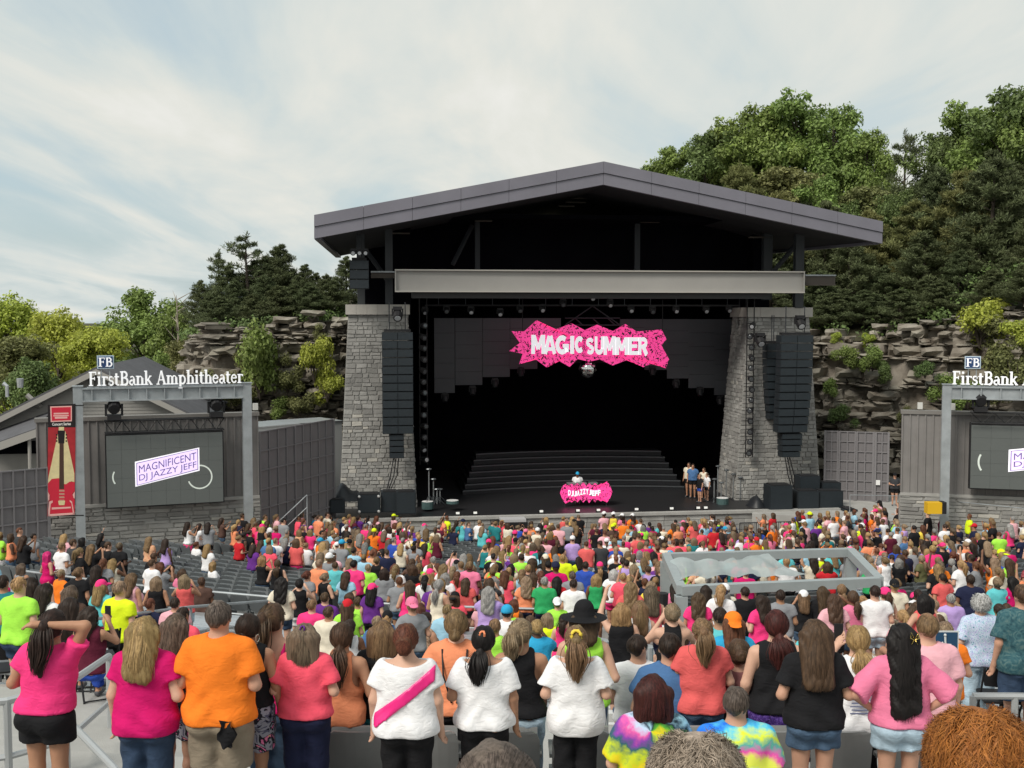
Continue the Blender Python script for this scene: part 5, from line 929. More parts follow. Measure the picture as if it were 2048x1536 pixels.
# bleacher benches (aluminium planks)
def bench(k, t0, t1, lab, back=False):
    a = k * TREAD; z = step_z(k); n = 6; ths = np.linspace(t0, t1, n + 1); mid = polar(a + .4, (t0 + t1) / 2); r = root('bleacher_bench', (mid[0], mid[1], z), lab, 'bench', 'aluminium bleacher benches')
    def plank(a0, a1, z0, z1, nm):
        v = []
        for t in ths: (xa_, ya_), (xb_, yb_) = polar(a0, t), polar(a1, t); v += [(xa_, ya_, z0), (xb_, yb_, z0), (xb_, yb_, z1), (xa_, ya_, z1)]
        f = [(0, 1, 2, 3), (n * 4 + 3, n * 4 + 2, n * 4 + 1, n * 4)]
        for i in range(n): b, c = i * 4, i * 4 + 4; f += [(b + j, c + j, c + (j + 1) % 4, b + (j + 1) % 4) for j in range(4)]
        build(nm, MB().add(v, f), M_alu, r)
    plank(a + .18, a + .31, z + .40, z + .44, 'plank'); plank(a + .325, a + .455, z + .40, z + .44, 'plank'); plank(a + .62, a + .80, z + .03, z + .07, 'footboard'); plank(a + .02, a + .045, z + .02, z + .18, 'riser_board')
    for t in np.linspace(t0, t1, 6)[[0, 2, 3, 5]]:
        x, y = polar(a + .3, t); q = MB(); q.box(x - .02, x + .02, y - .11, y + .11, z, z + .40); build('bracket', q, M_galv, r)
SECT = [(R(-30), R(-14.5), 'beside the outer handrail'), (R(-13.2), R(-3.5), 'between the handrail and the centre stairs'), (R(-1.9), R(6.6), 'between the centre stairs and the wheelchair platform'), (R(7.2), R(17), 'beyond the wheelchair platform')]
ORDN = ['first', 'second', 'third', 'fourth', 'fifth', 'sixth', 'seventh', 'eighth', 'ninth', 'tenth', 'eleventh', 'twelfth', 'thirteenth', 'fourteenth', 'fifteenth', 'sixteenth']
for i, k in enumerate(range(16, 31)):
    for t0, t1, w in SECT: bench(k, t0, t1, 'aluminium bench %s, %s row below the walkway' % (w, ORDN[i]))
# centre stairs with pale nosings, and rails
def stairs():
    t0, t1 = R(-3.35), R(-2.05); r = root('centre_stairs', (*polar(16, R(-2.7)), step_z(18)), 'narrow stairs with pale nosings between the bleacher sections', 'stairs')
    for k in range(12, 31):
        a = k * TREAD; z = step_z(k)
        for h in (0, 1):
            zz = z + (step_z(k - 1) - z) * .5 * (1 - h); (xa, ya), (xb, yb), (xc, yc), (xd, yd) = polar(a + h * .42, t0), polar(a + h * .42, t1), polar(a + h * .42 + .4, t1), polar(a + h * .42 + .4, t0)
            q = MB(); q.hexa([(xa, ya, z - .05), (xb, yb, z - .05), (xc, yc, z - .05), (xd, yd, z - .05), (xa, ya, zz + .01), (xb, yb, zz + .01), (xc, yc, zz + .01), (xd, yd, zz + .01)]); build('step', q, M_conc, r)
            q = MB(); (xe, ye), (xf, yf) = polar(a + h * .42 + .34, t1), polar(a + h * .42 + .34, t0); q.hexa([(xf, yf, zz + .012), (xe, ye, zz + .012), (xc, yc, zz + .012), (xd, yd, zz + .012), (xf, yf, zz + .024), (xe, ye, zz + .024), (xc, yc, zz + .024), (xd, yd, zz + .024)]); build('nosing', q, mat('nosing_white', (.62, .63, .63), .6), r)
stairs()
def apt(a, th, h): x, y = polar(a, th); return Vector((x, y, ground(x, y) + h))
rail([apt(11.6, R(-2.88), 1.1), apt(14.0, R(-2.88), 1.1), apt(16.4, R(-2.88), 1.05), apt(18.8, R(-2.88), 1.05)], 'steel rail down the centre stairs on the handrail side', rad=.03)
rail([apt(11.4, R(-2.38), 1.1), apt(13.8, R(-2.38), 1.1), apt(16.2, R(-2.38), 1.05), apt(18.8, R(-2.38), 1.05)], 'steel rail down the centre stairs on the platform side', rad=.03)
rail([apt(9.6, R(-1.95), .5), apt(9.6, R(-1.2), .5)], 'short low rail closing the end of the grey chair row', rad=.03, mid=False)
rail([apt(13, R(-13.8), 1.0), apt(17, R(-13.8), .95), apt(21, R(-13.8), .95), apt(26, R(-13.8), .95)], 'long steel stair rail through the outer bleachers', rad=.03)
rail([apt(26.4, R(-28), 1.0), apt(26.4, R(-22), 1.0), apt(26.4, R(-15), 1.0)], 'steel rail along the walkway below the outer bleachers', rad=.03); rail([apt(26.4, R(-12), 1.0), apt(26.4, R(-8), 1.0), apt(26.4, R(-4.2), 1.0)], 'steel rail along the walkway before the grey chairs', rad=.03)
P = [at(218, 1312, 12.2), at(130, 1372, 10.2), at(14, 1402, 9.9), at(-60, 1410, 9.8)]
rail(P, 'thick pale steel rail round the walkway behind the woman in black shorts', rad=.035, zb=6.3, m=mat('rail_pale', (.46, .48, .49), .45, .4))
q = MB(); q.tube([at(150, 1455, 10.1), at(228, 1536, 9.0), at(260, 1580, 8.7)], .032, 8); tag(build('sloping_rail', q, MATS['rail_pale']), 'pale steel rail sloping down from the walkway corner post', 'railing')
rail([at(1946, 1392, 11.4), at(2030, 1392, 11.4), at(2110, 1394, 11.4)], 'pale steel rail before the folding chair on the wheelchair platform', rad=.035, zb=6.2, m=MATS['rail_pale'], mid=False)
# near row of grey chairs
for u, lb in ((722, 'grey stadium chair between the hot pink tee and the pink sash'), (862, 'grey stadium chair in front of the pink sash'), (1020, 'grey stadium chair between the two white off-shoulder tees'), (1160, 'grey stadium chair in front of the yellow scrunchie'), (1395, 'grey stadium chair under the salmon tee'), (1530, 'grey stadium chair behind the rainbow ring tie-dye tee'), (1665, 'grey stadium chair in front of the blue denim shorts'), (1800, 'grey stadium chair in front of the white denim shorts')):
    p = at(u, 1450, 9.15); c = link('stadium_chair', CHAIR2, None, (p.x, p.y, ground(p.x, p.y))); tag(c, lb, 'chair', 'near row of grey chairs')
# folding chairs
def folding_chair(u, v, Y, rz, lab, s=1.0):
    p = at(u, v, Y); z = ground(p.x, p.y); r = root('folding_chair', (p.x, p.y, z), lab, 'folding chair', 'black folding chairs'); o = ORG[r.name]; m = M_black; c_, s_ = math.cos(rz), math.sin(rz); W = lambda x, y, h: Vector((o.x + (x * c_ - y * s_) * s, o.y + (x * s_ + y * c_) * s, o.z + h * s))
    for x in (-.22, .22):
        q = MB(); q.tube([W(x, .26, 0), W(x, -.05, .45), W(x, -.24, .84)], .012, 6); build('frame', q, m, r); q = MB(); q.tube([W(x * .9, -.24, 0), W(x * .9, .16, .44)], .012, 6); build('leg', q, m, r)
    q = MB(); q.hexa([W(-.2, -.16, .43), W(.2, -.16, .43), W(.2, .22, .45), W(-.2, .22, .45), W(-.2, -.16, .455), W(.2, -.16, .455), W(.2, .22, .475), W(-.2, .22, .475)]); build('seat', q, m, r)
    q = MB(); rows = []
    for f, w in ((0, .40), (.5, .44), (1, .38)):
        for x in np.linspace(-.5, .5, 6): rows.append(W(x * w, -.17 - .08 * f - .03 * (1 - 4 * x * x), .62 + .22 * f))
    q.add(rows + [p_ + Vector((0, .02, 0)) for p_ in rows], [(i * 6 + j, i * 6 + j + 1, (i + 1) * 6 + j + 1, (i + 1) * 6 + j) for i in range(2) for j in range(5)] + [(18 + i * 6 + j, 18 + (i + 1) * 6 + j, 18 + (i + 1) * 6 + j + 1, 18 + i * 6 + j + 1) for i in range(2) for j in range(5)] + [(12 + j, 13 + j, 31 + j, 30 + j) for j in range(5)]); build('backrest', q, m, r)
    for z_, x in ((.05, .22), (.02, .2)): q = MB(); yy = .22 if z_ > .03 else -.23; q.tube([W(-x, yy, z_), W(x, yy, z_)], .01, 5); build('crossbar', q, m, r)
folding_chair(198, 1400, 13.4, .5, 'black folding chair on the walkway beside the pale rail'); folding_chair(150, 1360, 14.0, .2, 'black folding chair partly behind the woman in black shorts'); folding_chair(2000, 1405, 12.0, -.15, 'black folding chair on the wheelchair platform'); folding_chair(20, 1330, 15.0, .3, 'black folding chair behind the raised-arm woman'); folding_chair(2046, 1420, 11.9, -.4, 'second black folding chair at the platform edge')
folding_chair(1360, 1400, 9.9, 0, 'black folding chair behind the seated blue-shirt man'); folding_chair(1478, 1395, 9.9, 0, 'black folding chair behind the woman with a small bun')
# wheelchair sign
p = at(1868, 1262, 10.5); fr = Frame(p, p + Vector((1, 0, 0))); r = root('accessible_sign', (p.x + .1, p.y, ground(p.x, p.y)), 'blue square wheelchair sign on a post', 'sign'); q = MB(); z = p.z; q.box(-.0, .23, 0, .012, z - .24, z, fr); build('panel', q, mat('sign_white2', (.6, .62, .62), .5), r); q = MB(); q.box(.012, .218, -.006, 0, z - .228, z - .012, fr); build('blue_field', q, mat('sign_blue', (.015, .06, .13), .5), r)
q = MB(); q.tube([fr.p(.10, -.012, z - .05), fr.p(.105, -.012, z - .12), fr.p(.15, -.012, z - .125), fr.p(.17, -.012, z - .18)], .011, 5); q.ball(fr.p(.10, -.012, z - .035), .014, 8, 6); q.tube([fr.p(a, -.012, b) for a, b in arc(.10, z - .15, .05, .05, 110, 350, 12)], .008, 5); build('wheelchair_symbol', q, MATS['sign_white2'], r); q = MB(); q.tube([fr.p(.115, .03, ORG[r.name].z), fr.p(.115, .03, z - .02)], .02, 6); build('post', q, M_galv, r)
# ================================================================== shade frame over the mixing position
def shade_frame():
    A, B, C, D = at(1362, 1186, 24.6), at(1758, 1176, 25.4), at(1700, 1150, 28.6), at(1332, 1150, 28.0); z = A.z; m = mat('shade_steel', (.36, .40, .41), .5, .2, var=.06)
    for p in (A, B, C, D): p.z = z + .05
    r = root('shade_frame', (A + C) / 2 - Vector((0, 0, 2.2)), 'pale steel shade frame with a rumpled canvas over the mixing position', 'shade frame')
    def beam(p, q_, nm): 
        d = (q_ - p).normalized(); s = Vector((-d.y, d.x, 0)) * .1; b = MB(); b.hexa([p - s - Vector((0, 0, .09)), q_ - s - Vector((0, 0, .09)), q_ + s - Vector((0, 0, .09)), p + s - Vector((0, 0, .09)), p - s + Vector((0, 0, .11)), q_ - s + Vector((0, 0, .11)), q_ + s + Vector((0, 0, .11)), p + s + Vector((0, 0, .11))]); build(nm, b, m, r)
    up = Vector((0, 0, .006)); beam(A, B, 'beam'); beam(B + up, C + up, 'beam'); beam(C, D, 'beam'); beam(D + up, A + up, 'beam')
    for p in (A, B, C, D): q = MB(); g_ = ground(p.x, p.y); q.box(p.x - .13, p.x + .13, p.y - .13, p.y + .13, g_, p.z - .11); build('post', q, m, r)
    nx, ny = 28, 8; vs = []; E = A.lerp(B, .66); G = D.lerp(C, .5); A_ = A.lerp(D, .12); D_ = A.lerp(D, .72)
    for i in range(nx + 1):
        f = i / nx
        for j in range(ny + 1):
            t = j / ny; p = A_.lerp(E.lerp(G, .1), f).lerp(D_.lerp(E.lerp(G, .62 - .2 * math.sin(f * 5)), f), t); sag = .10 * math.sin(math.pi * t); wv = .16 * abs(math.sin(f * math.pi * 4.5)) * (1 if f < .6 else .4); pk = .28 * math.exp(-((f - .72) / .14) ** 2) * math.sin(math.pi * t); vs.append(p + Vector((0, 0, .13 - sag + wv * .6 + pk)))
    q = MB().add(vs, [(i * (ny + 1) + j, (i + 1) * (ny + 1) + j, (i + 1) * (ny + 1) + j + 1, i * (ny + 1) + j + 1) for i in range(nx) for j in range(ny)]); m_c = mat('canvas_pale', (.62, .70, .71), .8, var=.08, vscale=2, trans=.5); tr_ = m_c.node_tree; tp = tr_.nodes.new('ShaderNodeBsdfTransparent'); ms_ = tr_.nodes.new('ShaderNodeMixShader'); ms_.inputs[0].default_value = .12; o_ = tr_.nodes['Material Output']; l_ = o_.inputs[0].links[0].from_socket; tr_.links.new(l_, ms_.inputs[1]); tr_.links.new(tp.outputs[0], ms_.inputs[2]); tr_.links.new(ms_.outputs[0], o_.inputs[0]); build('canvas', q, m_c, r, smooth=True)
    p = at(1324, 1232, 24.4); q = MB(); q.tube([(p.x, p.y, ground(p.x, p.y)), (p.x, p.y, p.z), at(1325, 1186, 24.4)], [.1, .11, .13], 10); tag(build('rolled_cover', q, M_black), 'upright black rolled cover standing by the shade frame post', 'cover')
    c = at(1590, 1245, 25.6); d = root('mixing_desk', (c.x, c.y, ground(c.x, c.y)), 'dark mixing desk under the shade frame', 'desk'); q = MB(); q.box(c.x - 1.6, c.x + 1.5, c.y - .3, c.y + .5, ground(c.x, c.y) + .85, ground(c.x, c.y) + 1.0); build('console', q, M_black, d)
    for x in (-1.5, 1.4): q = MB(); q.box(c.x + x, c.x + x + .1, c.y - .25, c.y + .45, ground(c.x, c.y), ground(c.x, c.y) + .85); build('leg', q, M_black, d)
shade_frame()
# ================================================================== people: implicit surfaces
def surfnet(D, lo, res):
    S = D < 0; c = sum(S[i:S.shape[0] - 1 + i, j:S.shape[1] - 1 + j, k:S.shape[2] - 1 + k].astype(np.int8) for i in (0, 1) for j in (0, 1) for k in (0, 1))
    act = (c > 0) & (c < 8); I, J, K = np.nonzero(act); n = len(I); idx = np.full(act.shape, -1, np.int32); idx[act] = np.arange(n); acc = np.zeros((n, 3), np.float32); cnt = np.zeros(n, np.float32)
    for ax in range(3):
        for a in (0, 1):
            for b in (0, 1):
                o1 = [0, 0, 0]; oth = [q for q in range(3) if q != ax]; o1[oth[0]] = a; o1[oth[1]] = b; o2 = list(o1); o2[ax] = 1
                d1 = D[I + o1[0], J + o1[1], K + o1[2]]; d2 = D[I + o2[0], J + o2[1], K + o2[2]]; m = (d1 < 0) != (d2 < 0); t = d1[m] / (d1[m] - d2[m])
                p = np.tile(np.array(o1, np.float32), (m.sum(), 1)); p[:, ax] = t; acc[m] += p; cnt[m] += 1
    v = (np.stack([I, J, K], 1) + acc / cnt[:, None]) * res + lo; F_ = []
    for ax in range(3):
        sl0 = [slice(None)] * 3; sl1 = [slice(None)] * 3; sl0[ax] = slice(0, -1); sl1[ax] = slice(1, None); A, B = S[tuple(sl0)], S[tuple(sl1)]; E = np.nonzero(A != B); E = np.stack(E, 1)
        b, c_ = [q for q in range(3) if q != ax]; ok = (E[:, b] > 0) & (E[:, c_] > 0) & (E[:, b] < S.shape[b] - 1) & (E[:, c_] < S.shape[c_] - 1); E = E[ok]; ins = A[tuple(E.T)]
        def cell(db, dc): q = E.copy(); q[:, b] -= db; q[:, c_] -= dc; return idx[tuple(q.T)]
        quad = np.stack([cell(1, 1), cell(0, 1), cell(0, 0), cell(1, 0)], 1); flip = ~ins if ax != 1 else ins; quad[flip] = quad[flip][:, ::-1]; F_.append(quad)
    return v, np.concatenate(F_)
class Vol:
    def __init__(s, lo, hi, res):
        s.lo = np.array(lo, np.float32); s.res = res; s.n = np.ceil((np.array(hi) - lo) / res).astype(int) + 1; s.D = np.full(s.n, .5, np.float32); s.ax = [s.lo[i] + res * np.arange(s.n[i], dtype=np.float32) for i in range(3)]
    def _win(s, lo, hi):
        i0 = np.clip(((np.array(lo) - s.lo) / s.res).astype(int), 0, s.n); i1 = np.clip(((np.array(hi) - s.lo) / s.res).astype(int) + 2, 0, s.n)
        sl = tuple(slice(a, b) for a, b in zip(i0, i1)); return sl, s.ax[0][sl[0]][:, None, None], s.ax[1][sl[1]][None, :, None], s.ax[2][sl[2]][None, None, :]
    def cone(s, a, b, ra, rb, k=.03, f=(1, 1, 1), flat=False, op='add'):
        a, b = np.array(a, np.float32), np.array(b, np.float32); R_ = max(ra, rb) * max(f) + k + s.res * 2; sl, X, Y, Z = s._win(np.minimum(a, b) - R_, np.maximum(a, b) + R_)
        if min(q.stop - q.start for q in sl) <= 0: return
        d = b - a; L2 = float((d * d).sum()) or 1e-9; tr = ((X - a[0]) * d[0] + (Y - a[1]) * d[1] + (Z - a[2]) * d[2]) / L2; t = np.clip(tr, 0, 1)
        q = np.sqrt(((X - a[0] - t * d[0]) / f[0]) ** 2 + ((Y - a[1] - t * d[1]) / f[1]) ** 2 + ((Z - a[2] - t * d[2]) / f[2]) ** 2); v = (q - (ra + (rb - ra) * t)) * min(f)
        if flat: v = np.maximum(v, (tr - 1) * math.sqrt(L2))
        D = s.D[sl]
        if op == 'add': h = np.maximum(k - np.abs(D - v), 0) / k; s.D[sl] = np.minimum(D, v) - h * h * k * .25
        else: h = np.maximum(k - np.abs(D + v), 0) / k; s.D[sl] = np.maximum(D, -v) + h * h * k * .25
    def cutz(s, z, above=False):
        v = (s.ax[2] - z) if above else (z - s.ax[2]); s.D = np.maximum(s.D, v[None, None, :].astype(np.float32))
    def disp(s, fn): s.D += fn(s.ax[0][:, None, None], s.ax[1][None, :, None], s.ax[2][None, None, :]).astype(np.float32) * (np.abs(s.D) < .06)
    def mesh(s): return surfnet(s.D, s.lo, s.res)
def quad_mesh(name, v, f, mats, mi=None, smooth=True):
    me = bpy.data.meshes.new(name); me.vertices.add(len(v)); me.vertices.foreach_set('co', np.ascontiguousarray(v, np.float32).ravel()); me.loops.add(f.size); me.loops.foreach_set('vertex_index', np.ascontiguousarray(f, np.int32).ravel())
    me.polygons.add(len(f)); me.polygons.foreach_set('loop_start', (np.arange(len(f)) * 4).astype(np.int32)); me.polygons.foreach_set('loop_total', np.full(len(f), 4, np.int32))
    for m in mats: me.materials.append(m)
    if mi is not None: me.polygons.foreach_set('material_index', mi.astype(np.int32))
    if smooth: me.polygons.foreach_set('use_smooth', np.ones(len(f), bool))
    me.update(calc_edges=True); me.validate(); return me
ARM = {'down': ((.235, -.03, 1.09), (.25, .04, .86)), 'front': ((.255, -.05, 1.10), (.12, .22, 1.10)), 'crossed': ((.25, .01, 1.09), (-.03, .20, 1.13)), 'hips': ((.37, -.07, 1.13), (.21, .0, .98)),
       'phone': ((.27, .13, 1.21), (.09, .30, 1.42)), 'up': ((.27, .10, 1.50), (.20, .20, 1.74)), 'head': ((.27, -.03, 1.60), (.0, -.13, 1.60)), 'lap': ((.25, .0, 1.08), (.12, .22, .98)), 'wide': ((.29, -.02, 1.10), (.32, .12, .90))}
class Pose:
    def __init__(s, L='down', R_='down', w=1.0, sit=False, yaw=0.0, roll=0.0, male=False, nod=0.0, stance=0.0):
        s.arm = {-1: ARM[L], 1: ARM[R_]}; s.kind = {-1: L, 1: R_}; s.w = 1 + (w - 1) * .5; s.sit = sit; s.yaw = yaw; s.roll = roll; s.male = male; s.nod = nod; s.dz = -.40 if sit else 0.0; s.stance = stance
    def U(s, p):           # upper body transform
        x, y, z = p; z0 = .92; c, n = math.cos(s.roll), math.sin(s.roll); x, z = x * c + (z - z0) * n, z0 + (z - z0) * c - x * n; return (x, y, z + s.dz)
    def Hd(s, p):
        x, y, z = p; c, n = math.cos(s.nod), math.sin(s.nod); y, z = y * c - (z - 1.44) * -n * -1, 1.44 + (z - 1.44) * c - y * n * 0 ; c, n = math.cos(s.yaw), math.sin(s.yaw); return s.U((x * c - y * n, x * n + y * c, z))
    def arm_pts(s, sd_):
        e, wr = s.arm[sd_]; sx = (.185 if s.male else .165) + .02 * (s.w - 1) * 2; k = 1 + (s.w - 1) * .25; return s.U((sd_ * sx, -.01, 1.34)), s.U((sd_ * e[0] * k + (0 if e[0] < .3 else 0), e[1], e[2])), s.U((sd_ * wr[0] * k, wr[1], wr[2]))
    def leg_pts(s, sd_):
        hx = .09 + .02 * (s.w - 1) * 2
        if s.sit: return (sd_ * hx, -.02, .50), (sd_ * (hx + .05), .40, .50), (sd_ * (hx + .03), .42, .09)
        return (sd_ * hx, 0, .86), (sd_ * (hx + s.stance * .5), .015, .47), (sd_ * (hx + s.stance), -.01, .09)
def torso(V, P, g=0.0, k=.04):
    w = P.w; U = P.U; wf = 1.0 if not P.male else 1.02; V.cone(U((-.058, -.01, .90)), U((.058, -.01, .90)), .120 * w + g, .120 * w + g, k, (1, .86, 1)); V.cone(U((0, .005, .93)), U((0, .01, 1.12)), .122 * w + g, (.108 if not P.male else .125) * w + g, k, (1.15, .88, 1))
    V.cone(U((0, .005, 1.12)), U((0, -.01, 1.29)), (.112 if not P.male else .125) * w + g, .115 * (.6 + .4 * w) + g, k, (1.22, .84, 1)); V.cone(U((-.125, -.012, 1.335)), U((.125, -.012, 1.335)), .066 + g * .7, .066 + g * .7, k)
    V.cone(U((0, -.015, 1.33)), U((0, 0, 1.41)), .085 + g * .5, .055 + g * .3, k, (1.25, 1, 1))
    for sd_ in (-1, 1):
        if not P.male: V.cone(U((sd_ * .07, .075, 1.205)), U((sd_ * .07, .08, 1.205)), .07 * (.5 + .5 * w) + g, .07 * (.5 + .5 * w) + g, k)
        V.cone(U((sd_ * .075 * w, -.055 * w, .875)), U((sd_ * .075 * w, -.055 * w, .87)), .10 * w + g, .10 * w + g, k)
def fingers(V, P, sd_, wr, el, fine):
    wr, el = np.array(wr), np.array(el); d = (wr - el); d /= np.linalg.norm(d); up = np.array([0, 0, 1.0]); side = np.cross(d, up); side /= np.linalg.norm(side) + 1e-6
    if abs(d[2]) > .7: side = np.array([0, 1.0, 0]) - d * d[1]; side /= np.linalg.norm(side)
    nrm = np.cross(side, d); pm = wr + d * .075; V.cone(wr, pm, .024, .03, .02)
    V.cone(wr + side * .012, pm + side * .018, .018, .016, .02); V.cone(wr - side * .012, pm - side * .018, .018, .016, .02)
    if not fine: V.cone(pm, pm + d * .07 - nrm * .02 * sd_, .024, .016, .02); return
    for i, (o, ln) in enumerate(((-.030, .062), (-.011, .072), (.010, .070), (.029, .056))):
        b = pm + side * o; m = b + d * ln * .55 + nrm * .008 * -sd_; e = m + d * ln * .4 + nrm * .026 * -sd_; fr_ = max(1, V.res / .0145); V.cone(b, m, .011 * fr_, .010 * fr_, .006); V.cone(m, e, .010 * fr_, .0095 * fr_, .006)
    tb = wr + d * .025 + side * .03; tm = tb + d * .03 + side * .028; V.cone(tb, tm, .0125, .011, .012); V.cone(tm, tm + d * .03 + side * .004, .011, .0095, .006)
def body_vol(P, res, fine=True):
    span = max(.5, *(abs(a[0]) for sd_ in (-1, 1) for a in P.arm_pts(sd_))) + .16; ht = 1.80 + max(0, *(P.arm_pts(s_)[2][2] - 1.60 for s_ in (-1, 1)))
    V = Vol((-span, -.36, -.02), (span, .62, ht + (P.dz if P.sit else 0) + .02), res); torso(V, P); H = P.Hd; w = P.w
    V.cone(P.U((0, -.005, 1.37)), H((0, .01, 1.47)), .056 if not P.male else .064, .05 if not P.male else .06, .035); V.cone(H((0, -.01, 1.56)), H((0, .0, 1.575)), .078, .076, .03, (1, 1.2, 1.12)); V.cone(H((0, .035, 1.50)), H((0, .05, 1.475)), .058, .038, .03); V.cone(H((0, .09, 1.555)), H((0, .116, 1.525)), .010, .016, .015)
    for sd_ in (-1, 1):
        V.cone(H((sd_ * .078, -.005, 1.555)), H((sd_ * .084, -.012, 1.525)), .019, .012, .01, (.5, 1, 1.3)); V.cone(H((sd_ * .032, .10, 1.56)), H((sd_ * .032, .101, 1.56)), .012, .012, .008, op='sub'); V.cone(H((sd_ * .032, .082, 1.56)), H((sd_ * .032, .083, 1.56)), .0125, .0125, .003)
        a, e, wr = P.arm_pts(sd_); V.cone(a, e, .050 * (.45 + .55 * w), .040 * (.5 + .5 * w), .03); V.cone(e, wr, .041 * (.5 + .5 * w), .026, .02); fingers(V, P, sd_, wr, e, fine)
        h, kn, an = P.leg_pts(sd_); V.cone(h, kn, .088 * w, .056 * (.5 + .5 * w), .04); m = np.array(kn) * .65 + np.array(an) * .35; V.cone(kn, an, .052 * (.5 + .5 * w), .036, .03); V.cone(m + [0, -.022, 0], m + [0, -.02, -.05], .048 * (.5 + .5 * w), .04, .03)
        V.cone((an[0], an[1] - .03, .045), (an[0] + sd_ * .015, an[1] + .14, .035), .044, .034, .03)
    V.cone(H((-.022, .088, 1.497)), H((.022, .088, 1.497)), .009, .009, .006); return V
def fold_fn(P, seed, amp):
    a, b, c = seed * 1.7, seed * 2.9, seed * .7; dz = P.dz
    def fn(x, y, z):
        zz = z - dz; w1 = np.exp(-((zz - 1.02) / .13) ** 2); w2 = np.exp(-((zz - .90) / .12) ** 2); w3 = np.exp(-((zz - 1.26) / .10) ** 2)
        n1 = np.sin(34 * zz + 5 * np.sin(6 * x + a) + 7 * y + 2.5 * np.abs(x) * 8 + b); n2 = np.sin(26 * x + 9 * zz + 4 * np.sin(8 * zz + c) + 11 * y); n3 = np.sin(17 * (x * (1 + .3 * np.sin(b)) + .8 * zz) + 3 * np.sin(10 * y + a) + c)
        return amp * (.75 * w1 * n1 + .8 * w2 * n2 + .45 * n3 + .5 * w3 * np.sin(30 * np.abs(x) - 20 * zz + a))
    return fn
def top_mesh(P, kind, res, seed=1, hem=.86, sleeve=.55, loose=.02, amp=.0085, neck=None):
    span = max(.42, *(abs(P.arm_pts(s_)[1][0]) for s_ in (-1, 1))) + .16; V = Vol((-span, -.34, .30 + (P.dz if P.sit else .25)), (span, .36, 1.72 + P.dz), res); loose = loose * .7; g = .022 + loose * .3; torso(V, P, g, .05); U = P.U; w = P.w
    if kind in ('tee', 'sweat', 'off', 'polo'): V.cone(U((0, 0, hem - .02)), U((0, 0, 1.24)), .133 * w + loose * .8, .122 * w + loose * .6, .06, (1.36, .98, 1))
    elif kind == 'dress': V.cone(U((0, 0, .60)), U((0, 0, 1.05)), .19 * w, .125 * w, .05, (1.1, .95, 1)); hem = .60
    else: V.cone(U((0, 0, hem - .02)), U((0, 0, 1.15)), .13 * w + loose * .6, .115 * w + loose * .3, .05, (1.15, .9, 1))
    for sd_ in (-1, 1):
        a, e, wr = [np.array(q) for q in P.arm_pts(sd_)]
        if kind in ('tee', 'off', 'polo'): V.cone(a, a + (e - a) * sleeve, .064 * (.45 + .55 * w) + .004, .066 * (.45 + .55 * w) + loose * .8, .035, flat=True)
        elif kind == 'sweat':
            V.cone(a, e, .068 * (.45 + .55 * w), .068 * (.45 + .55 * w) + loose, .04, flat=sleeve <= 1.05)
            if sleeve > 1.05: V.cone(e, e + (wr - e) * (sleeve - 1), .07 * w, .05, .03, flat=True)
        else:
            r_ = {'tank': .085, 'racer': .12, 'halter': .14, 'strap': .13, 'dress': .10}.get(kind, .085); V.cone(U((sd_ * .225, -.0, 1.25)), U((sd_ * .225, 0, 1.42)), r_, r_ * .95, .02, (1, 1.6, 1), op='sub')
    nk = neck or {'off': ((0, -.01, 1.455), (.185, .15, .115)), 'strap': ((0, -.03, 1.42), (.10, .2, .20)), 'racer': ((0, .0, 1.47), (.07, .12, .10)), 'halter': ((0, 0, 1.48), (.075, .1, .07))}.get(kind, ((0, .0, 1.475), (.083, .095, .075))); c, f = nk; V.cone(U(c), U((c[0] + .001, c[1], c[2])), 1.0 * .1, .1, .012, tuple(q * 10 for q in f), op='sub'); V.cone(U((0, .1, 1.46)), U((0, .1, 1.461)), .09, .09, .02, op='sub')
    V.disp(fold_fn(P, seed, amp)); V.cutz(hem + P.dz + .004); return V
def bottom_mesh(P, kind, res, seed=1, frac=.55, amp=.005, loose=.012, waist=1.0):
    V = Vol((-.42, -.36, .02), (.42, .62 if P.sit else .32, 1.10 + (P.dz if P.sit else 0)), res); w = P.w; U = P.U; g = loose
    V.cone(U((-.06, -.01, .90)), U((.06, -.01, .90)), .124 * w + g, .124 * w + g, .04, (1, .87, 1)); V.cone(U((0, .0, .90)), U((0, .005, 1.04)), .122 * w + g, .118 * w + g, .04, (1.15, .88, 1))
    for sd_ in (-1, 1): V.cone(U((sd_ * .075 * w, -.055 * w, .875)), U((sd_ * .075 * w, -.055 * w, .87)), .102 * w + g, .102 * w + g, .03)
    if kind == 'skirt': V.cone((0, 0, .95 + P.dz), (0, .0 if not P.sit else .2, .47 if not P.sit else .42), .15 * w, .24 * w, .05, (1.1, .9, 1), flat=True)
    else:
        for sd_ in (-1, 1):
            h, kn, an = [np.array(q) for q in P.leg_pts(sd_)]; V.cone(h, h + (kn - h) * min(1, frac), .092 * w + g, (.092 + (.062 - .092) * min(1, frac)) * w + g * (1.6 if frac < 1 else 1.5), .022, flat=frac < 1)
            if frac > 1: V.cone(kn, kn + (an - kn) * (frac - 1), .062 * w + g + .01, .050 + g + .012, .03, flat=True); m_ = kn * .65 + an * .35; V.cone(m_ + [0, -.02, 0], m_ + [0, -.02, -.06], .056 * w + g, .05 + g, .03)
    dz = P.dz; V.disp(lambda x, y, z: amp * (np.sin(30 * z + 9 * np.abs(x) * 4 + seed) * np.sin(13 * y + 5 * x + seed) + .6 * np.sin(40 * x + 12 * z))); V.D += (.024 * np.clip((V.ax[2] - (waist + dz - .06)) / .05, 0, 1))[None, None, :].astype(np.float32); V.cutz(waist + P.dz, above=True); return V
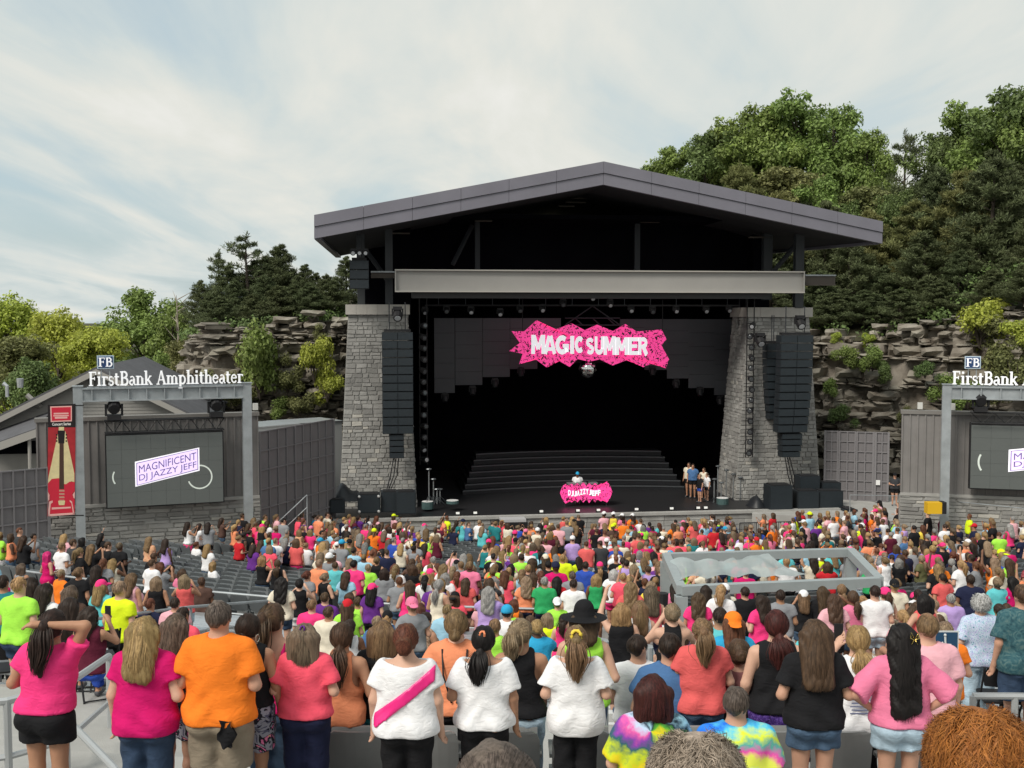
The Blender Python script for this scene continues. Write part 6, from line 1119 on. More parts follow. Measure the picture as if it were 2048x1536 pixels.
# ------------------------------------------------------------------ hair
def hair_vol(P, style, L, res, seed=1, vol=1.0):
    H = P.Hd; lowz = 1.40 - max(L, .12) + P.dz - .1; V = Vol((-.27, -.34, lowz), (.27, .22, 1.86 + P.dz), res); t = (.010 if style != 'short' else .0) * vol
    V.cone(H((0, -.012, 1.565)), H((0, -.004, 1.585)), .083 + t, .081 + t, .03, (1, 1.17, 1.10)); s = seed
    if style in ('long', 'wavy', 'half'):
        for i, x in enumerate((-.055, 0, .055)): V.cone(H((x, -.055, 1.56)), H((x * (.95 + .5 * vol - .4), -.105 - (.055 if L > .28 else .02) - .06 * (P.w - 1), 1.56 - L * (.84 + .05 * math.cos(i * 2 + s)))), .068 * vol, (.045 if style != 'wavy' else .055) * vol, .04, (1.1, .75, 1))
        for sd_ in (-1, 1): V.cone(H((sd_ * .08, -.01, 1.56)), H((sd_ * .085 * vol, -.06, 1.56 - L * .8)), .035, .028, .03)
    elif style == 'bob':
        for x in (-.06, 0, .06): V.cone(H((x, -.05, 1.56)), H((x * 1.2, -.06, 1.56 - L)), .068 * vol, .055 * vol, .04, (1.1, .8, 1))
        for sd_ in (-1, 1): V.cone(H((sd_ * .08, .0, 1.56)), H((sd_ * .09, -.005, 1.56 - L)), .035, .03, .03)
    elif style == 'pony': V.cone(H((0, -.105, 1.60)), H((0, -.14, 1.58)), .034, .034, .02); V.cone(H((0, -.14, 1.59)), H((.01, -.135, 1.46)), .038, .04, .03); V.cone(H((.01, -.135, 1.46)), H((.015, -.15, 1.58 - L)), .04, .018, .03)
    elif style == 'lowpony': V.cone(H((0, -.09, 1.50)), H((0, -.115, 1.47)), .026, .026, .02); V.cone(H((0, -.115, 1.47)), H((0, -.165, 1.50 - L)), .034, .018, .03)
    elif style == 'bun': V.cone(H((0, -.12, 1.575)), H((0.0, -.13, 1.575)), .05, .05, .015)
    elif style == 'lowbun': V.cone(H((0, -.105, 1.505)), H((0.0, -.115, 1.50)), .046, .046, .015)
    elif style == 'topknot': V.cone(H((0, -.03, 1.69)), H((0.0, -.04, 1.705)), .045, .04, .012)
    elif style == 'updo': V.cone(H((.0, -.10, 1.56)), H((0.0, -.095, 1.50)), .055, .05, .02)
    V.cone(H((0, .128, 1.535)), H((0, .128, 1.50)), .082, .08, .01, (1, 1, 1.3), op='sub')
    if style not in ('long', 'wavy', 'bob', 'half'):
        zc = 1.50 if style != 'short' else 1.525; V.cone(H((0, .02, zc - .10)), H((0, .02, zc - .06)), .115, .085, .02, op='sub')
        for sd_ in (-1, 1): V.cone(H((sd_ * .105, .015, 1.535)), H((sd_ * .105, .015, 1.52)), .036, .036, .008, op='sub')
    if style == 'wavy': V.disp(lambda x, y, z: .008 * np.sin(42 * z + 6 * np.sin(14 * x + s)) * np.sin(25 * x + s) + .003 * np.sin(160 * x + 20 * np.sin(11 * z)))
    elif style == 'curly': V.disp(lambda x, y, z: .012 * np.sin(60 * x + 3 * np.sin(40 * z)) * np.sin(55 * z + s) * np.sin(50 * y))
    else: V.disp(lambda x, y, z: .0035 * np.sin(120 * x + 60 * y + 6 * np.sin(7 * z + s)) + .003 * np.sin(55 * x + s + 4 * z))
    return V
def strands(P, style, L, n, seed, w=.0045, vol=1.0, lift=0.0):
    rng = np.random.default_rng(seed); K = 8 if style == 'curly' or L > .28 else 7; a = rng.uniform(.28, 1.72, n) * math.pi + math.pi / 2 * 0; az = a + math.pi / 2      # measured so that the back is covered
    az = rng.uniform(-2.35, 2.35, n); hv_ = (.010 if style != 'short' else -.003) * vol; ex, ey, ez = .086 + hv_ + lift, .101 + hv_ + lift, .096 + hv_ + lift; c = np.array([0, -.012, 1.572]); t = np.linspace(0, 1, K)
    pol0 = rng.uniform(.05, 1.1, n) ** 1.0; pts = np.zeros((n, K, 3)); dirx, diry = np.sin(az), -np.cos(az); wob = rng.normal(0, 1, (n, 3)); ln = L * rng.uniform(.78, 1.04, n)
    def sph(pol, k=1.0): return np.stack([c[0] + ex * k * np.sin(pol) * dirx, c[1] + ey * k * np.sin(pol) * diry, c[2] + ez * k * np.cos(pol)], -1)
    kk = rng.uniform(.98, 1.07, n)
    if style in ('long', 'wavy', 'bob', 'half'):
        for i, tt in enumerate(t):
            if tt < .42: pts[:, i] = sph(pol0 + (1.5 - pol0) * tt / .42, kk)
            else:
                f = (tt - .42) / .58; e = sph(np.full(n, 1.5), kk); sp_ = 1 + (.15 * vol if style != 'bob' else .12) * f - .1 * f * f; pts[:, i] = e; pts[:, i, 0] = e[:, 0] * sp_ + .010 * wob[:, 0] * f; pts[:, i, 1] = e[:, 1] * (1 - .05 * f) - .02 * f * vol - ((.055 + .06 * (P.w - 1)) * min(1, f * 1.6) if L > .28 else 0); pts[:, i, 2] = e[:, 2] - f * (ln + .0)
                if style == 'wavy': pts[:, i, 0] += .02 * np.sin(f * 13 + wob[:, 1] * 2) * f ** .3; pts[:, i, 1] += .008 * np.cos(f * 12 + wob[:, 2] * 2)
                else: pts[:, i, 0] += .006 * np.sin(f * 6 + wob[:, 1] * 2)
    elif style in ('pony', 'lowpony', 'bun', 'lowbun', 'updo', 'topknot'):
        tie = {'pony': (0, -.125, 1.60), 'lowpony': (0, -.11, 1.49), 'bun': (0, -.125, 1.58), 'lowbun': (0, -.105, 1.51), 'updo': (0, -.12, 1.54), 'topknot': (0, -.035, 1.675)}[style]; tie = np.array(tie); low = rng.uniform(.2, 1.75, n); tail = rng.random(n) < (.45 if 'pony' in style else .35)
        for i, tt in enumerate(t):
            s0 = sph(low, kk); q = s0 * (1 - tt) + tie * tt; dd = q - c; e = np.sqrt((dd[:, 0] / ex) ** 2 + (dd[:, 1] / ey) ** 2 + (dd[:, 2] / ez) ** 2); q = c + dd / np.maximum(e, .2)[:, None] * kk[:, None]; q = q * (1 - tt ** 3) + tie * tt ** 3; pts[:, i] = q
            f = tt
            if 'pony' in style: g_ = .016 + .018 * math.sin(math.pi * min(1, f * 1.1)); q2 = np.stack([tie[0] + wob[:, 0] * g_ + .01 * np.sin(f * 7 + wob[:, 1]), tie[1] - .045 * min(1, f * 4) - .015 * f + wob[:, 1] * g_ * .7, tie[2] + .012 * math.sin(f * 9) * (f < .3) - f * ln], 1)
            else: ph = f * 4.5 + wob[:, 0] * 3; rr_ = .046 if style != 'updo' else .056; th = np.clip(wob[:, 1] * .7, -1.45, 1.45); q2 = np.stack([tie[0] + rr_ * np.cos(ph) * np.cos(th), tie[1] - .012 - rr_ * .9 * np.sin(np.abs(th)), tie[2] - .008 + rr_ * np.sin(ph) * np.cos(th)], 1)
            pts[tail, i] = q2[tail]
    else:       # short / curly
        pol0 = np.arccos(rng.uniform(-.12, 1, n)); ls = rng.uniform(.3, .6, n) if style == 'short' else rng.uniform(.5, 1.0, n); cl = np.floor(np.stack([az * 5.5, pol0 * 7, az * 3 + pol0 * 9], 1)); wob = np.sin(cl * [12.9, 78.2, 37.7] + cl[:, ::-1] * 4.1) * 1.6 + wob * .12
        for i, tt in enumerate(t):
            pts[:, i] = sph(pol0 + ls * tt, kk + (.03 if style == 'short' else .13) * math.sin(tt * 2.2) * rng.uniform(.4, 1, n) * (1 if i else 0) * 1.0)
            if style == 'curly': amp = .015 * min(1.0, .3 + tt); pts[:, i] += amp * np.stack([np.sin(tt * 9 + wob[:, 0] * 3), np.cos(tt * 8 + wob[:, 1] * 3), np.sin(tt * 10 + wob[:, 2] * 3)], 1)
    out = pts - np.array([0, -.01, 1.55]); out[..., 2] *= .4; tg = np.gradient(pts, axis=1); sd_ = np.cross(tg, out); sd_ /= np.linalg.norm(sd_, axis=2)[..., None] + 1e-9; ww = w * np.sin(np.pi * np.clip(np.linspace(.12, .98, K), 0, 1))[None, :, None] * rng.uniform(.6, 1.3, n)[:, None, None]
    A, B = pts - sd_ * ww, pts + sd_ * ww; v = np.stack([A, B], 2).reshape(n, K * 2, 3)
    cy, sy = math.cos(P.yaw), math.sin(P.yaw); x, y = v[..., 0].copy(), v[..., 1].copy(); v[..., 0], v[..., 1] = x * cy - y * sy, x * sy + y * cy; z0 = .92; cr, sr_ = math.cos(P.roll), math.sin(P.roll); x, z = v[..., 0].copy(), v[..., 2].copy(); v[..., 0], v[..., 2] = x * cr + (z - z0) * sr_, z0 + (z - z0) * cr - x * sr_ + P.dz
    f0 = np.array([[2 * i, 2 * i + 1, 2 * i + 3, 2 * i + 2] for i in range(K - 1)]); f = (np.arange(n)[:, None, None] * K * 2 + f0[None]).reshape(-1, 4); return v.reshape(-1, 3), f
# ------------------------------------------------------------------ materials for people
SKIN = {k: mat('skin_' + k, c, .55, var=.06, vscale=9, spec=.35) for k, c in {'fair': (.60, .36, .26), 'light': (.52, .29, .20), 'tan': (.42, .22, .135), 'olive': (.36, .19, .11), 'brown': (.17, .08, .045), 'deep': (.09, .042, .025)}.items()}
HC = {'grey_brown': ((.40, .33, .26), (.17, .135, .10)), 'blonde': ((.40, .26, .12), (.20, .12, .05)), 'dark_blonde': ((.24, .155, .08), (.10, .06, .03)), 'ash': ((.17, .125, .085), (.06, .042, .03)), 'brown': ((.095, .055, .032), (.035, .02, .012)), 'dark_brown': ((.038, .022, .016), (.014, .009, .007)), 'black': ((.014, .011, .011), (.006, .005, .005)), 'auburn': ((.15, .055, .03), (.06, .02, .012)), 'maroon': ((.07, .014, .014), (.025, .006, .006)), 'red': ((.42, .14, .035), (.22, .06, .016)), 'grey': ((.34, .33, .32), (.14, .135, .13)), 'silver': ((.55, .55, .54), (.30, .30, .30)), 'brown_grey': ((.13, .10, .085), (.05, .038, .03)), 'streaked': ((.15, .10, .075), (.03, .02, .015)), 'sandy': ((.30, .215, .14), (.15, .10, .06)), 'pink_wig': ((.75, .03, .20), (.5, .02, .12))}
HAIR = {k: mat('hair_' + k, c[1], .58, col2=c[0], vscale=1.0, stretch=(70, 70, 7), island=.35, spec=.25, detail=3) for k, c in HC.items()}
CC = {'hot_pink': (.86, .045, .22), 'magenta': (.60, .008, .14), 'salmon': (.72, .12, .12), 'neon_coral': (.90, .10, .16), 'pink': (.76, .20, .34), 'light_pink': (.78, .42, .48), 'white': (.80, .80, .82), 'cream': (.72, .66, .54), 'black': (.011, .011, .013), 'charcoal': (.045, .047, .052), 'grey': (.24, .25, .27), 'navy': (.014, .018, .05), 'royal': (.03, .08, .42), 'blue': (.07, .16, .34), 'sky': (.32, .55, .70), 'bright_blue': (.03, .35, .62), 'turquoise': (.12, .52, .56), 'teal': (.02, .20, .22), 'green': (.03, .36, .12), 'neon_green': (.38, .82, .08), 'neon_yellow': (.72, .88, .02), 'yellow': (.80, .60, .08), 'orange': (.88, .21, .02), 'peach': (.80, .28, .14), 'red': (.55, .02, .03), 'burgundy': (.10, .012, .03), 'purple': (.13, .03, .24), 'lilac': (.46, .32, .66), 'olive': (.12, .12, .055), 'brown': (.09, .05, .04), 'khaki': (.24, .20, .15), 'denim': (.065, .11, .18), 'dark_denim': (.035, .06, .11), 'light_denim': (.38, .50, .60), 'rose_brown': (.24, .10, .10)}
def cloth(c): return mat('cloth_' + c, CC[c], .85, var=.10 if 'denim' not in c else .28, vscale=7, bump=.42, bscale=5.0, spec=.2, bstretch=True)
def pattern(key, cols, scale, distort=1.5, const=False, tex='noise'):
    if key in MATS: return MATS[key]
    m = mat(key, cols[0], .85, spec=.2); t = m.node_tree; n = t.nodes; tcn = n.new('ShaderNodeTexCoord'); no = n.new('ShaderNodeTexNoise' if tex == 'noise' else 'ShaderNodeTexVoronoi'); no.inputs['Scale'].default_value = scale
    if tex == 'noise': no.inputs['Detail'].default_value = 2.5; no.inputs['Distortion'].default_value = distort
    t.links.new(tcn.outputs['Object'], no.inputs[0]); r = n.new('ShaderNodeValToRGB'); r.color_ramp.interpolation = 'CONSTANT' if const else 'LINEAR'; e = r.color_ramp.elements
    while len(e) < len(cols): e.new(.5)
    for i, (k, c) in enumerate(zip(e, cols)): k.position = .28 + .44 * i / (len(cols) - 1); k.color = (*c, 1)
    t.links.new(no.outputs[0], r.inputs[0]); t.links.new(r.outputs[0], n['Principled BSDF'].inputs['Base Color']); return m
def tiedye(key, cols, cx, cz, twist, k):
    m = mat(key, (1, 1, 1), .85, spec=.2); t = m.node_tree; n = t.nodes; l = t.links; tcn = n.new('ShaderNodeTexCoord'); s = n.new('ShaderNodeSeparateXYZ'); l.new(tcn.outputs['Object'], s.inputs[0]); no = n.new('ShaderNodeTexNoise'); no.inputs['Scale'].default_value = 16; no.inputs['Detail'].default_value = 3; l.new(tcn.outputs['Object'], no.inputs[0])
    def M(op, a, b=None):
        q = n.new('ShaderNodeMath'); q.operation = op
        for i, x in enumerate((a, b)):
            if x is None: continue
            if isinstance(x, (int, float)): q.inputs[i].default_value = x
            else: l.new(x, q.inputs[i])
        return q.outputs[0]
    x, z = M('SUBTRACT', s.outputs[0], cx), M('SUBTRACT', s.outputs[2], cz); ang = M('DIVIDE', M('ARCTAN2', z, x), 6.2832); r = M('SQRT', M('ADD', M('MULTIPLY', x, x), M('MULTIPLY', z, z))); v = M('FRACT', M('ADD', M('ADD', M('MULTIPLY', ang, twist), M('MULTIPLY', r, k)), M('MULTIPLY', no.outputs[0], .32)))
    rp = n.new('ShaderNodeValToRGB'); e = rp.color_ramp.elements
    while len(e) < len(cols): e.new(.5)
    for i, (q, c) in enumerate(zip(e, cols)): q.position = i / (len(cols) - 1); q.color = (*c, 1)
    l.new(v, rp.inputs[0]); l.new(rp.outputs[0], n['Principled BSDF'].inputs['Base Color']); return m
MX = {'tie1': tiedye('tiedye_spiral', [(.02, .12, .14), (.55, .65, .03), (.80, .62, .02), (.10, .40, .04), (.01, .02, .04), (.35, .62, .75), (.03, .05, .08), (.5, .65, .85), (.75, .12, .40), (.25, .06, .40), (.02, .12, .14)], -.02, .95, 1.0, 1.2),
      'tie2': tiedye('tiedye_rings', [(.75, .85, .05), (.10, .55, .75), (.02, .16, .75), (.04, .25, .80), (.15, .60, .60), (.80, .88, .10), (.80, .85, .12), (.85, .08, .45), (.10, .45, .40), (.75, .85, .05)], .08, .62, 0.0, 2.3),
      'floral': pattern('floral_print', [(.06, .16, .26), (.30, .48, .62), (.62, .72, .82), (.42, .36, .66), (.20, .42, .55)], 28, 2.5), 'floral_dark': pattern('floral_dark', [(.02, .06, .08), (.04, .11, .13), (.10, .17, .17)], 14, 2), 'camo': pattern('camo_print', [(.01, .01, .015), (.10, .10, .16), (.30, .30, .36), (.02, .02, .03), (.70, .18, .36), (.62, .72, .05)], 9, 1.5, True), 'purple_print': pattern('purple_print', [(.018, .010, .05), (.05, .02, .16), (.16, .10, .36)], 45, 1.5), 'red_print': pattern('red_print', [(.10, .015, .03), (.30, .03, .05), (.5, .3, .28)], 24, 2), 'leopard': pattern('leopard_print', [(.05, .03, .025), (.42, .27, .18), (.55, .40, .30)], 26, 1), 'pattern_orange': pattern('orange_print', [(.6, .1, .02), (.75, .5, .3), (.5, .05, .05)], 20, 2), 'dots': pattern('dotted_print', [(.6, .6, .6), (.012, .012, .014), (.012, .012, .014)], 18, 0, True, 'voronoi')}
def fab(c): return MX.get(c) or cloth(c)
M_shoe = mat('shoe_grey', (.10, .10, .11), .7); M_eye = mat('eye_dark', (.03, .02, .018), .2); M_lip = mat('lip', (.34, .10, .09), .45)
def face_mats(P, v, f):
    c = v[f].mean(1); mi = np.zeros(len(f), int); mi[c[:, 2] < .075] = 1
    for sd_ in (-1, 1): e = np.array(P.Hd((sd_ * .032, .093, 1.56))); mi[((c - e) ** 2).sum(1) < .011 ** 2] = 2
    m = np.array(P.Hd((0, .095, 1.497))); mi[(((c - m) * [1, 1, 2.2]) ** 2).sum(1) < .024 ** 2] = 3; return mi
PEOPLE_N = [0]
# ================================================================== the people standing close
STAGE_DIR = lambda x, y: math.atan2(-(STC.x - x), STC.y - 6 - y)
def simple(parent, name, verts_faces, m, smooth=True):
    v, f = verts_faces; o = link(name, quad_mesh(name, v, f, [m], None, smooth), parent); return o
def person(u, vtop, Y, label, P, skin='fair', hair=('long', 'brown', .3), top=('tee', 'white', {}), bottom=('pants', 'navy', {}), H=None, res=.017, nstr=1000, turn=0.0, group=None, extras=None, hw=.0042, hvol=1.0, zf=None, seat_h=1.27):
    p = at(u, vtop, Y); g_ = ground(p.x, p.y) if zf is None else zf; unit = 1.685 if not P.sit else 1.285; Hh = p.z - g_; s = Hh / unit
    smin, smax = (.84, 1.15); s2 = min(max(s, smin), smax); PEOPLE_N[0] += 1
    if abs(s - s2) > .001: print('PERSON scale clipped', label[:40], round(s, 3), 'g', round(g_, 2))
    s = s2; z = p.z - unit * s; sd0 = int(u * 3 + vtop)
    v, f = body_vol(P, res).mesh(); b = link('person', quad_mesh('person', v, f, [SKIN[skin], M_shoe, M_eye, M_lip], face_mats(P, v, f)), None, (p.x, p.y, z)); b.scale = (s, s, s); b.rotation_euler = (0, 0, STAGE_DIR(p.x, p.y) * .6 + turn); tag(b, label, 'person', group)
    k, c, kw = top; simple(b, {'tee': 't_shirt', 'off': 't_shirt', 'polo': 't_shirt', 'sweat': 'sweatshirt', 'dress': 'dress'}.get(k, 'tank_top'), top_mesh(P, k, res * .88, sd0 % 17, **kw).mesh(), fab(c))
    k, c, kw = bottom; simple(b, {'pants': 'trousers', 'shorts': 'shorts', 'skirt': 'skirt'}[k], bottom_mesh(P, k, res, sd0 % 13, **dict(kw, waist=min(1.0, top[2].get('hem', .86) + .035))).mesh(), fab(c))
    st, hc, L_ = hair
    if st != 'bald':
        h = simple(b, 'hair', hair_vol(P, st, L_, max(.0115, res * .72), sd0 % 11, hvol).mesh(), HAIR[hc])
        if nstr: sv, sf = strands(P, st, L_, nstr, sd0, hw, hvol); link('strands', quad_mesh('strands', sv, sf, [HAIR[hc]], None, False), h)
    if extras: extras(b, P)
    return b
def part_mb(b, name, mb, m, smooth=True): return link(name, mesh_of(name, mb.v, mb.f, [m], None, smooth), b)
def sash(b, P):
    V = top_mesh(P, 'tee', .01496, int(812 * 3 + 1246) % 17, hem=.84, sleeve=.6, loose=.045); D = V.D - .014; X, Y_, Z = V.ax[0][:, None, None], V.ax[1][None, :, None], V.ax[2][None, None, :]; n = np.array([-.62, .785]); d = np.abs((X * n[0] + (Z - 1.14) * n[1])) - .043; D = np.maximum(D, d.astype(np.float32)); D = np.maximum(D, (Y_ - .12).astype(np.float32) + 0 * D); D = np.maximum(D, (np.abs(X) - .235).astype(np.float32) + 0 * D); v, f = surfnet(D, V.lo, V.res); simple(b, 'sash', (v, f), mat('satin_pink', (.80, .02, .22), .35, spec=.6))
def scrunchie(col, pos, r=.034, th=.014):
    def fn(b, P):
        mb = MB(); pts = [P.Hd((pos[0] + r * math.cos(a), pos[1] - .01 * math.cos(2 * a), pos[2] + r * math.sin(a))) for a in np.linspace(0, 2 * math.pi, 17)]; mb.tube(pts, [th * (1 + .25 * math.sin(i * 2.6)) for i in range(17)], 7); part_mb(b, 'scrunchie', mb, fab(col))
    return fn
def bandana(b, P):       # dark cloth tucked in the back pocket
    mb = MB(); rr = random.Random(2); vs = []
    for j in range(7):
        for i in range(5): vs.append((.06 + .10 * i / 4 + .02 * math.sin(j * 1.3 + i), -.215 - .012 * math.sin(i * 1.7 + j), .90 - .19 * j / 6 + rr.uniform(-.006, .006)))
    mb.add(vs + [(x, y + .02, z) for x, y, z in vs], [(j * 5 + i, j * 5 + i + 1, (j + 1) * 5 + i + 1, (j + 1) * 5 + i) for j in range(6) for i in range(4)] + [(35 + j * 5 + i, 35 + (j + 1) * 5 + i, 35 + (j + 1) * 5 + i + 1, 35 + j * 5 + i + 1) for j in range(6) for i in range(4)]); part_mb(b, 'pocket_cloth', mb, cloth('black'))
def earring(b, P):
    mb = MB(); mb.tube([P.Hd((.092, -.01 + .026 * math.cos(a), 1.485 + .03 * math.sin(a))) for a in np.linspace(0, 2 * math.pi, 17)], .004, 6); part_mb(b, 'hoop_earring', mb, mat('silver_metal', (.7, .68, .6), .25, 1.0))
def clip(b, P):
    mb = MB()
    for s_ in (-1, 1):
        mb.tube([P.Hd((.06 + s_ * .004, -.135, 1.60)), P.Hd((.06 + s_ * .03, -.14, 1.645)), P.Hd((.06 + s_ * .034, -.14, 1.60)), P.Hd((.06 + s_ * .006, -.137, 1.59)), P.Hd((.06 + s_ * .024, -.137, 1.555)), P.Hd((.06 + s_ * .004, -.135, 1.585))], .004, 6)
    part_mb(b, 'butterfly_clip', mb, mat('gold_metal', (.75, .58, .18), .25, 1.0))
def phone(side=1):
    def fn(b, P):
        a, e, w = P.arm_pts(side); w = Vector(w) + Vector((-.03 * side, .05, .10)); mb = MB(); mb.box(w.x - .038, w.x + .038, w.y - .005, w.y + .005, w.z - .07, w.z + .08); part_mb(b, 'phone', mb, M_black, False)
    return fn
def straps(b, P):
    mb = MB()
    for s_ in (-1, 1): mb.tube([(s_ * .10, -.105, 1.39), (s_ * .085, -.165 * P.w, 1.20), (s_ * .02, -.17 * P.w, .98)], .008, 6)
    part_mb(b, 'bag_straps', mb, M_black)
def cap_hat(col, back=False):
    def fn(b, P):
        V = Vol((-.16, -.30, 1.50 + P.dz), (.16, .30, 1.75 + P.dz), .011); H = P.Hd; V.cone(H((0, -.012, 1.60)), H((0, -.01, 1.615)), .103, .098, .02, (1, 1.14, .95)); V.cutz(1.585 + P.dz); y0 = .11 if not back else -.13; V.cone(H((0, y0 * .7, 1.598)), H((0, y0 * 1.5, 1.592)), .075, .07, .01, (1, 1, .16)); simple(b, 'cap', V.mesh(), fab(col))
    return fn
def brim_hat(col):
    def fn(b, P):
        V = Vol((-.24, -.26, 1.48 + P.dz), (.24, .25, 1.80 + P.dz), .012); H = P.Hd; V.cone(H((0, -.012, 1.60)), H((0, -.01, 1.67)), .106, .085, .02, (1, 1.1, 1)); V.cutz(1.585 + P.dz); V.cone(H((0, -.01, 1.602)), H((0, -.01, 1.603)), .20, .20, .012, (1, 1, .06)); simple(b, 'brim_hat', V.mesh(), fab(col))
    return fn
def bra(b, P):
    mb = MB(); mb.tube([(-.09, -.095, 1.385), (-.08, -.118, 1.34), (-.075, -.125, 1.29)], .008, 6); part_mb(b, 'strap', mb, M_black)
def print_back(b, P):
    fr = Frame(Vector((0, 0, 0)), Vector((1, 0, 0))); mb = MB(); text_into(mb, 'MAGIC SUMMER', fr, -.11, .11, 1.145, 1.185, -.168, .004, .02)
    part_mb(b, 'shirt_print', mb, mat('print_purple', (.20, .04, .16), .8), False)
    mb = MB()
    for k in range(5): z = 1.12 - .028 * k; mb.box(-.10 + .012 * (k % 2), .10 - .015 * (k % 3), -.168, -.164, z - .009, z)
    part_mb(b, 'shirt_print', mb, mat('print_slate', (.14, .16, .28), .8), False)
def both(*fs): return lambda b, P: [f(b, P) for f in fs]
sit = dict(sit=True)
G1 = 'row standing by the grey chairs'
person(88, 1216, 8.1, 'woman in bright pink tee and black shorts with one arm over her head', Pose('front', 'head', 1.02, roll=.10), 'tan', ('pony', 'dark_brown', .36), ('tee', 'hot_pink', dict(hem=.92, loose=.03)), ('shorts', 'black', dict(frac=.42, loose=.028)), turn=-.05)
person(289, 1232, 8.0, 'person with long straight blonde hair in a magenta tee and jeans', Pose('down', 'front', 1.30), 'fair', ('long', 'blonde', .33), ('tee', 'magenta', dict(hem=.82, loose=.03)), ('pants', 'dark_denim', dict(frac=1.95)), hvol=1.12, nstr=1350)
person(437, 1197, 8.0, 'broad person with short greying hair in an orange tee and khaki shorts', Pose('front', 'front', 1.30, male=True), 'light', ('short', 'brown_grey', .05), ('tee', 'orange', dict(hem=.84, loose=.035, sleeve=.72)), ('shorts', 'khaki', dict(frac=.9, loose=.03)), extras=bandana, nstr=1125, hw=.003)
person(497, 1226, 8.4, 'person in black tank and camouflage shorts with low bun and hoop earring', Pose('down', 'down', 1.0, yaw=-.35), 'tan', ('lowbun', 'dark_brown', .1), ('tank', 'black', dict(hem=.93)), ('shorts', 'camo', dict(frac=.8, loose=.03)), extras=earring)
person(352, 1226, 8.6, 'person with long dark streaked hair between the magenta and orange tees', Pose('front', 'front', 1.0), 'light', ('long', 'streaked', .42), ('tank', 'black', dict(hem=.9)), ('shorts', 'camo', dict(frac=.7, loose=.03)), nstr=1275)
person(610, 1246, 8.4, 'person with shoulder-length ash hair in a neon coral tee and navy trousers', Pose('front', 'front', 1.22), 'fair', ('bob', 'ash', .25), ('tee', 'neon_coral', dict(hem=.88, loose=.03, sleeve=.72)), ('pants', 'navy', dict(frac=1.95, loose=.022)), extras=scrunchie('purple', (0, -.09, 1.66), .02, .007), hvol=1.18, nstr=1350)
person(812, 1246, 8.0, 'person in a white tee crossed by a hot pink sash, auburn updo', Pose('down', 'down', 1.34), 'fair', ('updo', 'auburn', .1), ('off', 'white', dict(hem=.84, sleeve=.6, loose=.045)), ('pants', 'black', dict(frac=1.95)), extras=both(sash, bra), nstr=1125)
person(968, 1250, 8.2, 'person in a white off-shoulder tee with dark hair and orange tie', Pose('front', 'down', 1.24, yaw=-.25), 'tan', ('lowpony', 'black', .26), ('off', 'white', dict(hem=.85, sleeve=.75, loose=.04)), ('pants', 'black', dict(frac=1.95)), extras=both(scrunchie('peach', (.02, -.10, 1.635), .022, .009), bra), nstr=1125)
person(1152, 1250, 8.3, 'person in a long white tee with yellow scrunchie and blonde ponytail', Pose('front', 'front', 1.14), 'fair', ('pony', 'dark_blonde', .34), ('off', 'white', dict(hem=.76, sleeve=.75, loose=.05)), ('pants', 'black', dict(frac=1.95)), extras=scrunchie('yellow', (0, -.11, 1.625), .04, .014), nstr=1350)
person(1405, 1236, 9.7, 'person in a salmon tee with arms folded and blonde ponytail', Pose('crossed', 'crossed', 1.24), 'fair', ('pony', 'dark_blonde', .30), ('tee', 'salmon', dict(hem=.84, loose=.025)), ('pants', 'denim', dict(frac=1.95)), nstr=1050)
person(1553, 1219, 9.3, 'person in sleeveless black top and purple printed skirt, hands raised', Pose('down', 'phone', 1.22), 'fair', ('lowpony', 'maroon', .24), ('tank', 'black', dict(hem=.88)), ('skirt', 'purple_print', {}), nstr=1050)
person(1630, 1238, 8.1, 'person with long brown hair in a black tee and cut-off denim shorts', Pose('front', 'front', 1.16), 'light', ('long', 'brown', .40), ('tee', 'black', dict(hem=.86, loose=.03, sleeve=.7)), ('shorts', 'denim', dict(frac=.46, loose=.02)), hvol=1.15, nstr=1500)
person(1716, 1250, 9.1, 'person in white printed tee with short blonde ponytail raising a phone', Pose('phone', 'front', 1.08), 'fair', ('lowpony', 'blonde', .20), ('tee', 'white', dict(hem=.84, loose=.035)), ('pants', 'black', dict(frac=1.95)), extras=both(print_back, phone(-1)), nstr=975)
person(1803, 1246, 8.1, 'person in pink sweatshirt and white shorts with long black wavy hair', Pose('hips', 'hips', 1.16), 'light', ('wavy', 'black', .62), ('sweat', 'pink', dict(hem=.88, sleeve=1.05, loose=.045)), ('shorts', 'light_denim', dict(frac=.44, loose=.03)), extras=clip, nstr=1650, hvol=1.05)
person(1856, 1224, 9.3, 'person in light pink striped polo with short blond hair', Pose('front', 'down', 1.2, male=True, yaw=-.2), 'fair', ('short', 'dark_blonde', .05), ('polo', 'light_pink', dict(hem=.84, sleeve=.7, loose=.03)), ('shorts', 'charcoal', dict(frac=.8)), nstr=975, hw=.003)
person(1962, 1187, 12.3, 'silver-haired person in blue floral blouse and pale jeans by the platform', Pose('front', 'front', 1.12), 'fair', ('curly', 'silver', .06), ('tee', 'floral', dict(hem=.82, sleeve=.9, loose=.04)), ('pants', 'light_denim', dict(frac=1.95, loose=.02)), nstr=675)
person(2046, 1166, 11.6, 'person in dark teal patterned tee and navy shorts at the platform', Pose('down', 'down', 1.15, male=True), 'light', ('short', 'brown', .05), ('tee', 'floral_dark', dict(hem=.80, sleeve=.8, loose=.04)), ('shorts', 'dark_denim', dict(frac=.9, loose=.03)), nstr=525)
person(1305, 1348, 7.5, 'seated person with maroon bob in dark spiral tie-dye tee', Pose('lap', 'lap', 1.25, sit=True), 'fair', ('bob', 'maroon', .17), ('tee', 'tie1', dict(hem=.88, loose=.045, sleeve=.85)), ('pants', 'denim', dict(frac=1.95)), nstr=1125)
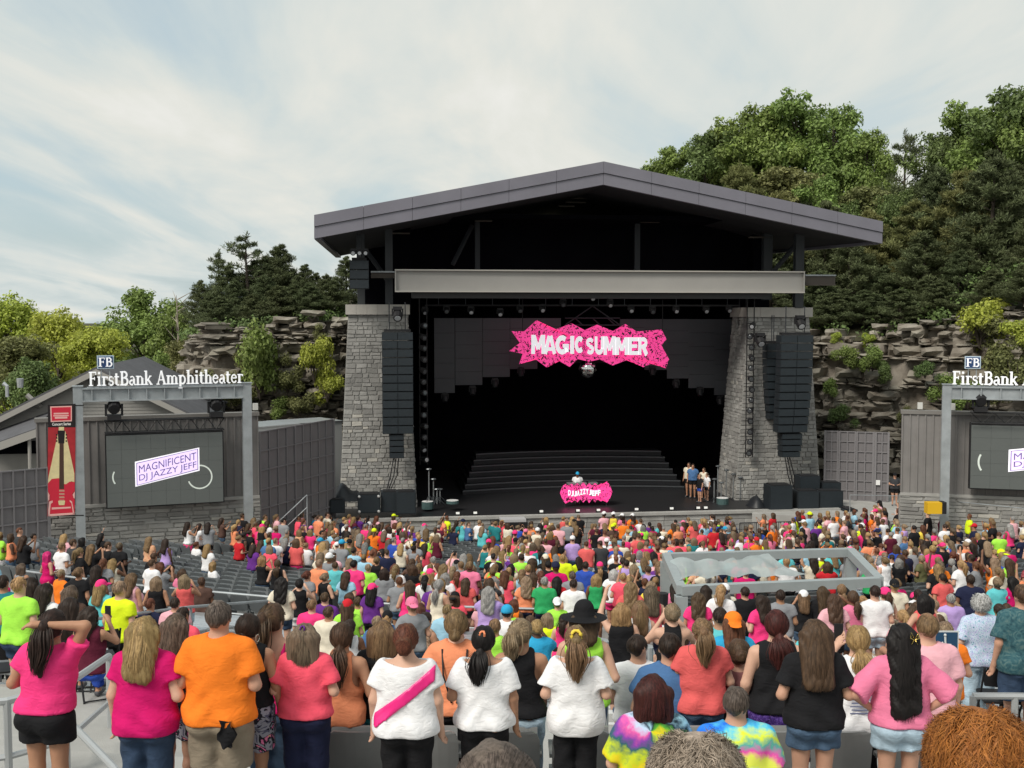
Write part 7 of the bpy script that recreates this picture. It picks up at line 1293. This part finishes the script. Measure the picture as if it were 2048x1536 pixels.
person(1473, 1369, 7.4, 'seated person with grey crewcut in rainbow ring tie-dye tee', Pose('lap', 'lap', 1.36, sit=True, male=True, yaw=-.25), 'light', ('short', 'brown_grey', .05), ('tee', 'tie2', dict(hem=.88, loose=.045, sleeve=.8)), ('shorts', 'khaki', dict(frac=.9)), nstr=1125, hw=.0028)
# second rank
person(180, 1212, 13.0, 'person in burgundy tank holding a phone by the bleachers', Pose('lap', 'phone', 1.12, yaw=-.5, sit=True), 'tan', ('wavy', 'dark_brown', .28), ('tank', 'burgundy', {}), ('pants', 'royal', dict(frac=1.9)), nstr=420, extras=phone(1), res=.0205)
person(140, 1194, 14.0, 'seated person with very long dark hair next to the burgundy tank', Pose('lap', 'lap', 1.0, sit=True), 'tan', ('long', 'dark_brown', .5), ('tank', 'navy', {}), ('shorts', 'royal', {}), nstr=420, res=.0205)
person(545, 1205, 9.1, 'bare-backed person in magenta strap top with dark ponytail', Pose('front', 'front', 1.04, yaw=-.4), 'light', ('pony', 'brown', .34), ('strap', 'magenta', dict(hem=.9)), ('pants', 'denim', dict(frac=1.95)), nstr=600, res=.0205)
person(683, 1244, 9.2, 'person in rust orange halter with low brown ponytail', Pose('front', 'front', 1.0), 'tan', ('lowpony', 'brown', .32), ('halter', 'peach', dict(hem=.85)), ('pants', 'dark_denim', dict(frac=1.95)), nstr=600, res=.0205)
person(1042, 1236, 9.2, 'person in black racerback tank and jeans with sandy ponytail', Pose('crossed', 'crossed', 1.12, yaw=-.5), 'tan', ('pony', 'sandy', .2), ('racer', 'black', dict(hem=.90)), ('pants', 'light_denim', dict(frac=1.95)), nstr=600, res=.0205)
person(912, 1218, 9.3, 'person in coral tee with thin black bag straps down the back', Pose('front', 'front', 1.08), 'fair', ('lowbun', 'dark_blonde', .1), ('tee', 'peach', dict(hem=.86, loose=.03)), ('pants', 'black', dict(frac=1.95)), extras=straps, nstr=540, res=.0205)
person(765, 1240, 9.4, 'person in black tee behind the pink sash with an ash bob', Pose('front', 'front', 1.1), 'fair', ('bob', 'dark_blonde', .22), ('tee', 'black', dict(hem=.86)), ('pants', 'teal', dict(frac=1.95)), nstr=480, res=.0205)
person(1168, 1214, 9.6, 'person in lime tee with a wide black hat behind the yellow scrunchie', Pose('down', 'front', 1.1), 'fair', ('long', 'brown', .15), ('tank', 'neon_green', dict(hem=.86)), ('pants', 'denim', dict(frac=1.95)), nstr=300, extras=brim_hat('black'), res=.0205)
person(1340, 1262, 9.8, 'seated person with dark hair in a blue tee beside the salmon tee', Pose('lap', 'lap', 1.22, sit=True, male=True), 'light', ('short', 'dark_brown', .06), ('tee', 'blue', dict(hem=.88, loose=.04)), ('shorts', 'khaki', dict(frac=.9)), nstr=540, res=.0205)
person(1276, 1266, 10.2, 'seated child in white tee by the centre stair rail', Pose('lap', 'lap', .92, sit=True, male=True, yaw=-.7), 'light', ('short', 'dark_brown', .06), ('tee', 'white', dict(hem=.9)), ('shorts', 'denim', dict(frac=.9)), nstr=300, res=.0205)
person(1478, 1277, 9.9, 'seated person with a small brown bun and rose brown top', Pose('lap', 'lap', 1.06, sit=True), 'fair', ('bun', 'brown', .1), ('tank', 'rose_brown', {}), ('pants', 'black', dict(frac=1.9)), nstr=480, res=.0205)
person(1466, 1226, 11.2, 'person in orange cap with long auburn hair over a blue tee', Pose('front', 'front', 1.08), 'fair', ('long', 'auburn', .36), ('tee', 'bright_blue', {}), ('pants', 'denim', dict(frac=1.95)), nstr=360, extras=cap_hat('orange', True), res=.0205)
person(1890, 1240, 10.9, 'boy in orange tee standing beside the wheelchair sign', Pose('front', 'front', .95, male=True), 'light', ('short', 'sandy', .05), ('tee', 'orange', dict(hem=.82)), ('shorts', 'charcoal', dict(frac=.9)), nstr=360, res=.0205)
person(1440, 1212, 11.6, 'person in turquoise tee with short dark hair beyond the salmon tee', Pose('front', 'front', 1.1, male=True), 'tan', ('short', 'dark_brown', .06), ('tee', 'turquoise', {}), ('shorts', 'denim', dict(frac=.9)), nstr=240, res=.0205)
person(1243, 1205, 14.0, 'blonde person in black tank raising one arm by the centre stairs', Pose('up', 'front', 1.08), 'fair', ('bob', 'blonde', .14), ('tank', 'black', {}), ('shorts', 'light_denim', dict(frac=.4)), nstr=300, res=.0205)
person(1280, 1200, 14.4, 'person with long straight hair in a white tank by the stair rail', Pose('front', 'front', 1.0), 'fair', ('long', 'dark_blonde', .36), ('tank', 'white', {}), ('shorts', 'hot_pink', dict(frac=.4)), nstr=300, res=.0205)
person(1345, 1206, 13.6, 'person in black halter top with blonde updo by the shade frame', Pose('phone', 'phone', 1.06, sit=True), 'fair', ('bun', 'sandy', .1), ('halter', 'black', {}), ('pants', 'black', dict(frac=1.95)), nstr=300, res=.0205)
# heads right before the camera
def near_head(u, vtop, Y, label, st, hc, L_, n, skin, topc, P, hv=1.0, hw=.0019, lift=0.0, yaw=0, wide=1.0):
    return person(u, vtop, Y, label, P, skin, (st, hc, L_), ('tee', topc, dict(hem=.86)), ('pants', 'denim', dict(frac=1.95)), res=.018, nstr=n, hw=hw, hvol=hv, zf=at(u, vtop, Y).z - 1.285)
near_head(992, 1486, 2.45, 'close crown of grey-streaked dark hair tied in a small ponytail', 'pony', 'brown_grey', .24, 5000, 'fair', 'grey', Pose('lap', 'lap', 1.1, sit=True), 1.1)
near_head(1392, 1472, 2.7, 'close crown of loose sandy grey curls', 'curly', 'grey_brown', .1, 12000, 'fair', 'navy', Pose('lap', 'lap', 1.15, sit=True), 1.5, .0010)
near_head(1960, 1428, 2.75, 'close crown of thick fluffy red hair', 'curly', 'red', .1, 14000, 'fair', 'teal', Pose('lap', 'lap', 1.15, sit=True), 2.2, .0010)
# ================================================================== the crowd
CR = .024
PP = {'down': Pose('down', 'down', 1.0), 'front': Pose('front', 'front', 1.05), 'crossed': Pose('crossed', 'crossed', 1.1), 'phone': Pose('phone', 'phone', 1.0), 'up': Pose('up', 'front', 1.0), 'hips': Pose('hips', 'down', 1.1), 'wide': Pose('front', 'down', 1.35), 'm_down': Pose('down', 'down', 1.15, male=True), 'm_front': Pose('front', 'front', 1.25, male=True), 'sit': Pose('lap', 'lap', 1.1, sit=True), 'm_sit': Pose('lap', 'lap', 1.2, sit=True, male=True)}
def vf(V): return V.mesh()
def protos(res, fine, bres=None):
    out = {}
    for k, P in PP.items():
        bv, bf = vf(body_vol(P, bres or res, False))
        if bres: c_ = bv[bf].mean(1); bf = bf[~((c_[:, 2] - P.dz > .60) & (c_[:, 2] - P.dz < 1.27) & (np.abs(c_[:, 0]) < .15) & (np.abs(c_[:, 1]) < .16))]
        d = {'body': (bv, bf, face_mats(P, bv, bf) if fine else np.where(bv[bf].mean(1)[:, 2] < .075, 1, 0))}
        d['tee'] = vf(top_mesh(P, 'tee', res, 3, hem=.86, loose=.03)); d['tank'] = vf(top_mesh(P, 'tank', res, 4, hem=.88)); d['shorts'] = vf(bottom_mesh(P, 'shorts', res, 2, frac=.5, waist=.92)); d['trousers'] = vf(bottom_mesh(P, 'pants', res, 2, frac=1.95, waist=.92))
        if 'm_' not in k: d['dress'] = vf(top_mesh(P, 'dress', res, 5))
        out[k] = d
    return out
P0 = Pose(); HS = {'long': ('long', .32, 1.0), 'verylong': ('long', .45, 1.0), 'bob': ('bob', .16, 1.0), 'pony': ('pony', .30, 1.0), 'bun': ('bun', .1, .8), 'short': ('short', .05, .6), 'wavy': ('wavy', .36, 1.1), 'lowpony': ('lowpony', .28, .9)}
def hair_protos(res, n):
    o = {}
    for k, (st, L_, vl) in HS.items():
        v, f = vf(hair_vol(P0, st, L_, res, 3, vl))
        if n: sv, sf = strands(P0, st, L_, n, 5, .007, vl); f = np.concatenate([f, sf + len(v)]); v = np.concatenate([v, sv])
        o[k] = (v, f)
    return o
def cap_proto(res):
    V = Vol((-.16, -.30, 1.50), (.16, .30, 1.75), res); V.cone((0, -.012, 1.60), (0, -.01, 1.615), .103, .098, .02, (1, 1.14, .95)); V.cutz(1.575); V.cone((0, .08, 1.595), (0, .165, 1.585), .075, .07, .01, (1, 1, .22)); return vf(V)
FINE = protos(CR, True); FH = hair_protos(.015, 110); FCAP = cap_proto(.013); MESH = {}
def pm(key, vfm, mats, mi=None):
    if key not in MESH: MESH[key] = quad_mesh(key[0], vfm[0], vfm[1], mats, mi)
    return MESH[key]
def setmat(o, m, slot=0): o.material_slots[slot].link = 'OBJECT'; o.material_slots[slot].material = m
CN = {'hot_pink': 'hot pink', 'neon_coral': 'neon coral', 'light_pink': 'pale pink', 'sky': 'pale blue', 'bright_blue': 'bright blue', 'neon_green': 'lime green', 'neon_yellow': 'neon yellow', 'rose_brown': 'rose brown', 'royal': 'royal blue', 'blue': 'dusty blue', 'pattern_orange': 'orange printed', 'red_print': 'red printed', 'leopard': 'leopard print', 'dots': 'black dotted', 'floral': 'blue floral'}
HN = {'dark_blonde': 'dark blonde', 'dark_brown': 'dark brown', 'pink_wig': 'bright pink'}
HSN = {'long': 'long %s hair', 'verylong': 'very long %s hair', 'bob': '%s bob', 'pony': '%s ponytail', 'bun': '%s bun', 'short': 'short %s hair', 'wavy': 'wavy %s hair', 'lowpony': 'low %s ponytail'}
PN = {'down': 'arms down', 'front': 'hands in front', 'crossed': 'arms folded', 'phone': 'both hands up', 'up': 'one arm raised', 'hips': 'hand on hip', 'wide': 'one arm bent', 'm_down': 'arms down', 'm_front': 'hands in front', 'sit': 'seated', 'm_sit': 'seated'}
def zone(x, y, u):
    a = axis_a(x, y); th = math.atan2(x - STC.x, STC.y - y)
    if a < 13: return 'on the walkway'
    if a < 26.6: return 'in outer bleachers' if th < R(-13.5) else 'in bleachers by the stairs' if th < R(-2.6) else 'in bleachers near the shade frame' if th < R(7) else 'in bleachers past the platform'
    if u < 330: return 'in seats under the guitar banner'
    if u < 640: return 'in seats before the gridded fence'
    if u < 900: return 'in seats before the low-cliff pillar'
    if u < 1310: return 'in seats facing the pink sign'
    if u < 1700: return 'in seats past the shade frame'
    return 'in seats before the second screen'
def crowd_person(a):
    x, y, z, s, rz, pose, topk, topc, botk, botc, hs, hc, sk, cap, dzr = a; d = FINE[pose]; P = PP[pose]; body = link('person', pm(('person', pose), d['body'][:2], [SKIN['fair'], M_shoe, M_eye, M_lip], d['body'][2]), None, (x, y, z)); body.scale = (s, s, s); body.rotation_euler = (0, 0, rz); setmat(body, SKIN[sk])
    nm = {'tee': 't_shirt', 'tank': 'tank_top', 'dress': 'dress'}[topk]; o = link(nm, pm((nm, pose), d[topk], [M_white]), body); setmat(o, fab(topc))
    if topk != 'dress': o = link(botk, pm((botk, pose), d[botk], [M_white]), body); setmat(o, fab(botc))
    o = link('hair', pm(('hair', hs), FH[hs], [M_white]), body, (0, 0, P.dz)); setmat(o, HAIR[hc])
    if cap: o = link('cap', pm(('cap',), FCAP, [M_white]), body, (0, 0, P.dz)); setmat(o, fab(cap)); o.rotation_euler = (0, 0, math.pi if dzr > .6 else 0)
    u = pix((x, y, z))[0]; zn = zone(x, y, u); hh = HSN[hs] % HN.get(hc, hc.replace('_', ' ')); gar = {'tee': 'tee', 'tank': 'tank top', 'dress': 'dress'}[topk]
    lab = '%s %s, %s, %s, %s' % (CN.get(topc, topc), gar, hh, PN[pose] if not cap else CN.get(cap, cap) + ' cap', zn)
    if len(lab.split()) > 16 or len(lab.replace('-', ' ').split()) > 16: lab = '%s %s, %s, %s' % (CN.get(topc, topc), gar, hh, zn)
    tag(body, lab, 'person', 'crowd ' + zn); return body
def solve(u, v, Hh):
    best = None
    for Y in np.linspace(52, 13.6, 500):
        p = at(u, v, Y); e = abs(p.z - ground(p.x, p.y) - Hh)
        if best is not None and best[0] < .07 and best[1].y - Y > .6: break
        if best is None or e < best[0]: best = (e, p)
    return best[1], best[0]
NOTED = '''0 1063 neon_green;22 1066 peach;39 1057 charcoal m;47 1071 black;67 1065 grey m;95 1104 magenta dress pink_wig bob front;124 1088 white m;129 1068 light_pink blonde long;146 1077 charcoal m;165 1074 black;159 1095 black;183 1089 black phone;203 1066 black long black up;216 1084 black m;239 1084 black m front;308 1107 black m;321 1127 grey;343 1128 brown m sit;365 1137 pink sit;369 1152 salmon sandy bob;403 1152 brown m sit;313 1155 black sandy bob;264 1150 light_pink dark_blonde long;226 1117 cream blonde long;207 1119 grey;157 1137 black dark_blonde;122 1138 orange m sit;193 1135 black;203 1167 turquoise cap:hot_pink long blonde;239 1167 neon_yellow m;38 1165 neon_green m;61 1160 hot_pink phone;91 1175 white dark_brown long;142 1175 brown ash long;5 1155 teal m;8 1203 neon_yellow m;300 1200 navy m sit;350 1200 light_pink m sit;366 1215 neon_coral m sit;376 1044 white;399 1048 white;416 1044 grey;444 1038 brown;470 1051 peach;485 1028 black m;498 1048 magenta;508 1053 hot_pink;393 1081 white sit;416 1091 white;426 1122 white sit;
508 1038 pink;520 1041 neon_green;535 1041 white;539 1063 turquoise m;523 1079 peach long brown;551 1074 white m;568 1038 black;574 1071 dots;525 1112 black tank;555 1119 black tank;599 1061 pattern_orange;630 1030 bright_blue;642 1033 bright_blue;688 1033 navy m;708 1033 burgundy;718 1030 purple;736 1033 white;754 1033 light_pink;788 1028 light_pink cap:neon_yellow;802 1086 cream blonde long;828 1089 grey dark_brown;838 1071 yellow m;863 1074 neon_green tank blonde;894 1030 neon_yellow m;914 1043 teal up;937 1044 blue m;965 1055 turquoise;708 1094 sky;728 1107 sky m;736 1076 teal;642 1104 cream wavy;665 1109 black tank;708 1119 hot_pink m;736 1127 neon_green short sandy;693 1142 sky brown long;650 1145 black tank sandy bun;614 1141 grey;599 1162 black tank bun;754 1114 black tank;774 1097 navy m;799 1157 grey m;850 1150 white black pony;883 1157 black blonde long;906 1132 teal tank;932 1155 salmon brown long;939 1122 pink m;980 1155 charcoal phone brown long;888 1127 white;860 1138 orange cap:hot_pink;
1018 1089 neon_green auburn;1043 1107 neon_green m;1015 1050 hot_pink;1063 1048 orange;1093 1033 cream blonde bob;1127 1028 salmon blonde;1145 1028 yellow blonde;1157 1028 black m;1208 1013 light_pink cap:white;1218 1024 yellow cap:white;1244 1027 pink cap:white;1265 1027 orange cap:white;1264 1042 hot_pink;1282 1036 white m;1353 1048 neon_green;1366 1041 pink cap:pink;1381 1041 orange;1404 1036 neon_coral;1432 1041 royal m;1145 1074 lilac cap:white m;1089 1061 cream;1173 1081 salmon m;1201 1079 charcoal m;1231 1069 sky m;1295 1076 bright_blue m;1327 1074 white;1353 1076 rose_brown;1406 1081 white;1442 1066 hot_pink;1462 1081 sky m;1066 1084 hot_pink;1109 1091 orange brown;1068 1117 black tank;1091 1109 black cap:cream;1127 1109 black blonde bob;1157 1112 neon_yellow;1171 1122 royal m;1200 1124 black cap:hot_pink;1246 1114 neon_yellow tank;1267 1107 cream;1293 1102 blue blonde hips;1335 1107 olive ash long;1399 1114 neon_yellow cap:orange;1432 1119 navy m;1053 1152 peach sandy wavy;1089 1157 green m grey;1114 1152 red black long;1147 1162 white m dark_brown;1145 1142 grey brown_grey m;1193 1147 green tank blonde bob;1228 1138 white silver bob;1274 1142 black phone;1302 1165 yellow;1350 1170 pink;1411 1175 white dark_brown long;1490 1178 black m;1014 1216 white cap:bright_blue m;1096 1231 neon_yellow sandy bob;1074 1238 bright_blue;1401 1208 grey cap:white;
1527 1027 peach;1537 1025 red;1586 1035 white;1607 1040 sky cap:white m;1655 1021 cream blonde;1674 1021 orange;1719 1037 grey m;1725 1056 hot_pink;1808 1048 lilac;1829 1024 brown up;1826 1053 white;1845 1050 yellow;1856 1024 black m;1885 1027 burgundy;1890 1048 white m;1917 1051 navy;1939 1027 neon_yellow m;1982 1035 orange;1513 1064 white m;1540 1070 pink;1575 1067 cream;1599 1072 hot_pink m;1647 1054 cream;1682 1078 yellow m;1650 1091 white auburn;1714 1088 grey m;1754 1094 grey m;1792 1088 royal;1810 1099 navy m;1848 1091 lilac;1885 1086 black cap:hot_pink;1920 1088 white m;1944 1086 magenta;2016 1091 magenta m;1990 1099 black m;1784 1110 white m;1540 1112 orange;1655 1123 red;1727 1120 grey;1743 1126 green blonde bob;1885 1150 salmon m;1925 1128 turquoise;1941 1153 navy m;1789 1166 cream m cap:black;1770 1182 cream cap:hot_pink pony;1829 1190 cream cap:hot_pink pony;1706 1185 pink;1727 1177 white m;1725 1195 leopard tank;1802 1206 red_print ash long;1730 1222 white brown pony;1607 1187 black cap:white phone;1561 1185 grey dark_brown m;1869 1201 cream m sandy;1995 1160 turquoise;2024 1158 magenta black long;1998 1209 neon_green;1909 1203 turquoise sandy pony;1690 1180 navy tank black long;1645 1178 black brown verylong;1510 1200 white;1590 1205 red'''
def noted():
    out = []; rr = random.Random(77)
    for i, e in enumerate(NOTED.replace('\n', '').split(';')):
        t = e.split(); u, v, c = float(t[0]), float(t[1]), t[2]; m = 'm' in t; hc = next((k for k in t[3:] if k in HC), None) or rr.choice(['dark_brown', 'brown', 'brown', 'dark_blonde', 'blonde', 'ash', 'sandy', 'dark_brown', 'black', 'auburn']); hs = next((k for k in t[3:] if k in HS), None) or ('short' if m else rr.choice(['long', 'long', 'wavy', 'pony', 'bob', 'lowpony', 'bun', 'verylong']))
        pose = next((k for k in t[3:] if k in PP), None) or (rr.choice(['m_down', 'm_front']) if m else rr.choice(['down', 'front', 'front', 'crossed', 'wide', 'hips', 'phone']))
        if v > 1186 and pose not in ('phone', 'up'): pose = 'sit'
        if pose == 'sit' and m: pose = 'm_sit'
        if pose == 'front' and m: pose = 'm_front'
        cap = next((k[4:] for k in t if k.startswith('cap:')), None); topk = 'dress' if 'dress' in t else 'tank' if 'tank' in t else ('tee' if m or rr.random() < .75 else 'tank')
        out.append((u, v, pose, topk, c, hs, hc, cap, m))
    return out
def make_entry(x, y, z, s, pose, topk, c, hs, hc, cap, m, rr):
    return (x, y, z, s, STAGE_DIR(x, y) + rr.gauss(0, .22), pose, topk, c, 'trousers' if rr.random() < .35 else 'shorts', rr.choice(['denim', 'denim', 'dark_denim', 'black', 'black', 'light_denim', 'navy', 'charcoal', 'khaki'] + ([] if m else ['hot_pink', 'white'])), hs, hc, rr.choice(['fair', 'fair', 'light', 'light', 'tan', 'tan', 'olive', 'brown'] if rr.random() < .9 else ['deep', 'brown']), cap, rr.random())
def populate():
    rr = random.Random(5); ents = []; occ = {}
    def free(x, y, d):
        ix, iy = int(x // .6), int(y // .6); return all(math.hypot(px - x, py - y) >= d for i in (-1, 0, 1) for j in (-1, 0, 1) for px, py in occ.get((ix + i, iy + j), []))
    def take(x, y): occ.setdefault((int(x // .6), int(y // .6)), []).append((x, y))
    for o in list(COL.objects):
        if o.name.startswith('person'): take(o.location.x, o.location.y)
    for u, v, pose, topk, c, hs, hc, cap, m in noted():
        sit_ = 'sit' in pose; s = rr.uniform(.95, 1.03) * (1.05 if m else 1.0); p, e = solve(u, v, (1.29 if sit_ else 1.685) * s); z = ground(p.x, p.y)
        if e > .12: s *= max(.85, min(1.15, (p.z - z) / ((1.29 if sit_ else 1.685) * s)))
        k = 0
        while not free(p.x, p.y, .3) and k < 6: p.x += rr.choice((-.2, .2)); k += 1
        take(p.x, p.y); ents.append(make_entry(p.x, p.y, ground(p.x, p.y), s, pose, topk, c, hs, hc, cap, m, rr))
    cols = ['hot_pink'] * 9 + ['black'] * 13 + ['white'] * 19 + ['salmon'] * 5 + ['neon_coral'] * 4 + ['neon_green'] * 5 + ['neon_yellow'] * 3 + ['sky'] * 5 + ['navy'] * 5 + ['orange'] * 4 + ['grey'] * 6 + ['charcoal'] * 5 + ['teal'] * 3 + ['purple'] * 3 + ['red'] * 3 + ['royal'] * 3 + ['cream'] * 7 + ['magenta'] * 4 + ['light_pink'] * 8 + ['peach'] * 4 + ['turquoise'] * 3 + ['lilac'] * 3 + ['brown'] * 3 + ['burgundy'] * 3 + ['blue'] * 3 + ['olive'] * 2 + ['dots', 'leopard', 'red_print', 'pattern_orange']
    def dens(u, v, a):
        if a < 26.6:
            return .05 if u < 640 else .30
        if u < 480: return .03 if v > 1058 else .0
        if u < 640 and v > 1100: return .05
        if 865 < u < 975 and 1055 < v < 1100: return .08
        if u > 1960 and 1040 < v < 1090: return .25
        if u < 640: return .38
        if a > 46: return .52
        return .64
    spots = [(x, y, z) for x, y, z, th, u, v in SEATS]
    for k in range(19, 31):
        r_ = 62 - (k + .35) * TREAD; th = R(-30)
        while th < R(18):
            th += .62 / r_ * rr.uniform(.85, 1.15)
            if any(abs(th - q) * r_ < .6 for q in (R(-13.8), R(-2.7), R(6.9))): continue
            x, y = polar((k + .35) * TREAD, th); spots.append((x, y, step_z(k)))
    for k in range(57, 60):       # the pit in front of the stage
        for i in range(60):
            x, y = polar(k * TREAD + .3, R(-46) + i * R(1.35)); spots.append((x, y, ground(x, y)))
    for x, y, z in spots:
        u, v = pix((x, y, z + 1.66)); a = axis_a(x, y)
        if not (-40 < u < 2090) or (1320 < u < 1770 and 23.8 < y < 29.2): continue
        loc = SF.px(u, v, 0); 
        if (Vector((x, y, 0)) - SF.o).dot(SF.ey) > -1.7: continue
        if rr.random() > dens(u, v, a): continue
        x += rr.uniform(-.12, .12); y += rr.uniform(-.12, .12)
        if not free(x, y, .38): continue
        take(x, y); m = rr.random() < .2; st = a < 26.6 and rr.random() < .72; pose = ('m_sit' if m else 'sit') if st else (rr.choice(['m_down', 'm_front', 'm_front']) if m else rr.choice(['down', 'front', 'front', 'front', 'crossed', 'wide', 'hips', 'phone', 'up', 'down']))
        ents.append(make_entry(x, y, ground(x, y), rr.uniform(.92, 1.05) * (1.05 if m else 1), pose, 'tee' if m or rr.random() < .66 else rr.choice(['tank', 'tank', 'dress']), rr.choice(cols), 'short' if m else rr.choice(list(HS)), rr.choice(['dark_brown', 'brown', 'brown', 'dark_blonde', 'dark_blonde', 'blonde', 'blonde', 'ash', 'sandy', 'black', 'auburn', 'grey']), rr.choice(['white', 'hot_pink', 'black', 'bright_blue', 'neon_yellow', 'navy', 'pink', 'red']) if rr.random() < .12 else None, m, rr))
    ents = [e if not (e[6] == 'dress' and e[5].startswith('m_')) else e[:6] + ('tee',) + e[7:] for e in ents]
    ents.sort(key=lambda e: e[1]); n_ind = 300 - PEOPLE_N[0] - 8; ind, rest = ents[:n_ind], ents[n_ind:]
    for e in ind: crowd_person(e)
    # everyone farther off: one mass
    LO = protos(.064, False, .056); LH = hair_protos(.05, 0); LC_ = cap_proto(.04); mats = []; mid = {}; Vs, Fs, Ms = [], [], []; off = 0
    def mi(m):
        if m.name not in mid: mid[m.name] = len(mats); mats.append(m)
        return mid[m.name]
    def put(v, f, m, x, y, z, s, rz, dz=0):
        nonlocal off
        c_, s_ = math.cos(rz), math.sin(rz); w = np.stack([(v[:, 0] * c_ - v[:, 1] * s_) * s + x, (v[:, 0] * s_ + v[:, 1] * c_) * s + y, (v[:, 2] + dz) * s + z], 1); Vs.append(w); Fs.append(f + off); off += len(v); Ms.append(m if isinstance(m, np.ndarray) else np.full(len(f), m))
    for x, y, z, s, rz, pose, topk, topc, botk, botc, hs, hc, sk, cap, q in rest:
        d = LO[pose]; dz = PP[pose].dz; b = d['body']; put(b[0], b[1], np.where(b[2] == 1, mi(M_shoe), mi(SKIN[sk])), x, y, z, s, rz); put(*d[topk], mi(fab(topc)), x, y, z, s, rz)
        if topk != 'dress': put(*d[botk], mi(fab(botc)), x, y, z, s, rz)
        put(*LH[hs], mi(HAIR[hc]), x, y, z, s, rz, dz)
        if cap: put(*LC_, mi(fab(cap)), x, y, z, s, rz, dz)
    print('CROWD individuals', len(ind), 'mass', len(rest), 'quads', sum(len(f) for f in Fs))
    o = link('crowd', quad_mesh('crowd', np.concatenate(Vs), np.concatenate(Fs), mats, np.concatenate(Ms))); tag(o, 'dense far crowd of people standing between the grey chairs and the stage', 'crowd', kind='stuff')
populate()
# people on the stage and the guard
def stage_person(u, vtop, y, fr, zf, label, pose, topk, topc, botc, hs, hc, sk, turn, cap=None):
    x, zt = fr.px(u, vtop, y); p = fr.p(x, y, zf); s = max(.85, min(1.15, (zt - zf) / 1.685)); e = (p.x, p.y, zf, s, turn, pose, topk, topc, 'shorts', botc, hs, hc, sk, cap, .1); b = crowd_person(e); b['label'] = label; b['group'] = 'people on the stage side'; return b
stage_person(1155, 944, 3.1, SF, ST_H, 'DJ in white tee and blue cap behind the pink splatter table', 'm_front', 'tee', 'white', 'khaki', 'short', 'black', 'brown', math.pi, 'bright_blue')
stage_person(1378, 924, 4.4, SF, ST_H, 'crew member in dim cream tee at the back of the stage steps', 'm_down', 'tee', 'cream', 'black', 'short', 'dark_brown', 'tan', 2.6); stage_person(1386, 927, 4.0, SF, ST_H, 'crew member in dusty blue tee and black shorts by the steps', 'm_down', 'tee', 'blue', 'black', 'short', 'dark_brown', 'tan', 2.9); stage_person(1408, 935, 3.6, SF, ST_H, 'crew member in cream tee beside the instrument stands', 'm_front', 'tee', 'cream', 'black', 'short', 'brown', 'tan', 2.4); stage_person(1400, 952, 2.6, SF, ST_H, 'crew member in black tee and blue shorts at the stage edge', 'm_down', 'tee', 'black', 'royal', 'short', 'sandy', 'light', 2.0); stage_person(1414, 965, 2.9, SF, ST_H, 'short crew member in white tee behind the black tee', 'm_down', 'tee', 'white', 'charcoal', 'short', 'brown', 'light', 2.0)
x, z = f3.px(1790, 946, -1.0); stage_person(1790, 946, -1.0, f3, 1.38, 'security guard in black tee and shorts standing by the gate', 'm_front', 'tee', 'charcoal', 'black', 'short', 'black', 'light', math.pi - .2, 'black')
